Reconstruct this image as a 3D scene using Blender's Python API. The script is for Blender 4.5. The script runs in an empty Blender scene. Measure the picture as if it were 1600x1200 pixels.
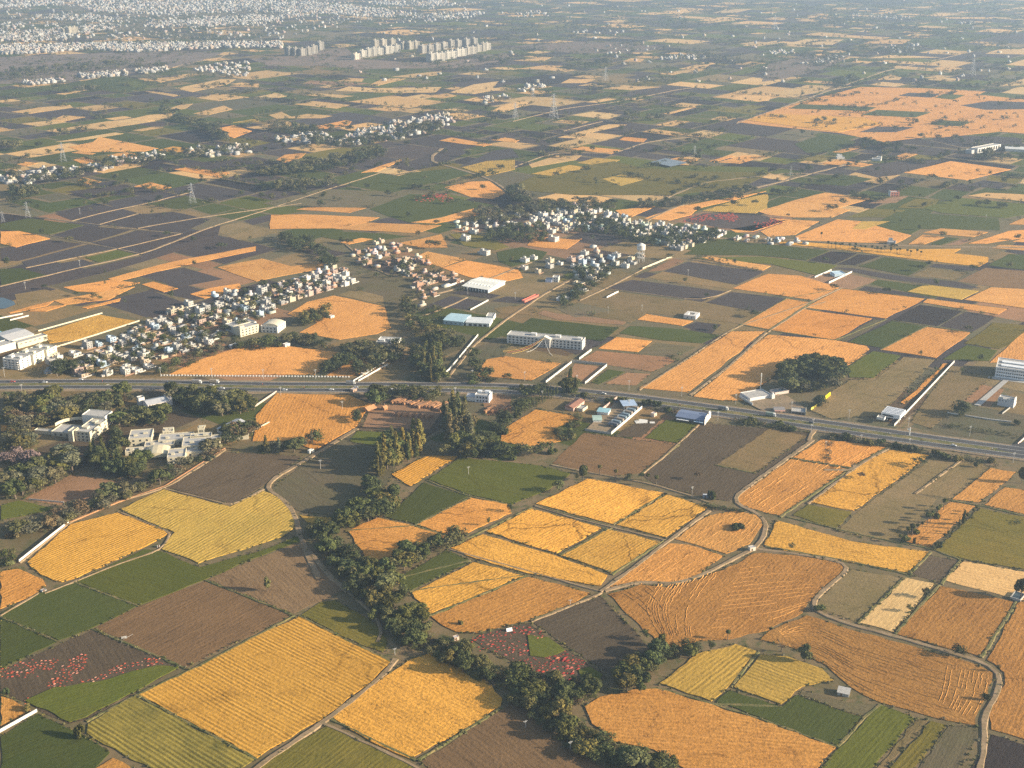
import bpy, math, random
import numpy as np
from mathutils import Vector
random.seed(7); RNG = np.random.default_rng(11)
PI = math.pi
S = bpy.context.scene
COL = S.collection
# ---------------------------------------------------------------- camera geometry (photo is 1600 x 1200)
F_PX, HOR, CAM_H = 1900.0, -120.0, 375.0
PITCH = math.atan((600 - HOR) / F_PX)
CP, SP = math.cos(PITCH), math.sin(PITCH)
def G(x, y, z=0.0):
    """point of the plain at height z seen at photo pixel x, y"""
    u = (x - 800) / F_PX; v = (600 - y) / F_PX
    dy = CP + v * SP; dz = -SP + v * CP
    t = (CAM_H - z) / -dz
    return Vector((u * t, dy * t, z))
def PX(p):
    d = (p[0], p[1], p[2] - CAM_H)
    w = d[1] * CP - d[2] * SP; up = d[1] * SP + d[2] * CP
    return 800 + F_PX * d[0] / w, 600 - F_PX * up / w, F_PX / w
def mpp(x, y):
    """photo pixels per metre (across the view) at a ground pixel"""
    return PX(G(x, y))[2]
# ---------------------------------------------------------------- materials
def srgb(r, g, b):
    f = lambda c: (c / 12.92 if c <= .04045 else ((c + .055) / 1.055) ** 2.4)
    return (f(r / 255), f(g / 255), f(b / 255))
class NT:
    def __init__(s, name):
        s.m = bpy.data.materials.new(name); s.m.use_nodes = True
        s.t = s.m.node_tree; s.t.nodes.clear()
        s.out = s.n('ShaderNodeOutputMaterial'); s.b = s.n('ShaderNodeBsdfPrincipled')
        s.l(s.b.outputs[0], s.out.inputs[0])
    def n(s, k, **kw):
        o = s.t.nodes.new(k)
        for a, v in kw.items(): setattr(o, a, v)
        return o
    def l(s, a, b): s.t.links.new(a, b)
    def put(s, sock, v):
        if hasattr(v, 'is_linked') or hasattr(v, 'links'): s.l(v, sock)
        else: sock.default_value = v
    def math(s, op, a, b=0.0, c=None, clamp=False):
        o = s.n('ShaderNodeMath', operation=op, use_clamp=clamp)
        s.put(o.inputs[0], a); s.put(o.inputs[1], b)
        if c is not None: s.put(o.inputs[2], c)
        return o.outputs[0]
    def noise(s, vec, scale, detail=3, rough=.55, dist=0):
        o = s.n('ShaderNodeTexNoise'); s.l(vec, o.inputs['Vector'])
        o.inputs['Scale'].default_value = scale; o.inputs['Detail'].default_value = detail
        o.inputs['Roughness'].default_value = rough; o.inputs['Distortion'].default_value = dist
        return o.outputs[0]
    def ramp(s, v, lo, hi, a=0.0, b=1.0):
        o = s.n('ShaderNodeMapRange'); o.clamp = True
        s.put(o.inputs[0], v); s.put(o.inputs[1], lo); s.put(o.inputs[2], hi); s.put(o.inputs[3], a); s.put(o.inputs[4], b)
        return o.outputs[0]
    def mapping(s, vec, scale=(1, 1, 1), rot=(0, 0, 0), loc=None):
        o = s.n('ShaderNodeMapping'); s.l(vec, o.inputs[0]); o.inputs['Scale'].default_value = scale
        o.inputs['Rotation'].default_value = rot
        if loc is not None: s.l(loc, o.inputs['Location'])
        return o.outputs[0]
    def mix(s, f, a, b, mode='MIX'):
        o = s.n('ShaderNodeMix', data_type='RGBA', blend_type=mode)
        s.put(o.inputs[0], f)
        for k, v in ((6, a), (7, b)):
            if isinstance(v, tuple): v = (*v[:3], 1)
            s.put(o.inputs[k], v)
        return o.outputs[2]
    def scale_col(s, c, f):
        o = s.n('ShaderNodeVectorMath', operation='SCALE'); s.put(o.inputs[0], c); s.put(o.inputs[3], f); return o.outputs[0]
    def attr(s, name):
        o = s.n('ShaderNodeAttribute', attribute_type='OBJECT', attribute_name=name); return o
    def bump(s, h, dist, strength=1.0):
        o = s.n('ShaderNodeBump'); s.l(h, o.inputs['Height']); o.inputs['Distance'].default_value = dist
        s.put(o.inputs['Strength'], strength); s.l(o.outputs[0], s.b.inputs['Normal'])
    def done(s, col, rough=.9, spec=.15):
        s.put(s.b.inputs['Base Color'], (*col[:3], 1) if isinstance(col, tuple) else col)
        s.put(s.b.inputs['Roughness'], rough); s.b.inputs['Specular IOR Level'].default_value = spec
        return s.m
def field_material():
    t = NT('crop_field')
    tc = t.n('ShaderNodeTexCoord'); oi = t.n('ShaderNodeObjectInfo'); ob = tc.outputs['Object']
    off = t.n('ShaderNodeCombineXYZ'); t.put(off.inputs[0], t.math('MULTIPLY', oi.outputs['Random'], 900.0)); t.put(off.inputs[1], t.math('MULTIPLY', oi.outputs['Random'], 517.0))
    add = t.n('ShaderNodeVectorMath', operation='ADD'); t.l(ob, add.inputs[0]); t.l(off.outputs[0], add.inputs[1]); v = add.outputs[0]
    big = t.noise(v, .018, 4, .6); mid = t.noise(v, .09, 4, .62); fine = t.noise(v, .55, 4, .65)
    streak = t.noise(t.mapping(v, (.022, .30, 1)), 1.0, 4, .6)
    streak2 = t.noise(t.mapping(v, (.09, 1.0, 1)), 1.0, 3, .6)
    # drilled rows: a wave across the local y axis, bent a little
    sx = t.n('ShaderNodeSeparateXYZ'); t.l(ob, sx.inputs[0])
    wob = t.math('MULTIPLY', t.math('SUBTRACT', t.noise(v, .02, 2), .5), t.attr('bend').outputs['Fac'])
    yy = t.math('ADD', t.math('ADD', sx.outputs[1], wob), t.math('MULTIPLY', t.math('SUBTRACT', mid, .5), 1.1))
    w = t.math('SINE', t.math('MULTIPLY', t.math('DIVIDE', yy, t.attr('period').outputs['Fac']), 2 * PI))
    wamp = t.ramp(t.noise(t.mapping(v, (.02, .12, 1)), 1.0, 3), .30, .62)
    w = t.math('MULTIPLY', w, wamp)
    # dark flecks: lodged straw, gaps in the stand
    fl = t.ramp(t.noise(t.mapping(v, (.35, .62, 1)), 1.0, 3, .7, .4), .54, .70)
    fl = t.math('MULTIPLY', fl, t.ramp(mid, .40, .62))
    # wheel ruts / walked lines wandering through the crop
    crk = t.n('ShaderNodeTexVoronoi', feature='DISTANCE_TO_EDGE'); dv = t.n('ShaderNodeVectorMath', operation='MULTIPLY_ADD')
    nz = t.n('ShaderNodeTexNoise'); t.l(v, nz.inputs[0]); nz.inputs['Scale'].default_value = .05; nz.inputs['Detail'].default_value = 3
    t.l(nz.outputs[1], dv.inputs[0]); dv.inputs[1].default_value = (26, 26, 0); t.l(v, dv.inputs[2])
    t.l(dv.outputs[0], crk.inputs['Vector']); crk.inputs['Scale'].default_value = .016
    rut = t.math('MULTIPLY', t.ramp(crk.outputs[0], .004, .013, 1, 0), t.ramp(big, .45, .6))
    base = oi.outputs['Color']; tint = t.attr('tint').outputs['Color']
    m1 = t.ramp(t.math('ADD', t.math('MULTIPLY', big, .65), t.math('MULTIPLY', mid, .35)), .40, .64)
    c = t.mix(t.math('MULTIPLY', m1, t.attr('patchy').outputs['Fac']), base, tint)
    st = t.attr('stripe').outputs['Fac']; sp = t.attr('speck').outputs['Fac']
    k = t.math('ADD', 1.0, t.math('MULTIPLY', w, t.math('MULTIPLY', st, .30)))
    k = t.math('ADD', k, t.math('MULTIPLY', t.math('SUBTRACT', streak, .5), t.math('MULTIPLY', t.attr('streak').outputs['Fac'], 1.5)))
    k = t.math('ADD', k, t.math('MULTIPLY', t.math('SUBTRACT', streak2, .5), t.math('ADD', .22, t.math('MULTIPLY', sp, .55))))
    k = t.math('ADD', k, t.math('MULTIPLY', t.math('SUBTRACT', fine, .5), t.math('ADD', .35, t.math('MULTIPLY', sp, .8))))
    k = t.math('SUBTRACT', k, t.math('MULTIPLY', fl, t.math('MULTIPLY', sp, .55)))
    k = t.math('SUBTRACT', k, t.math('MULTIPLY', rut, t.math('MULTIPLY', sp, .5)))
    k = t.math('MAXIMUM', k, .25)
    c = t.scale_col(c, k)
    h = t.math('ADD', t.math('MULTIPLY', w, t.math('MULTIPLY', st, .14)), t.math('MULTIPLY', fine, t.math('ADD', .25, t.math('MULTIPLY', sp, .5))))
    h = t.math('ADD', h, t.math('MULTIPLY', streak2, .25))
    h = t.math('SUBTRACT', h, t.math('MULTIPLY', fl, t.math('MULTIPLY', sp, .25)))
    t.bump(h, 1.0, .6)
    return t.done(c, .95, .05)
def noise_mat(name, cols, scale=.05, rough=.95, bump=0.0, detail=5, objcol=False, coord='Object'):
    """a weathered surface: two or three of its own colours broken up by noise"""
    t = NT(name); tc = t.n('ShaderNodeTexCoord'); v = tc.outputs[coord]
    a = t.noise(v, scale, detail, .6); b = t.noise(v, scale * 5.3, 3, .6)
    c = t.mix(t.ramp(a, .38, .62), cols[0], cols[1])
    if len(cols) > 2: c = t.mix(t.ramp(b, .5, .68), c, cols[2])
    if objcol:
        oi = t.n('ShaderNodeObjectInfo'); c = t.mix(1.0, c, oi.outputs['Color'], 'MULTIPLY')
    c = t.scale_col(c, t.ramp(b, .25, .75, .86, 1.12))
    if bump: t.bump(b, bump, .7)
    return t.done(c, rough)
def leaf_material(name):
    t = NT(name); oi = t.n('ShaderNodeObjectInfo'); tc = t.n('ShaderNodeTexCoord'); v = tc.outputs['Object']
    ge = t.n('ShaderNodeNewGeometry')
    a = t.noise(v, .35, 3)
    col = oi.outputs['Color']
    r = t.math('ADD', t.math('MULTIPLY', t.ramp(a, .3, .7), .55), t.math('MULTIPLY', ge.outputs['Random Per Island'], .5))
    c = t.scale_col(col, t.math('ADD', .62, t.math('MULTIPLY', r, .85)))
    warm = t.mix(t.math('MULTIPLY', ge.outputs['Random Per Island'], .28), c, (.15, .13, .03))
    t.b.inputs['Transmission Weight'].default_value = 0
    return t.done(warm, .9, .03)
M = {}
M['field'] = field_material()
M['soil'] = noise_mat('rough_ground', [srgb(102, 90, 60), srgb(124, 104, 74), srgb(78, 78, 46)], .03, bump=.3, coord='Object')
M['track'] = noise_mat('dirt_track', [srgb(156, 132, 102), srgb(132, 110, 82), srgb(110, 98, 66)], .12, bump=.1)
M['verge'] = noise_mat('grassy_verge', [srgb(92, 92, 52), srgb(128, 112, 72), srgb(70, 78, 42)], .15, bump=.4)
M['asphalt'] = noise_mat('asphalt', [(.062, .060, .062), (.085, .08, .078), (.05, .049, .05)], .16)
M['sand'] = noise_mat('sandy_shoulder', [srgb(150, 128, 100), srgb(128, 110, 88), srgb(104, 96, 70)], .07, bump=.2)
M['paint'] = noise_mat('white_wall_paint', [(.78, .76, .70), (.70, .67, .60), (.62, .58, .5)], .25, .8)
M['wallc'] = noise_mat('house_wall_paint', [(1, 1, 1), (.9, .89, .87), (.76, .73, .68)], .3, .85, objcol=True)
M['roof'] = noise_mat('roof_screed', [(.42, .40, .36), (.34, .32, .29), (.5, .47, .42)], .5, .9)
M['glass'] = noise_mat('window_glass', [(.03, .035, .04), (.05, .055, .06)], .6, .25)
M['dark'] = noise_mat('dark_opening', [(.035, .03, .028), (.05, .045, .04)], .6, .8)
M['door'] = noise_mat('door_wood', [(.16, .09, .05), (.12, .07, .04)], .6, .6)
M['tank'] = noise_mat('tank_plastic', [(.03, .03, .033), (.05, .05, .055)], .6, .45)
M['concrete'] = noise_mat('concrete', [(.40, .38, .34), (.33, .31, .28), (.46, .44, .4)], .3, .9)
M['brick'] = noise_mat('brick', [(.30, .18, .12), (.34, .22, .15), (.25, .16, .11)], .6, .9, bump=.05)
M['metal'] = noise_mat('galvanised_steel', [(.42, .43, .44), (.34, .35, .36)], .7, .5)
M['sheet'] = noise_mat('painted_sheet', [(1, 1, 1), (.88, .88, .88), (.75, .74, .72)], .2, .5, objcol=True)
M['bark'] = noise_mat('bark', [(.16, .12, .085), (.11, .085, .06), (.2, .16, .12)], 1.2, .95)
M['leaf'] = leaf_material('foliage')
M['water'] = noise_mat('pond_water', [(.05, .075, .085), (.07, .1, .11)], .05, .12)
M['heap'] = noise_mat('drying_heap', [(1, 1, 1), (.75, .7, .7), (1.15, .95, .9)], .9, .9, bump=.15, objcol=True)
M['tyre'] = noise_mat('tyre_rubber', [(.025, .025, .025), (.035, .035, .035)], 1, .8)
# ---------------------------------------------------------------- mesh helpers
class MB:
    """collects faces; build() links them as one mesh object"""
    def __init__(s): s.v = []; s.f = []; s.mi = []
    def add(s, vs, fs, mi=0):
        b = len(s.v); s.v += [tuple(p) for p in vs]; s.f += [tuple(i + b for i in f) for f in fs]; s.mi += [mi] * len(fs); return s
    def box(s, x0, x1, y0, y1, z0, z1, mi=0):
        vs = [(x, y, z) for z in (z0, z1) for y in (y0, y1) for x in (x0, x1)]
        return s.add(vs, [(0, 2, 3, 1), (4, 5, 7, 6), (0, 1, 5, 4), (2, 6, 7, 3), (0, 4, 6, 2), (1, 3, 7, 5)], mi)
    def cyl(s, x, y, z0, z1, r0, r1=None, n=10, mi=0, cap=True):
        r1 = r0 if r1 is None else r1
        vs = [(x + r * math.cos(2 * PI * i / n), y + r * math.sin(2 * PI * i / n), z) for z, r in ((z0, r0), (z1, r1)) for i in range(n)]
        fs = [(i, (i + 1) % n, n + (i + 1) % n, n + i) for i in range(n)]
        if cap: fs += [tuple(range(n - 1, -1, -1)), tuple(range(n, 2 * n))]
        return s.add(vs, fs, mi)
    def tube(s, a, b, r0, r1=None, n=5, mi=0):
        a = Vector(a); b = Vector(b); r1 = r0 if r1 is None else r1
        d = (b - a).normalized(); q = d.orthogonal().normalized(); w = d.cross(q)
        vs = [tuple(p + (q * math.cos(2 * PI * i / n) + w * math.sin(2 * PI * i / n)) * r) for p, r in ((a, r0), (b, r1)) for i in range(n)]
        fs = [(i, (i + 1) % n, n + (i + 1) % n, n + i) for i in range(n)] + [tuple(range(n - 1, -1, -1)), tuple(range(n, 2 * n))]
        return s.add(vs, fs, mi)
    def prism(s, x0, x1, y0, y1, z0, z1, over=0.0, mi=0):
        """gable roof, ridge along x"""
        ym = (y0 + y1) / 2; x0 -= over; x1 += over; y0 -= over; y1 += over
        vs = [(x0, y0, z0), (x1, y0, z0), (x1, y1, z0), (x0, y1, z0), (x0, ym, z1), (x1, ym, z1)]
        return s.add(vs, [(0, 1, 5, 4), (2, 3, 4, 5), (0, 4, 3), (1, 2, 5), (0, 3, 2, 1)], mi)
    def mesh(s, name, mats):
        me = bpy.data.meshes.new(name); me.from_pydata(s.v, [], s.f)
        for m in (mats if isinstance(mats, (list, tuple)) else [mats]): me.materials.append(m)
        if any(s.mi): me.polygons.foreach_set('material_index', s.mi)
        me.update(); return me
    def build(s, name, mats, parent=None, loc=None, rz=0.0, color=None):
        return link(name, s.mesh(name, mats), parent, loc, rz, color)
def link(name, data, parent=None, loc=None, rz=0.0, color=None):
    o = bpy.data.objects.new(name, data); COL.objects.link(o)
    if parent: o.parent = parent
    if loc is not None: o.location = loc
    o.rotation_euler = (0, 0, rz)
    if color is not None: o.color = (*color[:3], 1)
    return o
def tag(o, label, cat, group=None, kind=None):
    if kind: o['kind'] = kind
    if label: o['label'] = label
    if cat: o['category'] = cat
    if group: o['group'] = group
    return o
def thing(name, label, cat, loc, rz=0.0, group=None):
    return tag(link(name, None, None, loc, rz), label, cat, group)
def struct(o): o['kind'] = 'structure'; return o
def np_mesh(name, V, Fc, mats, k=4, smooth=False):
    me = bpy.data.meshes.new(name); V = np.asarray(V, np.float32); Fc = np.asarray(Fc, np.int32)
    me.vertices.add(len(V)); me.vertices.foreach_set('co', V.ravel())
    me.loops.add(Fc.size); me.loops.foreach_set('vertex_index', Fc.ravel())
    me.polygons.add(len(Fc)); me.polygons.foreach_set('loop_start', np.arange(0, Fc.size, k, dtype=np.int32))
    for m in (mats if isinstance(mats, (list, tuple)) else [mats]): me.materials.append(m)
    me.update(calc_edges=True); return me
def ordinal(n):
    w = ['first', 'second', 'third', 'fourth', 'fifth', 'sixth', 'seventh', 'eighth', 'ninth', 'tenth', 'eleventh', 'twelfth']
    if n <= 12: return w[n - 1]
    return f"{n}{'th' if 10 <= n % 100 <= 20 else {1: 'st', 2: 'nd', 3: 'rd'}.get(n % 10, 'th')}"
# ---------------------------------------------------------------- light, air, ground
SUN_AZ, SUN_EL = math.atan2(-.16, 1.0), math.radians(18)      # sun stands to the right of the view and a little behind it
def sun_and_sky():
    d = Vector((math.cos(SUN_EL) * math.cos(SUN_AZ), math.cos(SUN_EL) * math.sin(SUN_AZ), math.sin(SUN_EL)))
    L = bpy.data.lights.new('sun', 'SUN'); L.energy = 4.6; L.angle = math.radians(.5); L.color = (1, .865, .67)
    o = bpy.data.objects.new('sun', L); COL.objects.link(o); o.location = d * 900
    o.rotation_euler = d.to_track_quat('Z', 'Y').to_euler()
    w = bpy.data.worlds.new('World'); S.world = w; w.use_nodes = True; nt = w.node_tree
    sky = nt.nodes.new('ShaderNodeTexSky'); sky.sky_type = 'NISHITA'; sky.sun_disc = False
    sky.sun_elevation = SUN_EL; sky.sun_rotation = PI / 2 - SUN_AZ; sky.air_density = 1.0; sky.dust_density = 1.6
    bg = nt.nodes['Background']; bg.inputs[1].default_value = .08
    nt.links.new(sky.outputs[0], bg.inputs[0])
sun_and_sky()
cam = bpy.data.cameras.new('camera'); cam.sensor_width = 36; cam.lens = 36 * F_PX / 1600; cam.clip_start = 1; cam.clip_end = 60000
co = bpy.data.objects.new('camera', cam); COL.objects.link(co); co.location = (0, 0, CAM_H)
co.rotation_euler = (PI / 2 - PITCH, 0, 0); S.camera = co
vs = S.view_settings; vs.view_transform = 'Standard'; vs.look = 'None'; vs.gamma = 1; vs.use_curve_mapping = False; vs.exposure = 1.33
S.cycles.use_denoising = False; S.cycles.max_bounces = 5; S.cycles.diffuse_bounces = 3; S.cycles.volume_bounces = 0
HAZE = 0.92e-4
def haze():
    m = bpy.data.materials.new('haze_air'); m.use_nodes = True; t = m.node_tree; t.nodes.clear()
    out = t.nodes.new('ShaderNodeOutputMaterial'); pv = t.nodes.new('ShaderNodeVolumePrincipled')
    pv.inputs['Color'].default_value = (.56, .76, 1.0, 1); pv.inputs['Density'].default_value = HAZE; pv.inputs['Anisotropy'].default_value = .25
    t.links.new(pv.outputs[0], out.inputs['Volume'])
    o = MB().box(-9000, 9000, -600, 13500, -1.5, CAM_H + 6).build('haze', m); o['kind'] = 'stuff'; o['label'] = 'pale bluish haze over the far fields and town'; o['category'] = 'haze'
haze()
g = MB()
nx, ny = 30, 34
gv = [(-8500 + 17000 * i / nx, -400 + 13400 * j / ny, -.02) for j in range(ny + 1) for i in range(nx + 1)]
g.add(gv, [(j * (nx + 1) + i, j * (nx + 1) + i + 1, (j + 1) * (nx + 1) + i + 1, (j + 1) * (nx + 1) + i) for j in range(ny) for i in range(nx)])
struct(g.build('ground', M['soil']))
# ---------------------------------------------------------------- fields
def soft(c, k):
    l = .3 * c[0] + .59 * c[1] + .11 * c[2]; return tuple(v + (l - v) * k for v in c)
def T(r, g_, b, r2, g2, b2, **k):
    q = .04 if k['n'] in ('wheat_field', 'stubble_field') else 0
    return dict(c=soft(srgb(r, g_, b), q), t=soft(srgb(r2, g2, b2), q), **k)
FT = {  # base colour, second colour, height of the stand, rows
 'W': T(214, 156, 58, 186, 132, 44, h=.42, stripe=.4, period=2.4, speck=1.0, streak=.16, patchy=.6, n='wheat_field'),
 'Z': T(204, 148, 52, 180, 128, 38, h=.42, stripe=.95, period=2.45, speck=.6, streak=.08, patchy=.5, n='wheat_field', bend=2.5),
 'O': T(212, 148, 66, 184, 122, 48, h=.36, stripe=.3, period=2.8, speck=.85, streak=.15, patchy=.6, n='wheat_field'),
 'Q': T(212, 149, 74, 192, 130, 62, h=.36, stripe=.3, period=2.8, speck=.8, streak=.2, patchy=.6, n='wheat_field'),
 'S': T(192, 134, 62, 168, 114, 50, h=.22, stripe=.24, period=2.6, speck=.95, streak=.22, patchy=.6, n='stubble_field', bend=5, straw=1.1, cross=1.0),
 'P': T(200, 160, 100, 182, 140, 84, h=.22, stripe=.3, period=3, speck=.4, streak=.2, patchy=.5, n='stubble_field', straw=.4),
 'Y': T(170, 136, 54, 190, 150, 62, h=.40, stripe=.7, period=2.8, speck=.6, streak=.3, patchy=.7, n='wheat_field'),
 'X': T(142, 120, 46, 92, 88, 38, h=.40, stripe=1.1, period=2.45, speck=.4, streak=.1, patchy=.9, n='wheat_field', bend=2.5),
 'G': T(84, 88, 30, 96, 94, 36, h=.30, stripe=.2, period=2.4, speck=.3, streak=.2, patchy=.6, n='green_field'),
 'D': T(70, 76, 32, 80, 82, 36, h=.30, stripe=.15, period=2.4, speck=.25, streak=.2, patchy=.6, n='green_field'),
 'L': T(112, 98, 40, 92, 88, 34, h=.28, stripe=.45, period=2.6, speck=.4, streak=.3, patchy=.7, n='green_field'),
 'B': T(122, 96, 66, 108, 85, 59, h=.08, stripe=.22, period=3.0, speck=.5, streak=.4, patchy=.7, n='ploughed_field'),
 'K': T(94, 78, 58, 82, 69, 53, h=.08, stripe=.15, period=3.0, speck=.5, streak=.36, patchy=.6, n='ploughed_field'),
 'N': T(52, 45, 42, 58, 50, 46, h=.08, stripe=.12, period=3.0, speck=.4, streak=.3, patchy=.8, n='ploughed_field'),
 'H': T(96, 91, 64, 108, 94, 72, h=.09, stripe=.1, period=3.0, speck=.25, streak=.4, patchy=.9, n='fallow_field'),
 'F': T(132, 109, 74, 108, 95, 58, h=.09, stripe=.1, period=3.0, speck=.45, streak=.25, patchy=.8, n='fallow_field'),
 'R': T(150, 112, 80, 126, 98, 70, h=.08, stripe=.05, period=4.0, speck=.4, streak=.15, patchy=.7, n='bare_ground'),
 'V': T(122, 104, 92, 98, 90, 74, h=.09, stripe=0, period=4.0, speck=.5, streak=.1, patchy=.9, n='scrub_ground'),
}
FIELD_POLYS = []; field_i = 0
def rough_poly(pts, amp, step, cut=False):
    """walk round an outline, adding points with a little wander"""
    out = []
    n = len(pts)
    for i in range(n):
        a = pts[i]; b = pts[(i + 1) % n]; L = (b - a).length
        k = max(1, min(24, int(L / step))); d = (b - a) / max(L, 1e-6); nrm = Vector((-d.y, d.x, 0))
        for j in range(k):
            off = random.uniform(-amp, amp) if j else random.uniform(-amp, amp) * .5
            out.append(a + (b - a) * (j / k) + nrm * off)
    return out
def inset(pts, d):
    n = len(pts); out = []
    ar = sum(pts[i].x * pts[(i + 1) % n].y - pts[(i + 1) % n].x * pts[i].y for i in range(n)); sg = 1 if ar > 0 else -1
    for i in range(n):
        a, b, c = pts[i - 1], pts[i], pts[(i + 1) % n]
        e1 = (b - a); e2 = (c - b)
        if e1.length < 1e-6 or e2.length < 1e-6: out.append(b.copy()); continue
        n1 = Vector((-e1.y, e1.x, 0)).normalized() * sg; n2 = Vector((-e2.y, e2.x, 0)).normalized() * sg
        m = n1 + n2
        if m.length < .3: out.append(b.copy()); continue
        m.normalize(); out.append(b + m * (d / max(.5, m.dot(n1))))
    return out
def field(ty, pts, row=None, gap=.45, lift=0.0, zfix=None, **over):
    """one field: a low slab of crop or tilled soil with its own row direction"""
    global field_i
    dist = sum(q.y for q in pts) / len(pts)
    if ty == 'O' and pts[0].y > 900: ty = 'Q'
    p = dict(FT[ty]); p.update(over); p['c'] = tuple(q * (.72 if ty in 'SO' and dist < 640 else 1) for q in p['c']); p['t'] = tuple(q * (.72 if ty in 'SO' and dist < 640 else 1) for q in p['t']); p['weed'] = random.choice((.15, .35, .6)) if ty in 'WZOQYXPS' else 0
    if ty == 'K' and dist > 1100: p['c'] = srgb(76, 67, 63); p['t'] = srgb(66, 60, 58)
    if ty == 'S' and pts[0].y > 800: p['c'] = srgb(204, 141, 70); p['t'] = srgb(182, 122, 58)
    dist = sum(q.y for q in pts) / len(pts)
    pts = inset(pts, gap)
    step = 6 if dist < 900 else 22 if dist < 1800 else 400
    if step < 400: pts = rough_poly(pts, .85 if dist < 900 else 1.2, step)
    c = sum(pts, Vector()) / len(pts)
    if row is None:
        L = 0; row = Vector((1, 0, 0))
        for i in range(len(pts)):
            j = (i + (1 if step == 400 else 4)) % len(pts); e = pts[j] - pts[i]
            if e.length > L: L = e.length; row = e
    ang = math.atan2(row.y, row.x); ca, sa = math.cos(-ang), math.sin(-ang)
    field_i += 1
    z = p['h'] + lift + (field_i % 37) * .0041 + (.0006 * (field_i // 37)) if zfix is None else zfix
    loc = [((q.x - c.x) * ca - (q.y - c.y) * sa, (q.x - c.x) * sa + (q.y - c.y) * ca) for q in pts]
    ar = sum(loc[i][0] * loc[(i + 1) % len(loc)][1] - loc[(i + 1) % len(loc)][0] * loc[i][1] for i in range(len(loc)))
    if ar < 0: loc = loc[::-1]
    n = len(loc)
    b = MB().add([(x, y, z) for x, y in loc] + [(x * 1.0, y * 1.0, -.01) for x, y in loc], [tuple(range(n))] + [(i, n + i, n + (i + 1) % n, (i + 1) % n) for i in range(n)])
    v = random.uniform(-1, 1); w = random.uniform(.84, 1.12)
    cc = [x * w * (1 + s * .07 * v) for x, s in zip(p['c'], (1, 0, -1))]
    o = b.build(p['n'], M['field'], None, (c.x, c.y, 0), ang, cc); struct(o)
    o['tint'] = [x * w for x in p['t']]; o['bend'] = float(p.get('bend', 5.0))
    for k in ('stripe', 'period', 'speck', 'streak', 'patchy', 'straw', 'cross', 'weed'): o[k] = float(p.get(k, 0))
    return o
def parse(s): return [G(*map(float, q.split(','))) for q in s.split()]
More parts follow.
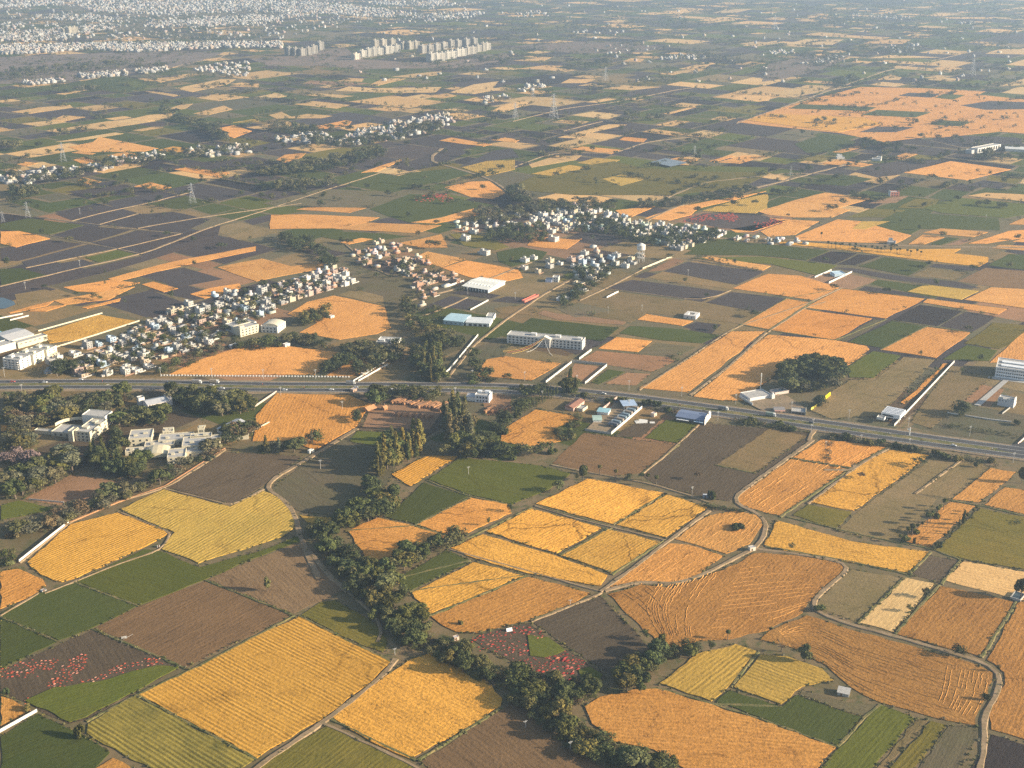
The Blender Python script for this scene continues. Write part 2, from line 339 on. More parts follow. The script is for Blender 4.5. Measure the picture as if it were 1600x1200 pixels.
FIELDS = """
O 0,953 0,893 30,888 68,905 74,915 60,926
D 0,964 90,1003 0,1047
D 0,958 60,927 117,911 215,948 143,983 90,1002 0,963
G 118,910 136,900 225,858 250,861 312,886 400,863 467,837 475,845 400,872 330,902 217,947
B 146,982 213,948 322,907 457,961 290,1044
B 323,906 400,873 472,847 497,882 517,900 545,920 500,940 458,960
K 0,1048 145,983 283,1043 135,1125 107,1132 55,1108 20,1090 0,1084
O 0,1088 20,1093 50,1110 0,1137
D 0,1152 58,1115 115,1141 135,1150 174,1176 150,1200 120,1222 0,1222
O 140,1205 178,1183 210,1202 180,1222 120,1222
Z 213,1086 310,1041 400,994 467,963 540,1000 600,1026 613,1036 560,1082 500,1127 440,1162 402,1186 | 460,963 612,1035
X 136,1131 211,1087 400,1187 380,1200 340,1222 270,1222 178,1172 135,1146 | 460,963 612,1035
L 469,962 500,940 525,938 590,976 606,1000 606,1012 598,1021 540,998 | 460,963 612,1035
W 518,1122 540,1100 600,1057 640,1031 672,1021 702,1023 740,1040 786,1092 783,1105 700,1155 640,1187 580,1160 | 460,963 612,1035
L 400,1197 511,1134 640,1194 690,1222 380,1222
B 655,1190 785,1106 800,1098 830,1112 860,1142 905,1172 975,1222 700,1222
W 643,927 740,878 822,900 671,961 660,950 | 642,927 740,877
O 672,964 824,901 924,927 900,942 828,969 745,990 712,988 690,978 | 672,964 824,901
D 616,906 697,860 738,876 641,924
K 829,971 939,931 1000,995 1022,1015 1010,1040 985,1055 950,1055 | 829,971 939,931
K 737,1000 747,992 825,973 945,1053 948,1062 900,1075 850,1060 790,1030 760,1015
S 949,929 1000,913 1050,919 1090,906 1150,881 1178,864 1240,867 1320,881 1325,890 1280,925 1262,944 1254,958 1200,985 1140,1000 1090,1003 1060,1018 1040,1013 1005,985 | 1090,1003 1200,900
S 1201,985 1260,961 1330,983 1430,1011 1520,1036 1553,1052 1552,1065 1530,1110 1525,1136 1440,1117 1375,1099 1328,1075 1312,1060 1290,1040 1240,1014 1186,1000 | 1201,985 1525,1136
Y 1028,1068 1050,1052 1090,1022 1150,1006 1184,1018 1140,1072 1112,1097 1075,1085 | 1028,1068 1090,1022
Y 1144,1074 1187,1023 1230,1025 1285,1045 1304,1064 1256,1074 1220,1102 | 1144,1074 1220,1102
D 1117,1098 1140,1078 1222,1104 1245,1085 1300,1106 1349,1121 1308,1167 1190,1123
H 1253,1077 1320,1096 1374,1101 1350,1120 1302,1106 1248,1086
G 1376,1101 1430,1122 1350,1222 1262,1222 1312,1168 1352,1122
F 1432,1122 1452,1126 1365,1222 1352,1222
L 1454,1127 1480,1133 1415,1222 1368,1222
H 1482,1134 1528,1139 1528,1155 1500,1200 1485,1222 1417,1222
O 913,1105 936,1090 990,1078 1025,1076 1060,1086 1190,1126 1307,1168 1262,1222 1100,1222 1020,1172 960,1160 925,1132 | 913,1105 1190,1126 
S 1540,1032 1592,940 1640,925 1640,1170 1600,1157 1548,1141 1543,1115 1569,1070 1568,1052 1553,1038 | 1540,1032 1590,940
N 1549,1146 1640,1174 1640,1222 1500,1222 1541,1165
S 1398,991 1469,915 1585,941 1532,1027 | 1469,915 1398,991
P 1341,974 1415,903 1461,912 1396,989 | 1415,903 1341,974
F 1269,947 1330,889 1411,903 1338,973
P 1474,907 1506,876 1640,900 1620,942 1586,937
K 1421,898 1451,867 1500,876 1468,911
W 1192,852 1214,813 1330,846 1453,863 1419,896 1310,876 1205,858
S 1238,715 1283,686 1386,698 1329,731 | 1238,715 1283,686
S 1148,779 1235,717 1327,733 1218,806 1197,802 1157,789 | 1148,779 1235,717
W 1266,786 1338,731 1390,703 1453,712 1334,799 | 1266,786 1334,799
L 1237,805 1262,788 1333,800 1305,828
F 1307,829 1338,800 1457,714 1503,718 1430,772 1465,780 1405,848 1350,840
F 1432,771 1505,718 1548,728 1485,780
S 1487,781 1547,731 1590,738 1530,786 | 1487,781 1547,731
S 1406,845 1484,784 1525,791 1453,856 | 1406,845 1484,784
S 1536,789 1570,761 1640,772 1640,815 1600,804 | 1536,789 1570,761
L 1459,861 1530,794 1640,817 1640,898 1505,874
B 862,724 912,676 1060,695 1000,740 955,745 900,735
K 1002,742 1100,660 1265,676 1263,690 1140,784 1085,774 1020,755 | 1002,742 1100,660
F 1117,727 1205,668 1262,681 1182,740
G 1006,685 1040,656 1093,661 1057,693
K 958,682 1000,655 1035,655 1003,684
W 836,788 918,748 1040,771 958,820 | 836,788 918,748
W 962,821 1042,772 1106,793 1040,841 | 962,821 1042,772
W 758,831 830,795 941,825 870,866 | 758,831 830,795
W 876,869 950,827 1033,847 955,896 | 876,869 950,827
W 703,857 755,835 868,868 950,899 938,917 822,897 742,874 | 755,835 950,899
S 947,919 1045,849 1075,851 1131,869 1085,904 1050,914 1000,909 | 1000,909 1075,851
S 1053,843 1105,806 1150,798 1190,806 1193,820 1173,850 1135,866 | 1090,853 1130,800
K 258,762 352,706 474,713 408,762 363,788
Y 187,796 256,765 360,792 411,767 444,780 459,800 461,825 440,840 310,881 252,859 271,833 202,804 | 252,859 411,767
Z 41,879 110,819 185,801 267,833 225,856 120,904 95,911 62,899 | 41,879 200,812
H 421,766 480,721 555,673 640,676 660,690 620,730 590,790 520,807 465,799 440,780
G 545,690 557,674 640,677 600,700
O 393,690 400,650 432,615 545,617 581,632 558,667 490,705 455,690
Z 611,742 665,713 718,713 640,761 | 611,742 665,713
G 668,750 720,715 840,727 892,740 860,765 800,789 735,774
D 601,808 640,775 662,754 733,776 648,820
O 650,821 736,778 793,787 800,802 726,836 699,836
O 541,830 590,809 647,822 697,838 640,864 575,880 560,856
Y 467,805 520,809 515,824 485,822
R 36,780 112,741 190,752 150,778 90,790
G 0,790 30,782 92,796 0,813
O 0,664 34,664 24,672 0,675
O 781,690 785,672 836,640 895,650 903,656 870,668 878,690 825,698
F 842,622 905,623 892,648 838,638
R 565,668 580,632 690,634 690,645 672,672
R 750,620 800,612 800,645 760,650
R 640,600 690,600 690,612 640,612
O 263,586 310,563 376,541 430,539 534,551 492,586
O 507,588 556,559 580,561 604,575 545,588
O 448,491 480,472 522,462 601,479 612,512 590,522 530,531 466,520 495,505 475,500
F 526,461 555,452 600,463 601,478
O 339,418 410,404 455,416 513,410 513,418 440,432 400,440
O 296,460 330,450 375,443 378,450 320,467
K 211,430 287,418 350,436 279,449
O 168,436 262,411 300,403 345,395 400,385 400,392 300,412 180,441
O 97,449 170,438 220,442 190,450 165,458 120,456
O 83,470 160,456 211,448 170,469 100,477
K 112,478 165,463 175,465 130,478
O 126,481 190,466 188,471 135,483
O 11,489 50,478 85,470 74,478 16,490
O 41,487 80,478 105,477 72,487
O 221,445 240,440 279,451 256,457
W 66,520 155,492 214,502 180,514 130,529 76,537
O 42,546 72,535 70,546
N 0,334 75,340 30,365 0,360
K 85,334 120,328 165,331 113,345
K 117,346 167,332 213,335 155,350
K 157,351 215,335 270,331 330,343 285,364 215,357
D 0,350 45,341 132,352 77,367 0,359
K 80,368 135,353 207,359 142,379
K 147,380 213,360 275,366 190,388
O 0,362 30,361 79,373 25,387 0,381
K 0,388 78,375 132,381 30,408 0,408
K 33,409 137,382 180,389 42,417
G 132,403 182,391 214,398 158,412
K 52,419 128,405 152,413 82,428
D 0,421 32,419 73,430 0,446
K 0,450 220,400 340,365 345,372 270,395 170,425 60,450 0,462
F 22,460 70,452 115,460 60,474 28,478
K 200,372 285,366 345,352 342,366 222,396
O 423,336 475,335 594,340 575,347 530,357 421,358
O 521,358 571,348 625,350 690,352 650,365 600,362
O 461,328 478,324 574,325 545,333
D 577,327 640,303 690,306 780,322 740,330 640,348 605,338
K 577,347 605,340 642,342 615,351
O 641,348 690,340 740,326 780,330 750,335 680,350
D 501,370 520,361 600,365 638,370 590,377 525,375
O 530,379 565,372 584,374 545,382
O 621,380 660,373 690,366 700,387 655,387
O 640,404 668,393 728,405 690,418
O 690,419 729,407 812,422 818,434 790,440 734,434
L 701,366 740,363 778,377 797,386 775,391 724,384
D 776,394 815,386 856,394 848,405 800,417 780,410
H 735,408 770,395 800,408 798,416
O 823,384 830,374 854,371 900,375 910,373 885,390 849,388
K 899,365 917,360 962,362 967,374 948,384 925,380
G 880,430 905,420 925,426 893,438
L 872,440 900,420 925,422 912,434
K 662,480 705,462 756,471 737,484
K 702,458 730,452 784,462 765,467
K 766,471 790,463 842,466 828,476
F 770,482 800,478 850,482 832,492 782,490
R 1012,425 1052,403 1070,408 1036,423
K 1036,424 1075,409 1195,425 1152,445
F 1010,434 1036,425 1150,446 1144,453
K 988,433 1008,425 1028,428 1010,435
K 945,450 988,437 1138,456 1097,472
K 1102,473 1143,456 1227,466 1203,485 1180,487
F 882,486 905,470 947,453 1098,475 1188,490 1160,507 1064,494 1010,490 985,505
H 862,480 905,473 960,485 900,497
R 838,490 850,485 870,490 960,500 985,500 972,508 870,500
O 994,500 1010,491 1084,502 1066,510
K 1066,511 1088,503 1129,507 1112,522
D 967,521 985,509 1065,514 1125,524 1097,537 1030,532
D 790,520 830,497 968,512 940,534 918,530
F 785,548 800,540 905,560 880,570 790,560
O 933,545 963,527 1020,533 997,551
H 1000,552 1025,535 1090,542 1060,557
R 906,563 932,548 1049,558 1054,565 1020,581 950,571
D 924,598 950,577 977,581 936,601
R 942,600 979,582 1018,584 994,603
R 882,592 898,568 944,573 912,598
O 737,588 760,562 790,557 877,568 830,595
O 998,607 1050,577 1142,518 1195,518 1075,614 1040,611 | 998,607 1142,518
O 1082,620 1200,523 1300,531 1354,541 1359,546 1324,572 1262,576 1220,580 1188,604 1164,627 1125,626 | 1082,620 1200,523
O 1143,451 1200,428 1250,431 1311,450 1270,470 1226,463
O 1158,507 1230,467 1267,473 1202,515
S 1257,481 1316,451 1446,467 1384,498
S 1203,517 1255,483 1364,498 1304,531
H 1306,532 1366,499 1386,501 1322,534
N 1394,500 1437,476 1504,486 1465,510
K 1467,510 1509,487 1557,495 1520,519
D 1324,535 1392,502 1444,510 1384,545
O 1376,547 1448,511 1517,520 1463,560
O 1441,473 1449,467 1575,483 1560,492
Y 1416,456 1445,445 1529,455 1502,469
O 1506,469 1548,449 1640,455 1640,487
L 1506,537 1551,504 1640,511 1562,546
O 1546,567 1602,518 1640,515 1640,565
G 1471,562 1511,539 1560,548 1546,565
G 1323,575 1364,549 1409,556 1365,591 1326,590
F 1262,640 1300,610 1330,593 1368,593 1411,558 1463,562 1400,625 1372,650 1300,655
S 1406,629 1430,610 1473,568 1483,568 1435,615 1412,632
F 1422,660 1486,572 1556,577 1548,592 1500,632 1455,670
H 1490,580 1560,577 1558,588 1515,584
D 1067,398 1116,376 1200,382 1296,392 1260,407 1190,400
G 1190,401 1262,409 1308,415 1280,432 1205,413 1075,404
O 1096,403 1110,401 1205,416 1192,423 1130,412
N 1263,407 1298,393 1340,396 1305,413
N 1306,413 1341,397 1377,400 1335,415
D 1341,416 1381,402 1457,411 1420,431
K 1460,412 1534,418 1520,424 1450,417
F 1424,431 1451,418 1514,426 1492,438
K 1300,418 1332,419 1420,433 1495,440 1535,451 1500,450 1390,437
B 1496,440 1540,418 1640,427 1640,455 1540,447
D 1543,415 1576,397 1640,399 1640,427
Z 1212,376 1290,381 1380,390 1502,389 1490,396 1545,402 1544,409 1530,417 1450,408 1290,388 1218,381
F 1480,396 1510,391 1570,393 1550,402
O 1241,370 1308,343 1345,346 1424,368 1400,381 1250,376
O 1200,370 1188,362 1235,343 1280,346 1243,367
O 1185,331 1240,313 1290,301 1360,311 1312,325 1330,328 1300,340 1240,340 1200,336
L 1321,340 1360,326 1415,328 1390,340
Y 1331,358 1346,346 1390,346 1352,359
D 1351,360 1400,331 1560,341 1563,360 1440,358 1424,366
G 1441,325 1500,309 1640,322 1640,330 1570,341 1470,333
R 1356,318 1385,309 1420,306 1400,317
L 1401,325 1430,311 1468,312 1460,327
P 1511,306 1540,301 1640,306 1640,319
O 1441,364 1470,357 1545,363 1520,371
O 1418,382 1441,367 1477,371 1445,382
D 1451,382 1480,371 1500,373 1470,383
R 1476,383 1505,373 1525,374 1500,383
O 1513,381 1575,361 1640,357 1640,366 1540,381
O 1575,351 1600,341 1640,344 1640,352
O 1549,388 1562,383 1640,386 1640,395
O 1580,378 1600,372 1640,376 1640,381
O 961,329 1026,322 987,339 970,336
O 1006,342 1060,323 1198,299 1150,312 1095,325 1080,336 1045,345
Y 1096,330 1150,313 1200,303 1200,325 1180,334 1130,332
K 1066,345 1100,333 1195,337 1218,345 1176,359 1130,357
O 1141,359 1177,362 1235,343 1200,341 1222,346 1175,362 1150,363
L 800,291 850,268 960,252 1000,262 1205,270 1160,293 1050,305 900,305 820,298
Y 830,272 890,258 920,262 860,275
Y 941,280 970,273 1010,280 970,291
G 1000,262 1060,258 1200,262 1200,270 1080,268
P 826,257 870,243 909,243 900,250 830,262
Y 901,255 930,247 969,250 945,260
O 890,233 910,229 970,234 955,241
P 871,215 950,194 980,195 920,208 905,217
O 967,219 975,214 1011,217 1005,223
P 861,191 880,187 920,190 905,195
O 1041,250 1060,246 1091,250 1080,255
O 1107,252 1140,243 1150,244 1115,254
O 1121,254 1160,243 1196,244 1155,256
P 876,130 890,123 930,124 915,130
P 902,134 925,130 945,135
P 941,139 975,133 1034,136 985,141
P 1036,178 1085,166 1090,167 1045,179
P 1141,155 1165,147 1205,147 1202,157 1180,159
P 973,96 985,91 1009,92 1000,97
P 1066,107 1100,97 1115,98 1100,107
P 806,108 850,102 880,103 860,109
P 801,95 840,90 865,89 850,95
G 1133,117 1165,108 1190,109 1160,117
P 1030,21 1070,14 1100,15 1060,22
P 1110,21 1140,14 1175,14 1150,20
P 1090,32 1130,26 1170,30 1120,34
P 935,42 960,37 1010,41 975,44
O 1151,191 1250,160 1300,147 1345,136 1440,138 1540,143 1528,148 1640,160 1640,212 1560,206 1470,215 1440,215 1380,222 1310,208 1200,197
D 1233,170 1250,163 1370,168 1355,174 | lift .35
D 1346,180 1370,172 1455,176 1430,184 | lift .35
K 1403,150 1420,145 1470,147 1455,153 | lift .35
G 1461,153 1475,147 1508,149 1490,156 | lift .35
D 1451,195 1470,188 1518,191 1500,198 | lift .35
Z 1166,188 1202,178 1350,184 1378,195 1310,207 | lift .35
K 1341,207 1370,198 1430,199 1400,207 | lift .35
K 1501,165 1545,158 1640,161 1640,170 1540,172 | lift .35
K 1441,223 1470,211 1590,215 1600,226 1510,230
O 1411,270 1485,252 1580,265 1510,282
K 1332,268 1370,256 1420,250 1480,250 1400,274 1370,277
D 1271,287 1320,273 1364,280 1320,291
O 1281,256 1310,250 1364,257 1345,261
O 1389,248 1415,239 1434,241 1410,250
O 1299,238 1340,228 1354,229 1315,239
D 1241,225 1290,209 1338,222 1300,238 1260,239
L 1241,250 1270,242 1308,244 1285,253
K 1211,262 1240,253 1289,258 1265,266
K 1246,272 1290,259 1324,262 1270,275
P 1205,146 1260,133 1303,134 1280,144 1240,152
P 1371,125 1390,116 1409,121 1405,125
P 1441,122 1460,119 1478,123
P 1261,28 1275,21 1295,22 1290,29
P 1221,70 1260,61 1318,62 1300,70
P 1349,68 1370,61 1424,62 1410,69
P 1539,84 1560,77 1640,77 1640,86
P 1356,91 1390,86 1440,88 1470,90
P 1476,27 1555,27 1550,30 1480,29
P 1411,12 1460,9 1450,13
P 1576,14 1600,10 1640,12 1640,15
P 1561,135 1600,123 1640,125 1640,131
R 471,131 485,126 580,130 548,134
P 526,127 545,122 569,123 565,128
P 576,133 600,122 635,123 590,134
P 611,120 650,115 690,111 685,117 650,122
P 523,142 545,135 585,138 690,136 680,145 600,145
P 471,149 500,146 553,150 530,153
P 456,163 490,158 547,164 525,170
P 400,152 430,145 450,150 435,153
P 441,185 480,178 521,181 500,185
O 486,199 540,188 550,190 545,196 500,202
P 419,180 440,175 455,182 435,187
P 656,150 700,146 714,150 690,154
P 701,145 740,132 779,127 770,137 780,140 740,147
P 766,174 790,163 810,158 830,160 790,175
O 686,220 705,215 769,226 755,229 720,225
O 766,219 790,215 812,219 805,223
O 431,250 445,242 479,239 470,247 445,254
O 564,270 625,249 628,251 590,268
Y 721,262 760,252 805,250 805,265 760,275
D 591,285 640,270 710,263 740,270 690,285 640,290
O 694,293 735,284 765,283 791,302 770,311 735,308
K 610,262 700,232 735,236 690,258 640,268
K 715,262 770,235 800,232 812,246 760,252
P 16,175 60,168 110,164 114,168 45,178
P 79,188 100,180 134,183 95,191
P 96,203 110,199 170,189 218,193 160,202
P 86,147 135,139 138,141 100,148
P 201,187 230,180 274,176 265,185 230,190
P 206,204 240,198 256,199 220,205
P 86,222 180,207 194,209 130,219
O 106,230 145,222 155,214 248,232 225,237 130,238
O 111,239 125,236 150,240 140,242
O 166,243 195,238 219,241 205,249
O 114,250 130,246 151,252 130,257
O 26,257 40,253 60,255 40,260
W 246,235 270,229 308,233 290,240
O 271,265 290,262 359,270 345,278
O 121,282 130,277 159,284 140,289
O 208,292 235,285 269,293 250,297
P 261,170 285,163 302,162 290,170 272,172
P 301,178 350,165 364,171 325,180
P 306,153 340,146 390,152 340,158
P 273,138 345,124 369,124 355,132 300,144
P 356,135 405,130 405,137
P 236,123 285,119 289,121 250,129
P 226,143 240,143 284,149 270,151
O 328,203 365,196 394,205 365,216
Y 361,192 405,185 405,190
D 96,132 180,118 225,125 230,137 190,145
G 181,130 210,126 229,132 215,138
K 228,268 300,255 400,245 430,252 360,262 300,262
K 100,300 200,288 205,294 270,299 240,305 150,306
H 410,318 500,295 660,302 690,300 600,325 430,322
V -60,132 -60,92 120,84 260,80 350,82 300,100 255,108 180,118 95,130
V 390,92 440,88 540,74 560,92 620,96 700,97 790,82 800,92 720,106 560,108 500,103 420,103
R 420,96 440,90 520,80 500,98
V 800,72 900,65 980,66 1040,75 1000,82 900,84
V 1200,100 1250,88 1330,86 1300,104 1230,122 1190,128
"""
for ln in FIELDS.strip().splitlines():
    ty, rest = ln.split(' ', 1); row = None; over = {}
    if '|' in rest:
        rest, ex = rest.split('|'); ex = ex.strip()
        if ex.startswith('lift'): over['lift'] = float(ex.split()[1])
        else: a, b = parse(ex); row = b - a
    pts = parse(rest.strip())
    FIELD_POLYS.append((ty, [tuple(map(float, q.split(','))) for q in rest.split()]))
    far = pts[0].y > 1800
    field(ty, pts, row, gap=.5 if not far else .4, **over)
# ---- the far plain: holdings laid out on the same slanting grid, each field its own sheet
GRID_A = math.radians(90 - 38)
def grid_fields():
    rr = random.Random(5)
    ux = Vector((math.cos(GRID_A), math.sin(GRID_A), 0)); uy = Vector((-ux.y, ux.x, 0))
    def emit(a0, a1, b0, b1):
        c = ux * ((a0 + a1) / 2) + uy * ((b0 + b1) / 2)
        if c.y < 850: return
        x, y, s = PX(c)
        if not (-60 < x < 1660 and -25 < y < 760): return
        if y < 60 and x < 560 and rr.random() < .5: return
        r = rr.random(); far = c.y > 3600
        tys = ['D'] * 5 + ['G'] * 2 + ['K'] * 5 + ['H'] * 2 + ['F', 'N', 'N', 'L'] + ['P'] * (3 if far else 2)
        ty = rr.choice(tys)
        if y > 330: ty = rr.choice(('F', 'H', 'K', 'F', 'H', 'K', 'D', 'R'))
        j = lambda: rr.uniform(-6, 6)
        q = [ux * (a0 + j()) + uy * (b0 + j()), ux * (a1 + j()) + uy * (b0 + j()), ux * (a1 + j()) + uy * (b1 + j()), ux * (a0 + j()) + uy * (b1 + j())]
        field(ty, q, None, gap=2.0 if y < 330 else 1.2, zfix=.003 + (field_i % 50) * .0011)
        GRID.append((q, ty)) if y < 322 else None
    def split(a0, a1, b0, b1, d):
        w, h = a1 - a0, b1 - b0; m = max(w, h)
        if m < 85 or (m < 200 and rr.random() < .25): emit(a0, a1, b0, b1); return
        t = rr.uniform(.36, .64)
        if w * rr.uniform(.75, 1.3) > h: split(a0, a0 + w * t, b0, b1, d + 1); split(a0 + w * t, a1, b0, b1, d + 1)
        else: split(a0, a1, b0, b0 + h * t, d + 1); split(a0, a1, b0 + h * t, b1, d + 1)
    for i in range(-6, 12):
        for j in range(-8, 12): split(i * 700, i * 700 + 700, j * 700, j * 700 + 700, 0)
GRID = []
grid_fields()
print('fields', field_i)
# ---------------------------------------------------------------- tracks, lanes, highway
def ribbon(name, pts, width, mat, z, wob=.35, step=7):
    P = []
    for a, b in zip(pts[:-1], pts[1:]):
        k = max(1, int((b - a).length / step)); P += [a.lerp(b, i / k) for i in range(k)]
    P.append(pts[-1])
    for _ in range(2): P = [P[0]] + [(P[i - 1] + P[i] * 2 + P[i + 1]) / 4 for i in range(1, len(P) - 1)] + [P[-1]]
    b = MB(); V = []; 
    for i, p in enumerate(P):
        d = (P[min(i + 1, len(P) - 1)] - P[max(i - 1, 0)]).normalized(); n = Vector((-d.y, d.x, 0)); h = width / 2
        l = p + n * (h + random.uniform(-wob, wob)); r = p - n * (h + random.uniform(-wob, wob))
        V += [(l.x + n.x * .5, l.y + n.y * .5, -.01), (l.x, l.y, z), (r.x, r.y, z), (r.x - n.x * .5, r.y - n.y * .5, -.01)]
    Fc = []
    for i in range(len(P) - 1):
        for k in range(3): Fc.append((i * 4 + k, i * 4 + k + 1, i * 4 + 5 + k, i * 4 + 4 + k))
    return struct(b.add(V, Fc).build(name, mat))
TRACKS = """
3.6 498,905 480,865 468,835 462,808 445,782 414,763 430,746 480,718 558,670
3.4 545,925 520,905 498,880 480,858
3.0 1525,1222 1540,1165 1535,1125 1560,1080 1566,1055 1550,1038 1497,1024 1400,995 1330,977 1275,958 1265,945 1285,925 1328,888 1320,879 1240,865 1178,858
3.2 1178,858 1195,838 1197,815 1190,803 1145,788 1147,777 1190,745 1235,713 1270,688
2.6 1178,858 1150,872 1090,902 1050,914 1000,908 945,924
2.6 938,925 1000,880 1045,845 1085,815 1108,798
3.0 395,1205 440,1173 505,1129 560,1088 612,1043 618,1030
1.8 505,1131 580,1165 648,1197 690,1222
1.6 590,1004 600,980 575,950 545,925
1.4 836,791 890,808 955,824 1040,845
1.3 700,858 760,875 850,900 935,924
2.0 30,880 110,815 180,785 258,763 330,718 352,703
2.4 1078,618 1140,572 1197,520
1.6 998,610 1060,570 1140,517 1160,508 1260,475 1315,450
1.3 1200,519 1258,481 1290,472
1.2 1002,743 1040,712 1095,661
1.8 862,727 905,736 960,746 1020,757 1085,777 1108,786
1.4 830,972 890,948 940,927
1.2 185,800 230,818 270,834 252,860 190,880 120,908 70,928
1.2 0,963 60,928
1.4 256,764 310,777 362,791 412,765
2.4 1288,735 1342,735 1335,727
1.6 1430,772 1505,717
1.8 1262,788 1338,730 1390,700
2.2 0,333 110,346 205,358 285,366
1.8 78,368 135,381 190,390 222,398
2.0 0,448 75,430 225,396 342,350 380,340 500,300 620,262
1.6 40,419 190,388 285,365
1.4 110,346 170,330 230,318 300,300
1.4 155,351 215,334
2.2 215,357 300,342 470,318
2.2 905,470 945,452 1045,400 1070,404 1130,413 1195,425
1.6 945,452 1040,463 1100,473 1142,454
4.5 690,232 675,243 673,252 690,258 720,265 752,276 775,285 795,300 812,315
2.4 800,262 860,240 905,238 955,241 1010,222 1100,212
2.2 800,190 880,170 960,160 1060,140 1100,135
2.6 1040,310 1100,285 1240,270 1340,275
3.6 1010,345 1060,322 1150,300 1210,287 1330,255 1400,245
3.2 1150,193 1230,165 1300,140 1380,112 1470,92 1500,85
3.0 1440,217 1510,233 1550,238 1640,250
2.0 1245,150 1330,135
4.2 1030,377 1130,372 1220,373 1290,380 1400,384 1500,386 1640,388
3.0 640,470 700,455 755,440 830,410
2.4 540,382 560,400 600,430 625,440 660,430
2.6 60,585 180,555 300,510 420,460
2.0 120,556 240,520 330,480
2.4 640,500 690,485 730,465
3.0 1264,690 1268,676 1280,668
2.4 700,590 740,540 790,500 850,460 905,430
3.0 300,98 345,90 350,86
2.0 255,110 270,105 300,98
3.0 880,205 940,190
2.4 120,556 160,548 260,520 360,478
2.4 140,585 240,545 330,505 420,460 500,432
2.0 190,520 250,562
2.0 260,494 320,538
2.2 840,352 900,345 960,350 1040,362 1120,372
2.0 800,352 860,362 900,366
2.2 560,408 610,398 660,402
2.0 590,382 640,420
"""
ti = 0
for ln in TRACKS.strip().splitlines():
    w, rest = ln.split(' ', 1); ti += 1
    pts = parse(rest); d = sum(p.y for p in pts) / len(pts)
    ribbon('dirt_track', pts, .82 * float(w) * (1 if d < 1500 else 1.3), M['track'], .56 + ti * .004, .35 if d < 1500 else 1.2, 6 if d < 1200 else 20)
# dark grassy bunds where crops meet
BUNDS = """
836,790 957,823|874,868 960,823|1040,843 955,898|700,856 830,793|617,905 736,876|640,924 822,899|670,963 824,900|829,970 880,950
1114,1100 1222,1105|1310,1168 1350,1122 1376,1101|1184,1019 1142,1074|912,1104 1025,1074 1190,1124 1308,1168|1398,991 1468,914|1340,975 1413,903|1533,1028 1588,940
212,1086 402,1187|467,962 540,1000 612,1034|145,983 290,1045|322,907 457,961|135,1128 210,1088 310,1042 460,962|517,1124 650,1189|652,1189 784,1106|0,964 90,1003|117,910 217,948
1196,854 1330,878 1418,898|1420,897 1455,863|1404,846 1455,858 1505,876|1500,876 1470,913|1235,716 1330,732|1486,782 1530,790 1600,806|1218,808 1330,732 1388,698|1230,808 1330,832 1420,852
648,821 735,777|540,830 648,822|666,751 735,776 800,790|648,822 698,838|950,826 876,869|958,820 1040,771|1000,743 1062,694|1117,727 1182,740
1155,507 1202,516 1305,532|1230,466 1316,451|1270,471 1202,515|1304,532 1385,499|1393,501 1520,520|1448,510 1375,547|1316,451 1448,467 1575,483|1140,518 1230,466"""
for seg in BUNDS.replace('\n', '|').split('|'):
    if seg.strip():
        ti += 1; ribbon('grass_bank', parse(seg.strip()), 1.15, M['verge'], .47 + (ti % 12) * .004, .45, 4)
# highway: verge, two carriageways with a shrubby median
ROAD = [(-90, 604), (0, 602), (110, 601), (250, 602), (400, 605.5), (560, 606), (700, 606), (800, 608), (900, 615), (1000, 626), (1080, 637), (1160, 648), (1260, 662), (1400, 682), (1520, 699), (1700, 722)]
RP = [G(*p) for p in ROAD]
def offset(pts, d):
    out = []
    for i, p in enumerate(pts):
        t = (pts[min(i + 1, len(pts) - 1)] - pts[max(i - 1, 0)]).normalized(); out.append(p + Vector((-t.y, t.x, 0)) * d)
    return out
ribbon('road_shoulder', RP, 29, M['sand'], .62, 1.2, 12)
ribbon('median', RP, 7, M['verge'], .70, .4, 8)
for s in (-1, 1):
    ribbon('road', offset(RP, s * 7.2), 8.0, M['asphalt'], .78 + s * .004, .05, 15)
    for q in (3.7, 11.5): ribbon('edge_line', offset(RP, s * (q if q < 5 else 10.8)), .22, M['paint'], .80 + q * .0005, 0, 15)
struct(MB().add([tuple(G(x, y, .5)) for x, y in ((-60, 463), (5, 465), (22, 471), (24, 476), (8, 482), (-60, 483))], [tuple(range(6))][::1]).build('water', M['water']))
struct(MB().add([tuple(G(x, y, .72)) for x, y in ((1555, 702), (1600, 690), (1660, 690), (1660, 722))], [(0, 3, 2, 1)]).build('road', M['asphalt']))
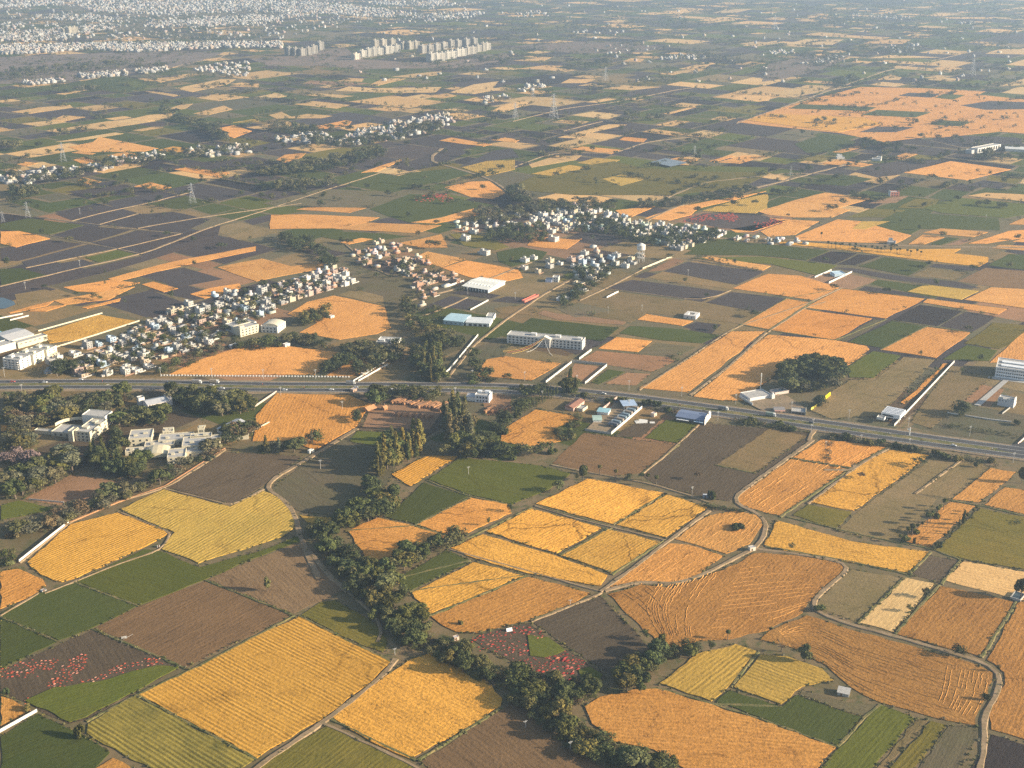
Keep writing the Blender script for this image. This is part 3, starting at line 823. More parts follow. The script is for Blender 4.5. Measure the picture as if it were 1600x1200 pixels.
# ---------------------------------------------------------------- trees: prototypes
def rot_rand(n, rng):
    a = rng.normal(size=(n, 3)); a /= np.linalg.norm(a, axis=1)[:, None]
    b = rng.normal(size=(n, 3)); b -= a * (a * b).sum(1)[:, None]; b /= np.linalg.norm(b, axis=1)[:, None]
    return a, b
def leaf_cloud(cl, nleaf, size, rng, up=.35):
    """leaf tufts spread over and inside a set of ellipsoid clumps -> quads"""
    C = np.array([c[:3] for c in cl]); R = np.array([c[3:6] for c in cl]); w = R.prod(1) ** (2 / 3); w /= w.sum()
    k = rng.choice(len(cl), nleaf, p=w)
    d = rng.normal(size=(nleaf, 3)); d /= np.linalg.norm(d, axis=1)[:, None]
    r = (.62 + .46 * rng.random(nleaf) ** .7)[:, None]
    p = C[k] + d * R[k] * r
    nrm = d + rng.normal(size=(nleaf, 3)) * .55; nrm[:, 2] += up; nrm /= np.linalg.norm(nrm, axis=1)[:, None]
    q = rng.normal(size=(nleaf, 3)); q -= nrm * (nrm * q).sum(1)[:, None]; q /= np.linalg.norm(q, axis=1)[:, None]
    s = np.cross(nrm, q); z = size * (.6 + .8 * rng.random(nleaf))[:, None]
    V = np.stack([p - q * z, p - s * z * .62, p + q * z, p + s * z * .62], 1).reshape(-1, 3)
    V[:, 2] = np.maximum(V[:, 2], .05)
    return V, np.arange(nleaf * 4).reshape(-1, 4)
def clumps(kind, rng, H=8.0, W=8.0):
    cl = []
    if kind == 'round':
        z0 = H * .30; n = 15
        for i in range(n):
            a = rng.uniform(0, 2 * PI); rr = (rng.random() ** .55) * W * .36; t = rng.random()
            z = z0 + (H - z0) * (.14 + .68 * t); rr *= math.sqrt(max(.12, 1 - (2 * t - .85) ** 2))
            s = W * rng.uniform(.12, .20)
            cl.append((rr * math.cos(a), rr * math.sin(a), z, s, s, s * rng.uniform(.62, .85)))
    elif kind == 'wide':
        n = 17
        for i in range(n):
            a = 2 * PI * i / n * 2.6 + rng.uniform(-.3, .3); rr = W * .42 * math.sqrt((i + .5) / n)
            z = H * (.62 + .22 * rng.random() - .18 * (rr / (W * .42)) ** 2); s = W * rng.uniform(.10, .16)
            cl.append((rr * math.cos(a), rr * math.sin(a), z, s, s, s * .62))
    elif kind == 'tall':
        n = 15
        for i in range(n):
            t = (i + .5) / n; z = H * (.16 + .80 * t); rr = W * .26 * (1 - .75 * t) * rng.uniform(.3, 1); a = rng.uniform(0, 2 * PI)
            s = W * .5 * (.62 - .38 * t) * rng.uniform(.6, .95)
            cl.append((rr * math.cos(a), rr * math.sin(a), z, s, s, s * 1.25))
    elif kind == 'bush':
        n = 9
        for i in range(n):
            a = rng.uniform(0, 2 * PI); rr = W * .34 * math.sqrt(rng.random()); s = W * rng.uniform(.14, .22)
            cl.append((rr * math.cos(a), rr * math.sin(a), H * rng.uniform(.25, .66), s, s, min(s, H * .32)))
    elif kind == 'palm':
        cl = [(0, 0, H * .86, W * .36, W * .36, H * .13), (0, 0, H * .76, W * .3, W * .3, H * .08)]
    elif kind == 'bare':
        n = 12
        for i in range(n):
            a = rng.uniform(0, 2 * PI); rr = W * .38 * math.sqrt(rng.random())
            cl.append((rr * math.cos(a), rr * math.sin(a), H * rng.uniform(.5, .92), W * .09, W * .09, W * .07))
    return cl
def trunk_mesh(kind, cl, rng, H=8.0, W=8.0):
    b = MB(); 
    if kind == 'palm': b.tube((0, 0, -.2), (.15, .1, H * .84), .2, .13, 6); return b.mesh('trunk', M['bark'])
    if kind == 'bush':
        for i in range(4): a = i * 1.6; b.tube((0, 0, -.1), (math.cos(a) * W * .2, math.sin(a) * W * .2, H * .5), .09, .04, 4)
        return b.mesh('trunk', M['bark'])
    fork = H * (.30 if kind != 'tall' else .75); lean = (rng.uniform(-.25, .25), rng.uniform(-.25, .25), fork)
    b.tube((0, 0, -.3), lean, .30 if kind != 'tall' else .22, .20 if kind != 'tall' else .08, 7)
    for c in cl[::1 if kind == 'bare' else 2]:
        m = tuple(lean[i] + (c[i] - lean[i]) * .5 + rng.uniform(-.25, .25) for i in range(3)); s = lean if kind != 'tall' else (0, 0, c[2] * .8)
        b.tube(s, m, .12, .08, 4); b.tube(m, c[:3], .08, .03, 4)
        if kind == 'bare':
            for _ in range(4): b.tube(c[:3], tuple(c[i] + rng.uniform(-.8, .8) + (.3 if i == 2 else 0) for i in range(3)), .035, .012, 3)
    return b.mesh('trunk', M['bark'])
TP = {}
for kind, nv, nl, sz in (('round', 6, 1700, .46), ('wide', 3, 1500, .44), ('tall', 4, 1300, .42), ('bush', 4, 700, .40), ('palm', 2, 220, .42), ('bare', 2, 150, .2)):
    TP[kind] = []
    for v in range(nv):
        rng = np.random.default_rng(hash_seed := 100 * len(kind) + v * 7 + ord(kind[0]))
        H, W = (8.0, 8.0) if kind != 'tall' else (12.0, 5.5)
        if kind == 'bush': H, W = 3.0, 5.0
        if kind == 'palm': H, W = 6.5, 3.2
        cl = clumps(kind, rng, H, W)
        V, Fc = leaf_cloud(cl, nl, sz, rng)
        TP[kind].append((np_mesh('crown', V, Fc, M['leaf']), trunk_mesh(kind, cl, rng, H, W), H, W))
# small far version of a crown: fewer, larger tufts
FARP = []
for v in range(10):
    rng = np.random.default_rng(900 + v); cl = clumps(['round', 'wide', 'round', 'bush', 'tall'][v % 5], rng, 1.0, 1.0)
    V, Fc = leaf_cloud([(c[0], c[1], c[2], c[3] * 1.15, c[4] * 1.15, c[5] * 1.15) for c in cl], 62, .085, rng); FARP.append((V, Fc))
FARH = []
for v in range(10):
    rng = np.random.default_rng(950 + v); cl = clumps(['round', 'wide', 'round', 'bush', 'tall'][v % 5], rng, 1.0, 1.0)
    FARH.append(leaf_cloud([(c[0], c[1], c[2], c[3] * 1.1, c[4] * 1.1, c[5] * 1.1) for c in cl], 420, .05, rng))
FARW = [leaf_cloud([(0, 0, .4, .4, .4, .36)], 16, .26, np.random.default_rng(40 + v)) for v in range(6)]
TONES = {  # foliage base colour, word
 'dark': ((.050, .058, .022), 'dark green'), 'green': ((.070, .080, .026), 'mid green'), 'olive': ((.104, .096, .036), 'olive green'),
 'grey': ((.110, .100, .058), 'dusty grey-green'), 'yellow': ((.135, .115, .032), 'yellowish green'), 'pink': ((.21, .145, .125), 'pinkish grey'), 'brown': ((.13, .088, .045), 'rusty brown')}
UNDER = []
TREES = []   # (kind, tone, position, height, width, place phrase)
def tree(kind, tone, x, y, hpx, wpx=None, place='', gap=0):
    p = G(x, y); s = mpp(x, y); H = hpx / (s * .93); W = (wpx / s) if wpx else None
    TREES.append((kind, tone, p, H, W, place))
def clear_of(p, r):
    return all((p.x - t[2].x) ** 2 + (p.y - t[2].y) ** 2 > r * r for t in TREES)
def band(pts, n, place, kinds='round round wide bush', tones='dark green green olive', h=(6, 9), sep=3.4, asp=(.85, 1.15)):
    """n trees scattered along a strip given by pixel centre points and half widths"""
    kinds = kinds.split(); tones = tones.split(); seg = []
    for a, b in zip(pts[:-1], pts[1:]): seg.append((math.hypot(b[0] - a[0], b[1] - a[1]) + 2) * (a[2] + b[2]))
    if not seg: seg = [1]; pts = [pts[0], pts[0]]
    if 'creek' in place: kinds = ['round', 'bush', 'wide', 'bush', 'round']; sep = 2.5; n = int(n * 1.3)
    n = int(n * (1.7 if place != 'far' else 1.4)); made = tries = 0
    if place != 'far' and 'row' not in place: UNDER.append((pts, n))
    while made < n and tries < n * 14:
        tries += 1; i = random.choices(range(len(seg)), seg)[0]; t = random.random(); a, b = pts[i], pts[i + 1]
        w = a[2] + (b[2] - a[2]) * t; dx, dy = b[0] - a[0], b[1] - a[1]; L = math.hypot(dx, dy) + 1e-6; o = random.uniform(-w, w)
        x = a[0] + dx * t - dy / L * o; y = a[1] + dy * t + dx / L * o * (.8 if abs(dx) > abs(dy) else .6) + 4
        p = G(x, y)
        if not clear_of(p, sep * 1.05): continue
        k = random.choice(kinds); H = random.uniform(*h) * random.choice((.7, .9, 1, 1, 1.1, 1.25)) * (1.12 if place == 'far' else 1.3) * (.5 if k == 'bush' else 1.35 if k == 'tall' else .8 if k == 'palm' else 1)
        if 'creek' in place: H *= .86
        W = H * random.uniform(*asp) * {'tall': .42, 'bush': 1.7, 'wide': 1.45, 'palm': .5}.get(k, 1.28)
        TREES.append((k, random.choice(tones), p, H, W, place)); made += 1
CR = 'in the thicket along the winding creek'
band([(488, 822, 10), (505, 845, 16), (525, 868, 22), (548, 892, 24)], 22, 'in the creek thicket beside the lane bend', h=(6, 9.5))
band([(552, 895, 26), (590, 925, 32), (615, 945, 30)], 20, 'in the creek thicket below the bright green strip', h=(6, 9))
band([(625, 960, 24), (640, 985, 30), (660, 1000, 24)], 18, 'in the creek thicket beside the striped wheat corner', h=(5, 8))
band([(680, 1008, 20), (705, 1022, 20), (740, 1040, 16), (775, 1062, 18)], 20, 'in the creek thicket above the rounded wheat field', h=(4.5, 7.5))
band([(800, 1075, 24), (840, 1088, 30), (880, 1085, 26), (925, 1075, 16)], 26, 'in the creek thicket under the red heap field', 'round bush bush round', 'dark green olive green', h=(4.5, 7.5), sep=3)
band([(835, 1105, 16), (870, 1130, 20), (905, 1155, 22), (950, 1178, 22), (1010, 1192, 16), (1060, 1200, 10)], 30, 'in the creek thicket beside the lowest plough land', 'round bush bush bush', 'yellow olive green dark', h=(4, 7), sep=2.8)
band([(968, 1070, 12), (995, 1055, 20), (1018, 1038, 18), (1028, 1018, 8), (1060, 1022, 10), (1095, 1012, 8)], 20, 'in the hedge below the brown rhombus', h=(4.5, 7.5), sep=3)
for a in [(1008, 1000, 20, 18), (1034, 1010, 24, 14), (1078, 1028, 22, 26), (1110, 1016, 16, 18), (1001, 1085, 22, 16)]:
    tree('round', 'green', *a, place='on the field corner beside the brown rhombus')
band([(596, 893, 6), (625, 880, 10), (660, 862, 10), (690, 850, 8)], 12, 'in the hedge above the dark green strip', h=(5, 8), sep=3.2)
band([(705, 845, 6), (722, 838, 7)], 4, 'at the hedge end beside the orange wheat', h=(5, 8))
band([(595, 800, 12), (612, 785, 14), (590, 770, 12), (575, 762, 8)], 15, 'in the tree belt beside the grey fallow', h=(6, 9))
band([(530, 820, 8), (560, 808, 10), (590, 800, 8)], 10, 'in the tree belt above the rounded orange field', h=(6, 9))
band([(592, 742, 4), (600, 728, 8), (620, 712, 12), (640, 708, 10), (660, 702, 5)], 20, 'in the tall grove over the narrow gold strip', 'tall tall tall round', 'yellow olive yellow green', h=(9, 12.5), sep=3)
band([(704, 646, 12), (708, 656, 14), (720, 675, 20), (722, 700, 18)], 26, 'in the tall grove beside the brick yard', 'tall tall round tall', 'olive green grey olive', h=(9, 13), sep=3.6)
band([(690, 705, 8), (740, 707, 12), (780, 708, 10), (835, 708, 8), (862, 700, 6)], 16, 'in the row above the green wedge field', h=(6, 9))
band([(745, 690, 8), (775, 678, 12), (795, 655, 8), (830, 620, 8), (850, 610, 8)], 20, 'beside the clipped conifer row', 'round round bush wide', 'dark green dark', h=(6, 9))
for i in range(15): tree('tall', 'green', 806 + i * 4.6, 651 - i * 2.35 + random.uniform(-1, 1), random.uniform(15, 20), 5, 'in the clipped conifer row by the highway')
band([(615, 612, 5), (640, 617, 8), (670, 620, 8), (690, 612, 8)], 12, 'between the highway and the brick yard', 'round wide bush', 'olive dark green', h=(6, 8))
band([(588, 618, 5), (592, 630, 6)], 3, 'at the corner of the brick yard field', 'round wide', 'green dark', h=(8, 10))
band([(556, 655, 6), (562, 650, 5)], 3, 'at the lane end below the brick yard', 'round', 'dark', h=(5, 7))
band([(862, 676, 8), (885, 684, 6), (900, 660, 8), (905, 645, 5)], 10, 'between the shaded stubble and the vehicle yard', 'round bush bush', 'green olive dark', h=(4, 7))
band([(868, 672, 6)], 3, 'in the shaded stubble plot', 'bush', 'dark', h=(6, 8))
band([(880, 612, 4), (890, 608, 4), (900, 610, 5)], 6, 'by the highway in front of the walled square', 'tall round', 'dark green', h=(7, 10))
W1 = 'in the campus wood along the highway'
band([(10, 625, 8), (60, 636, 16), (110, 640, 18), (160, 634, 16), (205, 618, 8)], 46, 'in the wood above the curved building', 'round round wide bush', 'grey olive dark green', h=(6, 9.5), sep=4.2)
band([(265, 615, 8), (310, 632, 14), (350, 636, 14), (390, 634, 10)], 34, 'in the wood beside the pink-roofed hall', 'round round wide', 'olive dark grey green', h=(7, 10), sep=4.2)
band([(180, 655, 12), (225, 655, 12), (258, 656, 8)], 14, 'among the campus buildings', 'round wide', 'dark green olive', h=(6, 9))
band([(10, 648, 10), (45, 662, 10), (100, 652, 6), (150, 648, 5)], 18, 'in the grey wood west of the curved building', 'round wide bush', 'grey olive brown', h=(6, 9))
band([(185, 672, 6), (178, 690, 6), (190, 715, 5)], 9, 'between the two campus buildings', 'round bush', 'dark olive', h=(6, 8))
band([(8, 690, 14), (50, 700, 8), (20, 660, 10)], 12, 'by the small orange field', 'round wide', 'grey olive', h=(6, 9))
band([(6, 717, 5), (30, 718, 5), (52, 722, 4)], 8, 'in the flowering row beside the curved building', 'round wide', 'pink', h=(5, 7), sep=3.4)
band([(8, 770, 12), (45, 755, 18), (85, 738, 18), (115, 720, 16)], 26, 'in the dense clump above the bare play ground', 'round wide round', 'grey olive green', h=(7, 10), sep=3.8)
band([(140, 708, 10), (165, 725, 14), (200, 738, 12), (225, 730, 8)], 22, 'in the dark grove below the curved building', 'round round tall', 'dark green dark', h=(6, 9), sep=3.4)
band([(15, 832, 10), (60, 822, 12), (105, 808, 12), (150, 790, 12), (200, 768, 12), (250, 748, 10), (300, 722, 8), (340, 704, 6)], 40, 'in the hedge behind the long boundary wall', 'round bush wide round', 'grey olive dark brown', h=(5, 8), sep=3.4)
band([(5, 880, 8), (20, 870, 8)], 5, 'beside the low boundary wall end', 'bush round', 'olive green', h=(4, 6))
band([(352, 690, 8), (375, 678, 10), (398, 668, 8)], 10, 'at the end of the campus terraces', 'round wide', 'olive dark brown', h=(6, 9))
band([(410, 702, 5), (440, 700, 6), (470, 698, 5), (498, 684, 5)], 12, 'in the row below the orange field', 'round round tall bush', 'olive green grey', h=(5, 8))
NR = 'north of the highway'
band([(502, 582, 5), (520, 574, 5), (545, 562, 5)], 9, 'in the hedge splitting the two orange fields', 'round wide', 'dark green', h=(6, 8), sep=4)
band([(558, 582, 6), (585, 570, 8), (600, 560, 6)], 8, 'between the lane walls and the small orange plot', 'round', 'dark olive', h=(6, 9))
band([(540, 548, 10), (565, 550, 12), (600, 556, 12), (625, 550, 10)], 24, 'around the pale bungalow', 'round wide', 'grey dark olive', h=(6, 9), sep=4)
band([(632, 470, 4), (636, 490, 8), (650, 510, 10), (672, 528, 12), (700, 535, 10), (720, 538, 8)], 26, 'in the dark belt beside the curved orange field', 'round round wide', 'dark green olive yellow', h=(6, 9), sep=4.4)
band([(645, 565, 14), (670, 560, 16), (690, 555, 12), (660, 586, 12), (690, 590, 6)], 26, 'in the grove between the two lane walls', 'round round tall', 'green dark olive', h=(7, 10), sep=4)
band([(735, 545, 8), (745, 575, 8), (770, 592, 5), (735, 592, 6)], 10, 'beside the white fence north of the highway', 'round bush', 'dark green', h=(6, 8))
tree('wide', 'dark', 793, 597, 15, 18, 'alone on the orange field edge by the highway')
band([(472, 505, 4), (492, 498, 6), (512, 492, 5)], 10, 'in the clump standing in the orange field', 'round', 'green yellow dark', h=(7, 9), sep=4)
band([(355, 535, 8), (390, 540, 8), (425, 535, 8), (455, 528, 8), (490, 536, 5), (520, 540, 4)], 24, 'in the belt below the cream hotel', 'round wide bush', 'dark green olive', h=(5, 8), sep=4)
band([(240, 580, 8), (280, 566, 10), (320, 550, 10), (350, 540, 8)], 22, 'in the scrub strip beside the housing colony', 'round bush bush', 'grey olive green', h=(4, 7), sep=4)
band([(88, 582, 6), (105, 574, 8), (118, 580, 5)], 8, 'in the dark clump by the roadside apartments', 'round', 'dark', h=(6, 9), sep=3.5)
band([(120, 572, 16), (170, 566, 25), (260, 530, 34), (340, 500, 34), (430, 460, 25), (510, 440, 14)], 90, 'between the houses of the roadside colony', 'round bush round', 'dark green olive', h=(4, 7), sep=7)
band([(560, 420, 10), (620, 420, 20), (680, 420, 20), (650, 460, 20), (690, 500, 14)], 34, 'between the brick houses', 'round bush', 'dark green olive', h=(4, 7), sep=7)
band([(505, 405, 8), (520, 415, 8), (480, 375, 8), (470, 388, 6), (440, 370, 8)], 24, 'in the belt by the small green field', 'round wide', 'dark green', h=(6, 9), sep=5)
band([(740, 340, 10), (790, 335, 14), (840, 325, 10), (900, 320, 10), (960, 320, 8)], 70, 'along the river bank behind the white village', 'round wide', 'dark olive grey', h=(6, 9), sep=5)
band([(760, 370, 10), (800, 365, 14), (850, 365, 14)], 26, 'at the west end of the white village', 'round', 'dark green', h=(6, 9), sep=6)
band([(900, 350, 14), (960, 355, 14), (1000, 370, 16), (1060, 370, 16), (1120, 370, 8)], 60, 'inside the white village', 'round', 'dark dark green', h=(5, 9), sep=7)
band([(900, 430, 12), (940, 430, 12), (900, 455, 10), (880, 475, 8), (960, 410, 10)], 40, 'around the water tower houses', 'round bush', 'dark green', h=(5, 8), sep=6)
band([(1000, 318, 6), (1060, 315, 6), (1110, 306, 6), (1180, 292, 5)], 50, 'along the far river line', 'round wide', 'dark grey', h=(5, 8), sep=6)
band([(1218, 592, 6), (1240, 580, 10), (1275, 578, 10), (1312, 585, 7)], 28, 'in the dark grove behind the walled bungalow', 'round wide', 'dark dark green', h=(8, 11), sep=4.2)
band([(1225, 604, 6), (1255, 604, 8), (1290, 602, 8), (1312, 594, 5)], 18, 'in the grove over the yellow wall', 'round wide bush', 'grey olive dark', h=(6, 9), sep=4)
band([(1275, 632, 4), (1285, 628, 4)], 4, 'inside the yellow wall', 'round', 'dark', h=(5, 7), sep=3)
# hedges, shrubs on verges
band([(800, 604, 3), (860, 612, 4), (1010, 632, 4), (1060, 642, 4)], 16, 'on the south verge of the highway', 'bush', 'dark olive grey', h=(5, 8), sep=4)
band([(1150, 655, 3), (1200, 662, 4), (1240, 668, 4)], 12, 'on the highway verge above the plough land', 'bush', 'dark olive', h=(5, 8), sep=4)
band([(1300, 678, 3), (1380, 694, 4), (1450, 706, 4), (1560, 722, 4)], 20, 'on the highway verge above the gold plots', 'bush', 'olive grey dark', h=(4, 7), sep=4)
band([(1470, 660, 3), (1520, 668, 4), (1590, 678, 4)], 18, 'in the planted rows by the side road', 'bush', 'dark olive', h=(3, 5), sep=3)
band([(1497, 648, 4), (1505, 642, 4)], 4, 'by the gate of the block yard', 'round', 'dark', h=(6, 8), sep=3)
band([(1300, 680, 3), (1290, 724, 3)], 4, 'beside the dirt lane at the highway', 'bush', 'grey', h=(4, 6))
band([(1100, 788, 4), (1140, 794, 3), (1160, 796, 3)], 7, 'on the bank where the field lanes meet', 'bush', 'dark green', h=(3, 5), sep=2.6)
band([(1405, 845, 2), (1450, 815, 2), (1480, 788, 2)], 10, 'in the palm row beside the narrow stubble', 'palm palm bush', 'dark green', h=(5, 8), sep=3.5)
band([(1458, 856, 2), (1490, 830, 2), (1528, 795, 2)], 11, 'in the young row beside the olive field', 'palm bush tall', 'dark', h=(4, 6), sep=3.5)
band([(1412, 620, 2), (1435, 600, 2), (1470, 572, 2)], 10, 'in the row beside the walled yard', 'bush palm', 'dark green', h=(4, 6), sep=4)
L1 = [('round', 'olive', 418, 924, 24, 15, 'alone in the brown ploughed field'), ('palm', 'dark', 1137, 1000, 17, 10, 'at the edge of the big stubble field'),
 ('bare', 'brown', 1221, 1018, 22, 26, 'at the stubble edge'), ('round', 'olive', 1257, 1034, 30, 27, 'over the small farm track bend'),
 ('round', 'dark', 1497, 1025, 20, 31, 'beside the curving lane'), ('round', 'dark', 1448, 934, 17, 19, 'in the pale strip'),
 ('round', 'green', 1419, 956, 14, 13, 'in the pale strip, the smaller one'), ('round', 'dark', 1594, 935, 36, 26, 'by the tank at the edge of the pale plot'),
 ('wide', 'dark', 1434, 729, 15, 25, 'at the head of the gold plot'), ('round', 'olive', 1237, 860, 14, 13, 'in the olive gold field'),
 ('bush', 'dark', 1153, 826, 8, 26, 'in the middle of the rounded stubble'), ('bush', 'dark', 1590, 818, 6, 18, 'in the right-hand stubble'), ('bush', 'green', 1281, 954, 10, 20, 'in the dark fallow corner'),
 ('round', 'dark', 911, 750, 23, 22, 'at the corner of the plough land'), ('round', 'green', 872, 768, 20, 24, 'on the green field edge'), ('round', 'green', 901, 752, 14, 10, 'beside the corner tree'),
 ('round', 'dark', 797, 800, 14, 14, 'between the orange and the gold plots'), ('round', 'green', 764, 822, 16, 8, 'at the tip of the orange plot'),
 ('palm', 'olive', 937, 742, 16, 9, 'standing in the brown plough land'), ('palm', 'olive', 962, 749, 16, 8, 'behind the gold quarter plots'),
 ('round', 'dark', 982, 752, 12, 20, 'behind the gold quarter plots'), ('palm', 'dark', 1003, 750, 11, 10, 'behind the dark round bush'), ('palm', 'dark', 1012, 752, 12, 9, 'beside the plough land path'), ('palm', 'dark', 1025, 760, 18, 8, 'at the gold plot edge'),
 ('bare', 'brown', 1089, 750, 16, 12, 'in the dark plough land'), ('palm', 'dark', 1081, 776, 16, 5, 'by the white pump shed'), ('bush', 'dark', 1112, 780, 16, 14, 'by the white pump shed'),
 ('bush', 'dark', 125, 1152, 24, 18, 'beside the striped green wheat'), ('bush', 'olive', 45, 1110, 10, 16, 'at the end of the white wall'), ('bush', 'dark', 10, 1085, 13, 12, 'in the red heap field corner'),
 ('round', 'green', 583, 972, 22, 20, 'beside the lane under the creek'), ('round', 'green', 655, 1006, 14, 12, 'at the wheat corner'), ('bush', 'olive', 720, 976, 8, 9, 'in the light gold field'),
 ('round', 'dark', 1558, 1050, 14, 8, 'at the lane bend'), ('bush', 'dark', 1540, 1095, 12, 12, 'beside the lane below the stubble'), ('bare', 'brown', 1345, 748, 12, 14, 'on the bank between the strips'), ('bush', 'dark', 1343, 724, 6, 12, 'on the bank between the strips'),
 ('bush', 'dark', 1525, 730, 8, 8, 'above the orange strips'), ('round', 'dark', 1596, 755, 26, 16, 'at the edge beside the orange strip'), ('bush', 'dark', 1460, 800, 5, 14, 'on the brown fallow'), ('bush', 'dark', 1428, 850, 12, 6, 'at the strip corner'), ('bush', 'dark', 1405, 830, 7, 12, 'on the brown fallow'),
 ('bush', 'dark', 1590, 664, 8, 14, 'by the side road'), ('round', 'dark', 1104, 466, 9, 10, 'alone in the dark field'), ('round', 'dark', 383, 550, 7, 7, 'alone in the orange field by the colony'),
 ('wide', 'dark', 1090, 334, 13, 15, 'alone at the tip of the gold wedge'), ('wide', 'dark', 1297, 331, 12, 18, 'in the orange field'), ('round', 'dark', 1306, 328, 9, 9, 'in the orange field'), ('round', 'dark', 1297, 343, 6, 6, 'by the orange field path'), ('bare', 'brown', 1231, 341, 9, 7, 'at the red-dotted field'),
 ('round', 'dark', 1406, 348, 7, 9, 'in the wide green field'), ('palm', 'dark', 1397, 337, 9, 4, 'in the olive field'), ('palm', 'dark', 1283, 373, 10, 5, 'on the orange field edge'),
 ('wide', 'dark', 671, 388, 14, 17, 'beside the brick houses'), ('wide', 'dark', 683, 389, 14, 14, 'beside the brick houses'), ('round', 'dark', 642, 384, 7, 5, 'on the orange plot'), ('round', 'dark', 699, 378, 10, 11, 'by the olive field'), ('round', 'dark', 718, 385, 9, 9, 'by the olive field'), ('wide', 'dark', 547, 382, 10, 14, 'on the small orange plot'), ('round', 'dark', 653, 370, 10, 10, 'at the orange path'),
 ('round', 'dark', 640, 340, 10, 14, 'in the green field'), ('round', 'green', 667, 406, 8, 9, 'in the orange plot'), ('wide', 'dark', 669, 419, 7, 8, 'by the orange plot'), ('round', 'dark', 925, 375, 8, 16, 'in the dark village field'),
 ('round', 'dark', 267, 466, 13, 14, 'at the colony edge'), ('round', 'dark', 211, 448, 8, 14, 'by the dark plot'), ('round', 'dark', 165, 446, 8, 8, 'in the gold strips'), ('round', 'dark', 197, 462, 6, 15, 'by the gold strips'), ('round', 'dark', 195, 474, 8, 11, 'by the gold strips'),
 ('round', 'dark', 164, 428, 8, 7, 'above the gold strips'), ('round', 'dark', 304, 416, 10, 10, 'by the dark plot corner'), ('round', 'dark', 67, 368, 12, 11, 'on the orange corner'), ('round', 'dark', 238, 335, 8, 10, 'above the dark grid'), ('round', 'dark', 256, 338, 7, 9, 'above the dark grid'), ('round', 'dark', 303, 378, 9, 12, 'in the gold strip'), ('round', 'dark', 391, 376, 8, 9, 'in the gold strip'), ('round', 'dark', 12, 415, 13, 17, 'by the green corner'), ('wide', 'dark', 345, 388, 9, 20, 'in the gold strip'),
 ('round', 'olive', 317, 322, 8, 12, 'by the pylon')]
for k, t, x, y, h, w, pl in L1: tree(k, t, x, y, h, w, pl)
for i in range(22):
    x = 1290 + i * 7 + random.uniform(-4, 4); tree('palm', 'dark', x, 386 + (x - 1290) * .085 + random.uniform(-1, 2), random.uniform(6.5, 10), random.uniform(4, 6), 'in the palm row along the gold strip')
for i in range(10): x = 1160 + i * 7 + random.uniform(-4, 4); tree('round', 'dark', x, 380 + random.uniform(-1, 3), random.uniform(6, 8), random.uniform(6, 10), 'along the village lane')
for x, y, h in [(1110, 407, 7), (1125, 408, 6), (1123, 412, 7), (1136, 411, 8), (1147, 413, 9), (1166, 419, 4), (1102, 405, 8), (1113, 410, 8), (1129, 410, 5), (1138, 416, 6)]:
    tree('round', 'dark', x, y, h, h, 'in the row along the small pale strip')
# groves and hedgerows of the far plain
FARBANDS = [([(405, 270, 5), (450, 264, 8), (500, 258, 10), (550, 250, 9), (600, 236, 8)], 130), ([(430, 290, 6), (470, 290, 6), (520, 285, 5)], 30), ([(270, 182, 5), (300, 190, 6), (330, 202, 6), (352, 216, 4)], 60), ([(250, 170, 4), (280, 178, 4)], 14),
 ([(420, 195, 6), (460, 202, 7), (520, 198, 6)], 40), ([(480, 222, 6), (560, 222, 8), (640, 205, 8), (690, 190, 5)], 60), ([(630, 200, 6), (690, 200, 6)], 24), ([(0, 225, 5), (30, 230, 4)], 12), ([(10, 275, 8), (60, 280, 10), (130, 270, 6), (200, 250, 6), (300, 240, 6), (400, 228, 6)], 90), ([(20, 300, 8), (60, 300, 6)], 20),
 ([(800, 300, 8), (820, 315, 8)], 26), ([(960, 190, 3), (1000, 184, 3), (1040, 182, 3)], 16), ([(1000, 125, 4), (1060, 125, 4)], 20), ([(880, 105, 5), (930, 100, 5), (960, 92, 4)], 40), ([(0, 118, 8), (60, 110, 8), (120, 103, 8), (200, 98, 7), (260, 102, 5)], 190), ([(120, 138, 4), (160, 137, 4)], 16),
 ([(500, 60, 5), (600, 55, 7), (700, 50, 7), (800, 55, 7)], 120), ([(420, 45, 6), (500, 35, 6), (600, 28, 5), (700, 20, 5)], 110), ([(800, 30, 5), (860, 45, 6), (930, 45, 5), (1000, 35, 5), (1100, 35, 6), (1180, 45, 5)], 150), ([(1290, 20, 8), (1310, 35, 8), (1300, 10, 6)], 90), ([(1230, 40, 5), (1350, 30, 5), (1420, 40, 6), (1500, 55, 5), (1590, 50, 5)], 130), ([(1250, 85, 6), (1300, 90, 6), (1350, 75, 5), (1420, 78, 5)], 90), ([(1320, 120, 4), (1340, 122, 5), (1300, 130, 4)], 30), ([(1480, 70, 4), (1530, 75, 4), (1590, 60, 4)], 40), ([(1210, 95, 5), (1120, 90, 4), (1060, 80, 3)], 40), ([(1540, 5, 5), (1400, 5, 4), (1200, 8, 4), (1000, 8, 4), (850, 5, 4)], 120), ([(750, 92, 4), (800, 88, 4), (780, 100, 3)], 30), ([(1520, 245, 3), (1580, 245, 3)], 14), ([(1340, 225, 3), (1440, 235, 3)], 14),
 ([(0, 40, 20), (100, 36, 24), (220, 34, 24), (330, 34, 24), (420, 20, 16), (520, 14, 10)], 700), ([(0, 60, 12), (200, 60, 10), (420, 58, 8)], 160), ([(280, 60, 8), (340, 58, 8), (230, 52, 6)], 90)]
for pts, n in FARBANDS: band(pts, n, 'far', 'round wide round bush', 'dark dark olive grey', h=(7, 14), sep=5)
rr = random.Random(3)
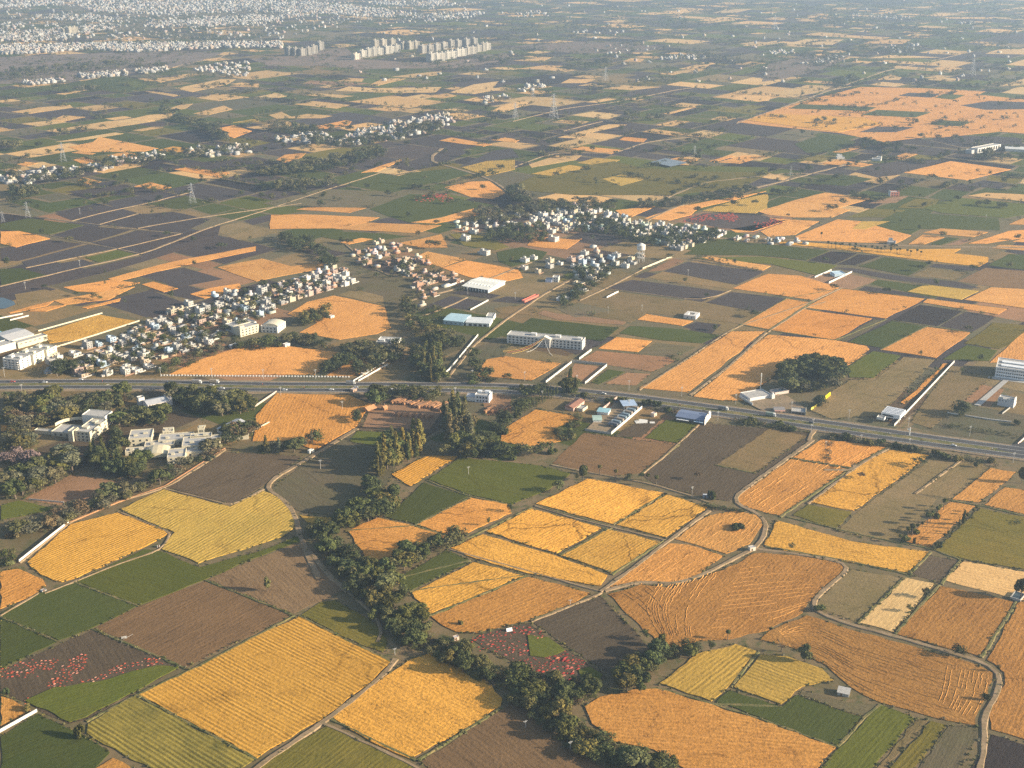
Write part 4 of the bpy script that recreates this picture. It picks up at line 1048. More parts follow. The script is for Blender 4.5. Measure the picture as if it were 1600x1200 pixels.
for q, ty in GRID:      # trees on the boundaries of the far holdings
    c = sum(q, Vector()) / 4; x, y, s = PX(c)
    if not (0 < x < 1600 and -10 < y < 320): continue
    for _ in range(rr.choice((0, 2, 3, 4, 5))):
        i = rr.randrange(4); p = q[i].lerp(q[(i + 1) % 4], rr.random())
        H = rr.uniform(4.5, 12); TREES.append((rr.choice(('round', 'wide', 'bush', 'round')), rr.choice(('dark', 'dark', 'olive')), p, H, H * rr.uniform(1.0, 1.6), 'far'))
    if rr.random() < .3:
        i = rr.randrange(4); 
        for k in range(rr.randrange(6, 14)):
            p = q[i].lerp(q[(i + 1) % 4], rr.random()) + Vector((rr.uniform(-5, 5), rr.uniform(-5, 5), 0)); H = rr.uniform(4, 9)
            TREES.append(('bush', rr.choice(('dark', 'olive')), p, H, H * 1.6, 'far'))
# ---------------------------------------------------------------- the 300 largest stand as things, the rest is the far wood
TREES = [t for t in TREES if -40 < PX(t[2])[0] < 1640 and PX(t[2])[1] < 1232]
TREES.sort(key=lambda t: -t[3] * PX(t[2])[2])
KINDNAME = {'round': ('tree', 'round-crowned tree', 'tree'), 'wide': ('tree', 'broad spreading tree', 'tree'), 'tall': ('tree', 'tall narrow tree', 'tree'), 'bush': ('bush', 'low bush', 'bush'), 'palm': ('palm_tree', 'thin-trunked palm', 'palm tree'), 'bare': ('tree', 'thin leafless tree', 'tree')}
def uniq(items):
    """items: (base label, px x, px y, object); equal labels get their rank from the west end of their own kind"""
    by = {}
    for it in items: by.setdefault(it[0], []).append(it)
    for base, v in by.items():
        v.sort(key=lambda i: i[1])
        for k, it in enumerate(v):
            lab = base if len(v) == 1 else (f"westernmost {base}" if k == 0 else f"easternmost {base}" if k == len(v) - 1 else f"{base}, {ordinal(k + 1)} from west")
            it[3]['label'] = lab
ncount = {'tree': 0, 'bush': 0, 'palm_tree': 0}; LIM = {'tree': 298, 'bush': 210, 'palm_tree': 60}
near_items = []; FAR_T = []
for kind, tone, p, H, W, place in TREES:
    nm, word, cat = KINDNAME[kind]
    if place == 'far' or ncount[nm] >= LIM[nm]: FAR_T.append((kind, tone, p, H, W)); continue
    ncount[nm] += 1
    cm, tm, h0, w0 = random.choice(TP[kind]); W = W or H
    r = random.uniform(0, 2 * PI)
    root = link(nm, None, None, p, r); root.scale = (W / w0, W / w0, H / h0)
    tc_ = TONES[tone][0]; j = random.uniform(.68, 1.42); hue = random.uniform(-.16, .2)
    crown = link('crown', cm, root, color=(tc_[0] * j * (1 + hue), tc_[1] * j, tc_[2] * j * (1 - hue)))
    link('trunk', tm, root)
    x, y, s = PX(p); hs = H
    size = 'tall' if hs > 8.6 else 'small' if hs < 5.2 else 'mid-sized'
    if kind in ('bush', 'palm', 'tall'): size = {'bush': 'broad' if W > 6.5 else 'small', 'palm': 'dark', 'tall': 'big' if H > 13.5 else 'slim'}[kind]
    root['category'] = cat
    if place: root['group'] = ('bushes ' if cat == 'bush' else 'palms ' if cat == 'palm tree' else 'trees ') + place.split(',')[0]
    lab = f"{size} {TONES[tone][1]} {word} {place}".strip()
    if len(lab.split()) > 12: lab = f"{TONES[tone][1]} {word} {place}"
    if len(lab.split()) > 12: lab = f"{TONES[tone][1]} {cat} {place}"
    if len(lab.split()) > 12: lab = f"{TONES[tone][1].split()[-1]} {cat} {place}"
    near_items.append((lab, x, y, root))
uniq(near_items)
def merged_far(name, lst, label, low=False):
    VV = []; CC = []; hi = {}
    for kind, tone, p, H, W in lst:
        v = {'round': (0, 2, 5, 7), 'wide': (1, 6), 'bush': (3, 8), 'tall': (4, 9), 'palm': (0,), 'bare': (1,)}[kind]
        V, Fc = (FARW[random.randrange(6)] if low else (FARP if H * PX(p)[2] < 9 else FARH)[random.choice(v)]); a = random.uniform(0, 6.28); c, s = math.cos(a), math.sin(a); W = W or H
        q = np.empty_like(V); q[:, 0] = (V[:, 0] * c - V[:, 1] * s) * W + p.x; q[:, 1] = (V[:, 0] * s + V[:, 1] * c) * W + p.y; q[:, 2] = V[:, 2] * H
        VV.append(q); col = TONES[tone][0]; j = random.uniform(.8, 1.2); CC.append(np.tile(np.array([col[0] * j, col[1] * j, col[2] * j, 1.0], np.float32), (len(V), 1)))
    V = np.concatenate(VV); Fc = np.arange(len(V)).reshape(-1, 4)
    t = NT('far_foliage'); at = t.n('ShaderNodeAttribute', attribute_name='tone'); ge = t.n('ShaderNodeNewGeometry')
    m = t.done(t.scale_col(at.outputs['Color'], t.math('ADD', .6, t.math('MULTIPLY', ge.outputs['Random Per Island'], .9))), .8, .1)
    me = np_mesh(name, V, Fc, m); a = me.color_attributes.new('tone', 'FLOAT_COLOR', 'POINT'); a.data.foreach_set('color', np.concatenate(CC).ravel().astype(np.float32))
    o = link(name, me); o['kind'] = 'stuff'; o['label'] = label; o['category'] = 'trees'
for ty, poly in FIELD_POLYS:     # lone trees and bushes on the field banks of the middle distance
    cy = sum(q[1] for q in poly) / len(poly)
    if not 130 < cy < 600: continue
    for _ in range(rr.choice((0, 1, 1, 2, 3))):
        i = rr.randrange(len(poly)); a, b = poly[i], poly[(i + 1) % len(poly)]; t = rr.random(); p = G(a[0] + (b[0] - a[0]) * t, a[1] + (b[1] - a[1]) * t)
        H = rr.uniform(3.5, 9); k = rr.choice(('round', 'bush', 'bush', 'wide')); FAR_T.append((k, rr.choice(('dark', 'olive', 'green')), p, H * (.6 if k == 'bush' else 1), H * rr.uniform(.9, 1.4)))
UG = []
for pts, n in UNDER:
    for k in range(int(n * 2.2)):
        i = random.randrange(max(1, len(pts) - 1)); a, b = pts[i], pts[min(i + 1, len(pts) - 1)]; t = random.random(); w = (a[2] + (b[2] - a[2]) * t) * 1.1
        x = a[0] + (b[0] - a[0]) * t + random.uniform(-w, w) * .7; y = a[1] + (b[1] - a[1]) * t + random.uniform(-w, w) * .7 + 3
        H = random.uniform(1.2, 3.2); UG.append(('bush', random.choice(('dark', 'olive', 'green', 'grey', 'brown')), G(x, y), H, H * random.uniform(1.5, 2.4)))
merged_far('distant_trees', FAR_T, 'dark scattered trees and groves over the far plain and villages')
merged_far('undergrowth', UG, 'scrubby undergrowth below the creek thicket and the woods')
WD = []
for ty, poly in FIELD_POLYS:
    if sum(q[1] for q in poly) / len(poly) < 560: continue
    for a, b in zip(poly, poly[1:] + poly[:1]):
        A, B = G(*a), G(*b); n = int((B - A).length / 2.2); dens = rr.choice((.15, .4, .75))
        for k in range(n):
            if rr.random() > dens: continue
            p = A.lerp(B, (k + rr.random()) / n) + Vector((rr.uniform(-.9, .9), rr.uniform(-.9, .9), 0)); H = rr.uniform(.6, 1.5); WD.append(('bush', rr.choice(('green', 'olive', 'olive', 'grey', 'yellow')), p, H, H * rr.uniform(.9, 1.8)))
merged_far('bank_weeds', WD, 'weeds and grass tufts growing along the field banks', True)
print('trees', len(TREES), ncount, len(FAR_T))
# ---------------------------------------------------------------- buildings
THINGS = []
def rot2(v, a): return Vector((v.x * math.cos(a) - v.y * math.sin(a), v.x * math.sin(a) + v.y * math.cos(a), 0))
def frame(ax, ay, bx, by):
    """origin at pixel a, local x axis towards pixel b: returns origin, angle, length"""
    A, B = G(ax, ay), G(bx, by); d = B - A; return A, math.atan2(d.y, d.x), d.length
def winrow(root, n, x0, x1, y, z, w, h, name='window', mat='glass', face='y', t=.06, sill=False):
    """a row of windows on a wall that faces -y (face y) or +x (face x)"""
    for i in range(n):
        c = x0 + (x1 - x0) * (i + .5) / n; b = MB()
        if face == 'y': b.box(c - w / 2, c + w / 2, y - t, y + .02, z, z + h)
        else: b.box(y - .02, y + t, c - w / 2, c + w / 2, z, z + h)
        o = b.build(name, M[mat], root)
def parapet_shell(L, D, H, par=.9, th=.25):
    b = MB().box(0, L, 0, D, 0, H - par)
    b.box(0, L, 0, th, H - par, H); b.box(0, L, D - th, D, H - par, H); b.box(0, th, th, D - th, H - par, H); b.box(L - th, L, th, D - th, H - par, H)
    return b
# --- village house prototypes: parts shared by every copy
def house_proto(storeys, L, D, seed, brick=False):
    rg = random.Random(seed); H = storeys * 2.9; parts = []
    b = MB().box(-L / 2, L / 2, -D / 2, D / 2, -.2, H)
    for (x0, x1, y0, y1) in ((-L / 2, L / 2, -D / 2, -D / 2 + .22), (-L / 2, L / 2, D / 2 - .22, D / 2), (-L / 2, -L / 2 + .22, -D / 2 + .22, D / 2 - .22), (L / 2 - .22, L / 2, -D / 2 + .22, D / 2 - .22)):
        b.box(x0, x1, y0, y1, H, H + .9)
    for k in range(storeys):            # sun shades over the openings
        b.box(-L / 2 + .4, L / 2 - .4, -D / 2 - .5, -D / 2, 2.9 * k + 2.45, 2.9 * k + 2.55); b.box(L / 2, L / 2 + .45, -D / 2 + .4, D / 2 - .4, 2.9 * k + 2.45, 2.9 * k + 2.55)
    parts.append(('wall', b, 'brick' if brick else 'wallc', True))
    parts.append(('roof', MB().box(-L / 2 + .23, L / 2 - .23, -D / 2 + .23, D / 2 - .23, H + .004, H + .06), 'roof', False))
    cx = L * rg.choice((-.25, .22)); cy = D * rg.choice((.2, .25))
    parts.append(('stair_cabin', MB().box(cx - 1.3, cx + 1.3, cy - 1.5, cy + 1.5, H + .06, H + 2.6).box(cx - 1.5, cx + 1.5, cy - 1.7, cy + 1.7, H + 2.6, H + 2.75), 'brick' if brick else 'wallc', True))
    if rg.random() < .7: parts.append(('water_tank', MB().cyl(-cx * .8, -cy * .6, H + .06, H + 1.35, .6, .6, 10).cyl(-cx * .8, -cy * .6, H + 1.35, H + 1.6, .6, .25, 10), 'tank', False))
    an = MB()
    for _ in range(rg.choice((1, 2, 2))):
        w, d, hh = rg.uniform(2.5, 5), rg.uniform(2.5, 5), rg.uniform(2.2, 3.2); sx = rg.choice((-1, 1))
        if rg.random() < .5: x0 = L / 2 + .01 if sx > 0 else -L / 2 - w - .01; y0 = rg.uniform(-D / 2, D / 2 - d * .6)
        else: x0 = rg.uniform(-L / 2, L / 2 - w * .6); y0 = D / 2 + .01
        an.box(x0, x0 + w, y0, y0 + d, -.2, hh).box(x0 - .25, x0 + w + .25, y0 + .005, y0 + d + .25, hh, hh + .12)
    parts.append(('annexe', an, rg.choice(('wallc', 'concrete', 'brick', 'concrete')), True))
    cw = MB(); e = rg.uniform(1.5, 3.5)
    cw.box(-L / 2 - e, L / 2 + e, -D / 2 - e - .2, -D / 2 - e, -.1, 1.4).box(L / 2 + e - .2, L / 2 + e, -D / 2 - e, D / 2, -.1, 1.4)
    parts.append(('yard_wall', cw, rg.choice(('wallc', 'brick', 'concrete')), True))
    nx, ny = max(2, int(L / 3)), max(2, int(D / 3.2))
    for k in range(storeys):
        for i in range(nx):
            if k == 0 and i == 0: continue
            c = -L / 2 + L * (i + .5) / nx; parts.append(('window', MB().box(c - .7, c + .7, -D / 2 - .05, -D / 2 + .02, 2.9 * k + 1, 2.9 * k + 2.4), 'glass', False))
        for i in range(ny):
            c = -D / 2 + D * (i + .5) / ny; parts.append(('window', MB().box(L / 2 - .02, L / 2 + .05, c - .6, c + .6, 2.9 * k + 1, 2.9 * k + 2.4), 'glass', False))
    c = -L / 2 + L * .5 / nx; parts.append(('door', MB().box(c - .6, c + .6, -D / 2 - .05, -D / 2 + .02, 0, 2.3), 'door', False))
    if storeys > 1 and rg.random() < .7: parts.append(('balcony', MB().box(-L * .1, L * .42, -D / 2 - 1.25, -D / 2, 3.0, 3.15).box(-L * .1, L * .42, -D / 2 - 1.25, -D / 2 - 1.15, 3.15, 3.95), 'brick' if brick else 'wallc', True))
    return [(n, b.mesh(n, M[m]), c) for n, b, m, c in parts], H, L, D
HP = []
for st, L, D, br in ((1, 8, 9, 0), (1, 10, 7, 0), (1, 9, 9, 1), (2, 8, 9, 0), (2, 9, 11, 0), (2, 7, 8, 0), (2, 8, 10, 1), (3, 8, 10, 0), (1, 13, 7, 0), (2, 11, 9, 0)):
    HP.append((st, br, house_proto(st, L, D, st * 31 + L, br)))
PAINT = {'white': (.55, .53, .48), 'cream': (.52, .45, .33), 'pale grey': (.40, .39, .37), 'pink': (.46, .34, .28), 'pale blue': (.38, .47, .55), 'tan': (.46, .36, .26), 'pale green': (.52, .62, .50), 'ochre': (.68, .5, .22)}
HOUSES = []    # (proto, colour word, position, angle, scale, place)
def hclear(p, r): return all((p.x - h[2].x) ** 2 + (p.y - h[2].y) ** 2 > r * r for h in HOUSES)
def inpoly(x, y, poly):
    c = False; j = len(poly) - 1
    for i in range(len(poly)):
        xi, yi = poly[i]; xj, yj = poly[j]
        if (yi > y) != (yj > y) and x < (xj - xi) * (y - yi) / (yj - yi) + xi: c = not c
        j = i
    return c
def colony(poly, n, place, ang, pitch, cols, protos, sc=(.6, .86), keep=1.0):
    """houses on staggered street rows inside an outline given in photo pixels"""
    ux = Vector((math.cos(ang), math.sin(ang), 0)); uy = Vector((-ux.y, ux.x, 0)); c0 = G(sum(p[0] for p in poly) / len(poly), sum(p[1] for p in poly) / len(poly)); c0.z = 0
    spots = []
    for i in range(-90, 91):
        for j in range(-90, 91):
            p = c0 + ux * (i * pitch[0]) + uy * (j * pitch[1] + (3 if j % 2 else 0)) + Vector((random.uniform(-3, 3), random.uniform(-3, 3), 0))
            x, y, s = PX(p)
            if inpoly(x, y, poly): spots.append(p)
    random.shuffle(spots); n = int(n * .98)
    for p in spots[:n]:
        if not hclear(p, min(pitch) * .72): continue
        HOUSES.append((random.choice(protos), random.choice(cols), p, ang + random.choice((0, 0, 0, PI / 2)) + random.uniform(-.05, .05), random.uniform(*sc), place))
A1 = math.radians(90 - 39)
WH = ['white'] * 3 + ['cream'] * 2 + ['pale grey'] * 4 + ['pink', 'tan', 'pale blue']
WHH = ['white'] * 5 + ['cream'] * 3 + ['pale grey'] * 4 + ['pale blue', 'pink', 'pale green']
colony([(70, 560), (60, 588), (150, 590), (215, 588), (250, 572), (225, 552), (130, 545)], 40, 'on the highway edge of the colony', A1, (13, 13), WH, [0, 1, 3, 4, 5, 8])
colony([(128, 545), (225, 552), (250, 570), (310, 550), (345, 530), (300, 500), (215, 512)], 52, 'in the middle of the colony', A1, (13, 13), WH, [0, 1, 3, 0, 5, 8, 7, 2])
colony([(215, 510), (300, 500), (345, 528), (372, 515), (440, 492), (420, 450), (350, 458), (280, 482)], 62, 'at the upper end of the colony', A1, (13, 13), WH, [0, 1, 3, 0, 5, 8, 7, 9])
colony([(402, 446), (440, 440), (515, 415), (545, 420), (550, 448), (520, 452), (460, 470), (440, 478)], 52, 'in the crowded village by the curved orange field', A1, (13, 14), ['white'] * 4 + ['cream', 'pink', 'pale grey', 'tan'], [0, 1, 3, 4, 5, 2])
colony([(545, 395), (600, 376), (655, 395), (665, 410), (680, 425), (640, 432), (600, 428), (550, 412)], 58, 'among the bare brick houses', A1, (15, 15), ['tan', 'white', 'white', 'cream', 'pale grey', 'tan'], [2, 0, 6, 0, 1, 5])
colony([(640, 430), (700, 425), (730, 436), (690, 455), (660, 490), (648, 478)], 16, 'beside the dark walled plots', A1, (18, 18), ['pink', 'tan', 'white'], [2, 6, 0, 8])
colony([(800, 413), (830, 405), (870, 398), (885, 418), (850, 428), (815, 430)], 9, 'in the new plots by the white warehouse', A1, (22, 20), ['white', 'cream', 'pale grey', 'white'], [3, 4, 9, 5])
colony([(880, 408), (930, 385), (975, 400), (1010, 400), (985, 418), (940, 440), (905, 462), (880, 470), (900, 440)], 40, 'around the water tower', A1, (18, 17), WHH, [0, 1, 3, 4, 8])
colony([(700, 348), (760, 338), (800, 345), (840, 358), (835, 366), (780, 362), (720, 360)], 22, 'in the hamlet west of the white village', A1, (20, 18), WHH, [0, 1, 3, 5])
colony([(800, 340), (850, 330), (900, 322), (940, 330), (990, 345), (1000, 360), (960, 362), (915, 360), (890, 366), (850, 366)], 120, 'in the white village', A1, (14, 15), WHH, [0, 1, 3, 4, 5, 7, 9])
colony([(990, 345), (1050, 350), (1135, 362), (1125, 378), (1090, 382), (1060, 392), (1010, 378), (975, 372)], 110, 'at the east end of the white village', A1, (14, 15), WHH, [0, 1, 3, 4, 5])
colony([(1135, 368), (1200, 372), (1262, 376), (1262, 383), (1200, 382), (1140, 376)], 24, 'in the row along the village lane', A1, (16, 16), WHH, [0, 1, 8])
def addh(x, y, proto, col, sc, place, ang=A1): HOUSES.append((proto, col, G(x, y), ang, sc, place))
for x, y in ((865, 377), (728, 376), (741, 365), (758, 398)): addh(x, y, 3, 'white', 1.0, 'standing alone by the olive field')
# far villages and the city on the skyline: merged, seen as one mass
FARV = [([(515, 225), (560, 205), (640, 185), (700, 178), (712, 190), (680, 205), (640, 215), (590, 222), (540, 230)], 190), ([(410, 218), (450, 212), (500, 205), (525, 222), (470, 225)], 36), ([(270, 235), (330, 232), (390, 228), (400, 240), (330, 246)], 40), ([(120, 265), (180, 250), (240, 240), (260, 246), (200, 256), (150, 270)], 60), ([(0, 275), (60, 268), (120, 262), (130, 272), (60, 285), (0, 295)], 60),
 ([(300, 108), (345, 98), (390, 98), (390, 120), (340, 118), (305, 110)], 80), ([(800, 142), (830, 132), (865, 128), (860, 133), (820, 146)], 18), ([(735, 158), (800, 145), (800, 152), (760, 165)], 12), ([(1015, 90), (1060, 85), (1105, 86), (1100, 92), (1050, 97)], 40), ([(1200, 80), (1240, 78), (1240, 84), (1205, 85)], 16), ([(1320, 20), (1420, 26), (1420, 32), (1330, 26)], 36), ([(1380, 75), (1430, 66), (1440, 76), (1400, 84)], 24), ([(1250, 100), (1310, 85), (1330, 84), (1290, 102)], 24), ([(1490, 34), (1530, 34), (1530, 38), (1490, 38)], 12), ([(940, 85), (1010, 72), (1030, 76), (980, 84)], 10), ([(870, 50), (980, 45), (980, 52), (880, 56)], 14)]
CITY = [([(0, 70), (0, 86), (60, 84), (130, 78), (220, 82), (330, 76), (400, 74), (440, 76), (440, 66), (330, 66), (200, 68), (100, 70)], 620), ([(0, 52), (0, 66), (50, 66), (90, 60), (140, 52), (190, 42), (160, 38), (100, 46)], 260), ([(220, 38), (300, 30), (400, 24), (440, 28), (410, 38), (330, 42), (240, 44)], 330), ([(50, 24), (130, 22), (200, 30), (170, 36), (60, 30)], 90),
 ([(-40, 0), (100, 0), (100, 8), (-40, 14)], 120), ([(100, 0), (420, 0), (500, 4), (520, 18), (460, 22), (380, 18), (260, 24), (140, 18)], 620), ([(430, 12), (520, 6), (600, 14), (650, 22), (600, 28), (500, 22), (440, 30)], 260), ([(560, 2), (700, 2), (720, 10), (600, 10)], 70), ([(120, 118), (200, 112), (200, 118), (130, 124)], 60), ([(35, 130), (90, 124), (100, 128), (50, 134)], 24), ([(210, 110), (260, 106), (260, 112), (215, 116)], 24), ([(640, 26), (700, 20), (760, 20), (740, 28), (660, 34)], 70), ([(800, 20), (850, 18), (860, 26), (810, 28)], 12), ([(0, 36), (40, 38), (30, 48), (0, 46)], 12)]
def merged_houses(name, label, specs):
    V = []; CC = []; Fc = []
    unit = np.array([(x, y, z) for z in (0, 1) for y in (0, 1) for x in (0, 1)], np.float32); cf = np.array([(4, 5, 7, 6), (0, 1, 5, 4), (2, 6, 7, 3), (0, 4, 6, 2), (1, 3, 7, 5)])
    def bx(p, a, L, D, z0, z1, col):
        q = unit - (.5, .5, 0); c, s = math.cos(a), math.sin(a); X, Y = q[:, 0] * L, q[:, 1] * D
        Fc.append(cf + 8 * len(V)); V.append(np.stack([p.x + X * c - Y * s, p.y + X * s + Y * c, z0 + q[:, 2] * (z1 - z0)], 1)); CC.append(np.tile((*col, 1), (8, 1)))
    for p, a, L, D, H, col in specs:
        bx(p, a, L, D, -.2, H, col); bx(p, a, L - .5, D - .5, H, H + .05, (.42, .40, .37))
        if random.random() < .6: bx(p + rot2(Vector((L * .2, D * .15, 0)), a), a, 3, 3.4, H + .05, H + 2.7, col)
        for k in range(int(H // 3)):
            w = p + rot2(Vector((0, -D / 2, 0)), a); bx(w, a, L * .5, .12, 3 * k + 1.0, 3 * k + 2.3, (.06, .06, .065))
    me = np_mesh(name, np.concatenate(V), np.concatenate(Fc), FARM); at = me.color_attributes.new('tone', 'FLOAT_COLOR', 'POINT'); at.data.foreach_set('color', np.concatenate(CC).ravel().astype(np.float32))
    o = link(name, me); o['kind'] = 'stuff'; o['label'] = label; o['category'] = 'houses'
_t = NT('far_paint'); FARM = _t.done(_t.n('ShaderNodeAttribute', attribute_name='tone').outputs['Color'], .85, .1)
def px_of(h): return HP[h[0]][2][1] * h[4] * PX(h[2])[2]
HOUSES.sort(key=lambda h: -px_of(h)); NEARH, RESTH = HOUSES[:296], HOUSES[296:]
hitems = []
STW = {1: 'single-storey', 2: 'two-storey', 3: 'three-storey'}
for pr, col, p, ang, sc, place in NEARH:
    st, br, (parts, H, L, D) = HP[pr]
    root = link('house', None, None, p, ang); root.scale = (sc * random.uniform(.85, 1.2), sc * random.uniform(.85, 1.2), sc * random.uniform(.85, 1.02)); root['category'] = 'house'; root['group'] = 'houses ' + place
    x, y, s = PX(p); c = PAINT[col]; j = random.uniform(.88, 1.06); near = y > 425
    for n, me, pc in parts:
        if not near and n in ('window', 'balcony', 'door', 'yard_wall') and (n != 'window' or random.random() < .55): continue
        link(n, me, root, color=tuple(v * j for v in c) if pc else None)
    feat = ' with roof tank' if any(q[0] == 'water_tank' for q in parts) else ''
    lab = f"{'brick-red' if br else col} {STW[st]} house{feat} {place}"
    if len(lab.split()) > 13: lab = f"{'brick-red' if br else col} {STW[st]} house {place}"
    hitems.append((lab, x, y, root))
uniq(hitems)
specs = []
for pr, col, p, ang, sc, place in RESTH:
    st, br, (parts, H, L, D) = HP[pr]; specs.append((p, ang, L * sc, D * sc, H * sc + .8, tuple(v * random.uniform(.85, 1.05) for v in (PAINT[col] if not br else (.38, .22, .14)))))
def scatter_houses(poly, n, hs, size):
    xs = [p[0] for p in poly]; ys = [p[1] for p in poly]; k = 0; tries = 0
    while k < n and tries < n * 30:
        tries += 1; x, y = random.uniform(min(xs), max(xs)), random.uniform(min(ys), max(ys))
        if not inpoly(x, y, poly): continue
        k += 1; L = random.uniform(*size); col = PAINT[random.choice(['white'] * 3 + ['cream', 'pale grey', 'pale grey', 'pink', 'tan'])]; j = random.uniform(.85, 1.08)
        specs.append((G(x, y), A1 + random.choice((0, PI / 2)) + random.uniform(-.1, .1), L, L * random.uniform(.7, 1.3), random.choice(hs), tuple(v * j * .72 for v in col)))
for poly, n in FARV: scatter_houses(poly, n, (3.2, 3.4, 3.6, 6), (5, 10))
for poly, n in CITY: scatter_houses(poly, int(n * 2.3), (3.5, 4, 6.5, 7), (5, 11))
scatter_houses([(0, 0), (520, 0), (560, 30), (440, 62), (300, 62), (0, 66)], 620, (3.4, 3.6, 6.4, 7), (5, 11)); scatter_houses([(450, 0), (760, 0), (720, 34), (520, 44)], 150, (3.4, 3.6, 6.4), (5, 10))
for k in range(160): scatter_houses([(560, 0), (1600, 0), (1600, 130), (560, 130)], 1, (3.5, 4, 6.5), (5, 11))
merged_houses('distant_houses', 'pale crowded houses of the far city and villages', specs)
print('houses', len(HOUSES), len(specs))
# ---------------------------------------------------------------- the buildings one can tell apart
def roofed(root, L, D, H, roof='sheet', over=.5, rise=2.0, rc=(.6, .6, .6), x0=0, y0=0, wall='wallc', wc=(.75, .73, .68), nm='roof'):
    MB().box(x0, x0 + L, y0, y0 + D, -.3, H).build('wall', M[wall], root, color=wc)
    b = MB().prism(x0, x0 + L, y0, y0 + D, H + .004, H + rise, over); b.build(nm, M[roof], root, color=rc)
def flat(root, L, D, H, x0=0, y0=0, wc=(.78, .76, .70), wall='wallc', rows=0, nf=0, ns=0, par=.9, roofm='roof', roofc=None, cabins=(), wname='wall'):
    b = parapet_shell(L, D, H, par)
    b.v = [(x + x0, y + y0, z) for x, y, z in b.v]; b.build(wname, M[wall], root, color=wc)
    MB().box(x0 + .26, x0 + L - .26, y0 + .26, y0 + D - .26, H - par + .004, H - par + .05).build('roof', M[roofm], root, color=roofc)
    for cx, cy, w, d, h in cabins: MB().box(x0 + cx, x0 + cx + w, y0 + cy, y0 + cy + d, H - par + .06, H - par + h).box(x0 + cx - .2, x0 + cx + w + .2, y0 + cy - .2, y0 + cy + d + .2, H - par + h, H - par + h + .15).build('stair_cabin', M[wall], root, color=wc)
    fh = (H - par) / max(1, rows)
    for k in range(rows):
        if nf: winrow(root, nf, x0 + 1, x0 + L - 1, y0, k * fh + 1.0, min(1.5, (L - 2) / nf * .55), fh * .5)
        if ns: winrow(root, ns, y0 + 1, y0 + D - 1, x0 + L, k * fh + 1.0, min(1.4, (D - 2) / ns * .5), fh * .5, face='x')
def bld(name, label, cat, a, b, group=None):
    o, ang, L = frame(*a, *b); r = thing(name, label, cat, o, ang, group); r.scale = (1, 1, .74); return r, L
WHT = (.66, .64, .59); CRM = (.60, .54, .40); GRY = (.48, .47, .45)
# school
r, L = bld('school', 'long white three-storey school with a pedimented middle bay and rows of dark windows', 'school', (792, 536), (909.5, 547))
D = 13
flat(r, L, D, 11.6, wc=WHT, ns=4, rows=3, cabins=((L * .3, 6, 5, 4, 2.6), (L * .62, 6, 5, 4, 2.6), (L * .92, 5, 4, 4, 2.4)))
for k in range(3):
    winrow(r, 8, 1, L * .42, 0, k * 3.5 + 1.0, 1.7, 1.9); winrow(r, 8, L * .60, L - 1, 0, k * 3.5 + 1.0, 1.7, 1.9)
MB().box(L * .43, L * .59, -2.6, -.01, -.2, 11.2).build('entrance_bay', M['wallc'], r, color=WHT)
b = MB(); x0, x1 = L * .42, L * .60; xm = (x0 + x1) / 2; vsx = [(x0, -3.2, 11.2), (x1, -3.2, 11.2), (xm, -3.2, 15), (x0, 2, 11.2), (x1, 2, 11.2), (xm, 2, 15)]
b.add(vsx, [(0, 1, 2), (3, 5, 4), (0, 2, 5, 3), (1, 4, 5, 2), (0, 3, 4, 1)]); b.build('pediment', M['wallc'], r, color=(.78, .70, .55))
for i in range(6): MB().cyl(L * .44 + (L * .14) * i / 5, -3.0, -.2, 11.2, .3, .3, 8).build('column', M['wallc'], r, color=WHT)
winrow(r, 3, L * .45, L * .57, -2.6, 1, 2.2, 2.4); winrow(r, 3, L * .45, L * .57, -2.6, 5, 2, 2); winrow(r, 3, L * .45, L * .57, -2.6, 8.2, 1.6, 1.6)
for k, (dx, dy, c) in enumerate(((-34, -22, (.75, .45, .08)), (-29, -24, (.6, .18, .08)), (-24, -26, (.75, .5, .12)), (14, -22, (.8, .78, .7)), (-12, -18, (.8, .78, .7)))):
    f = thing('bunting', 'orange and white bunting line strung from the school pediment' if k == 0 else ['', 'red bunting line sagging from the school roof to the yard', 'ochre bunting line sagging from the school roof to the yard', 'white bunting line on the east of the school entrance', 'white bunting line on the west of the school entrance'][k], 'bunting', r.location + rot2(Vector((L * .51, -3.3, 0)), r.rotation_euler.z), r.rotation_euler.z, 'bunting lines on the school')
    b = MB(); P0, P1 = Vector((0, 0, 9.8)), Vector((dx, dy, .6)); last = P0
    for i in range(1, 9):
        t = i / 8; q = P0.lerp(P1, t); q.z -= 3.2 * math.sin(PI * t); b.tube(last, q, .16, .16, 4); last = q
    b.build('garland', M['sheet'], f, color=c)
# sheds and warehouses
r, L = bld('shed', 'low shed with a pale blue sheet roof beside the dark walled plot', 'shed', (693, 506), (724, 509)); roofed(r, L, 24, 5.5, rc=(.42, .58, .64), rise=1.6, wc=(.4, .52, .58)); winrow(r, 4, 1, L - 1, 0, 1.5, 1.6, 1.4, mat='dark')
r, L = bld('workshop', 'white workshop with a pale roof joined beside the blue roofed shed', 'workshop', (728, 509), (765, 511)); roofed(r, L, 18, 5, rc=(.66, .68, .66), rise=1.4); winrow(r, 4, 2, L - 2, 0, 0.2, 3.2, 3, mat='dark', name='door'); flat(r, 8, 12, 5.6, x0=L - 8, y0=22)
r, L = bld('warehouse', 'warehouse with a wide bright white roof at the corner of the orange field', 'warehouse', (724, 452), (763, 458)); roofed(r, L, 38, 5.5, rc=(.82, .80, .70), rise=2.4, over=1.5); winrow(r, 8, 1, L - 1, 0, .2, 2.2, 4, mat='dark', name='opening')
for i in range(8): MB().box(2 + i * (L - 4) / 7 - .1, 2 + i * (L - 4) / 7 + .1, 8, 30, 6.6, 7.4).build('ridge_vent', M['sheet'], r, color=(.7, .68, .6))
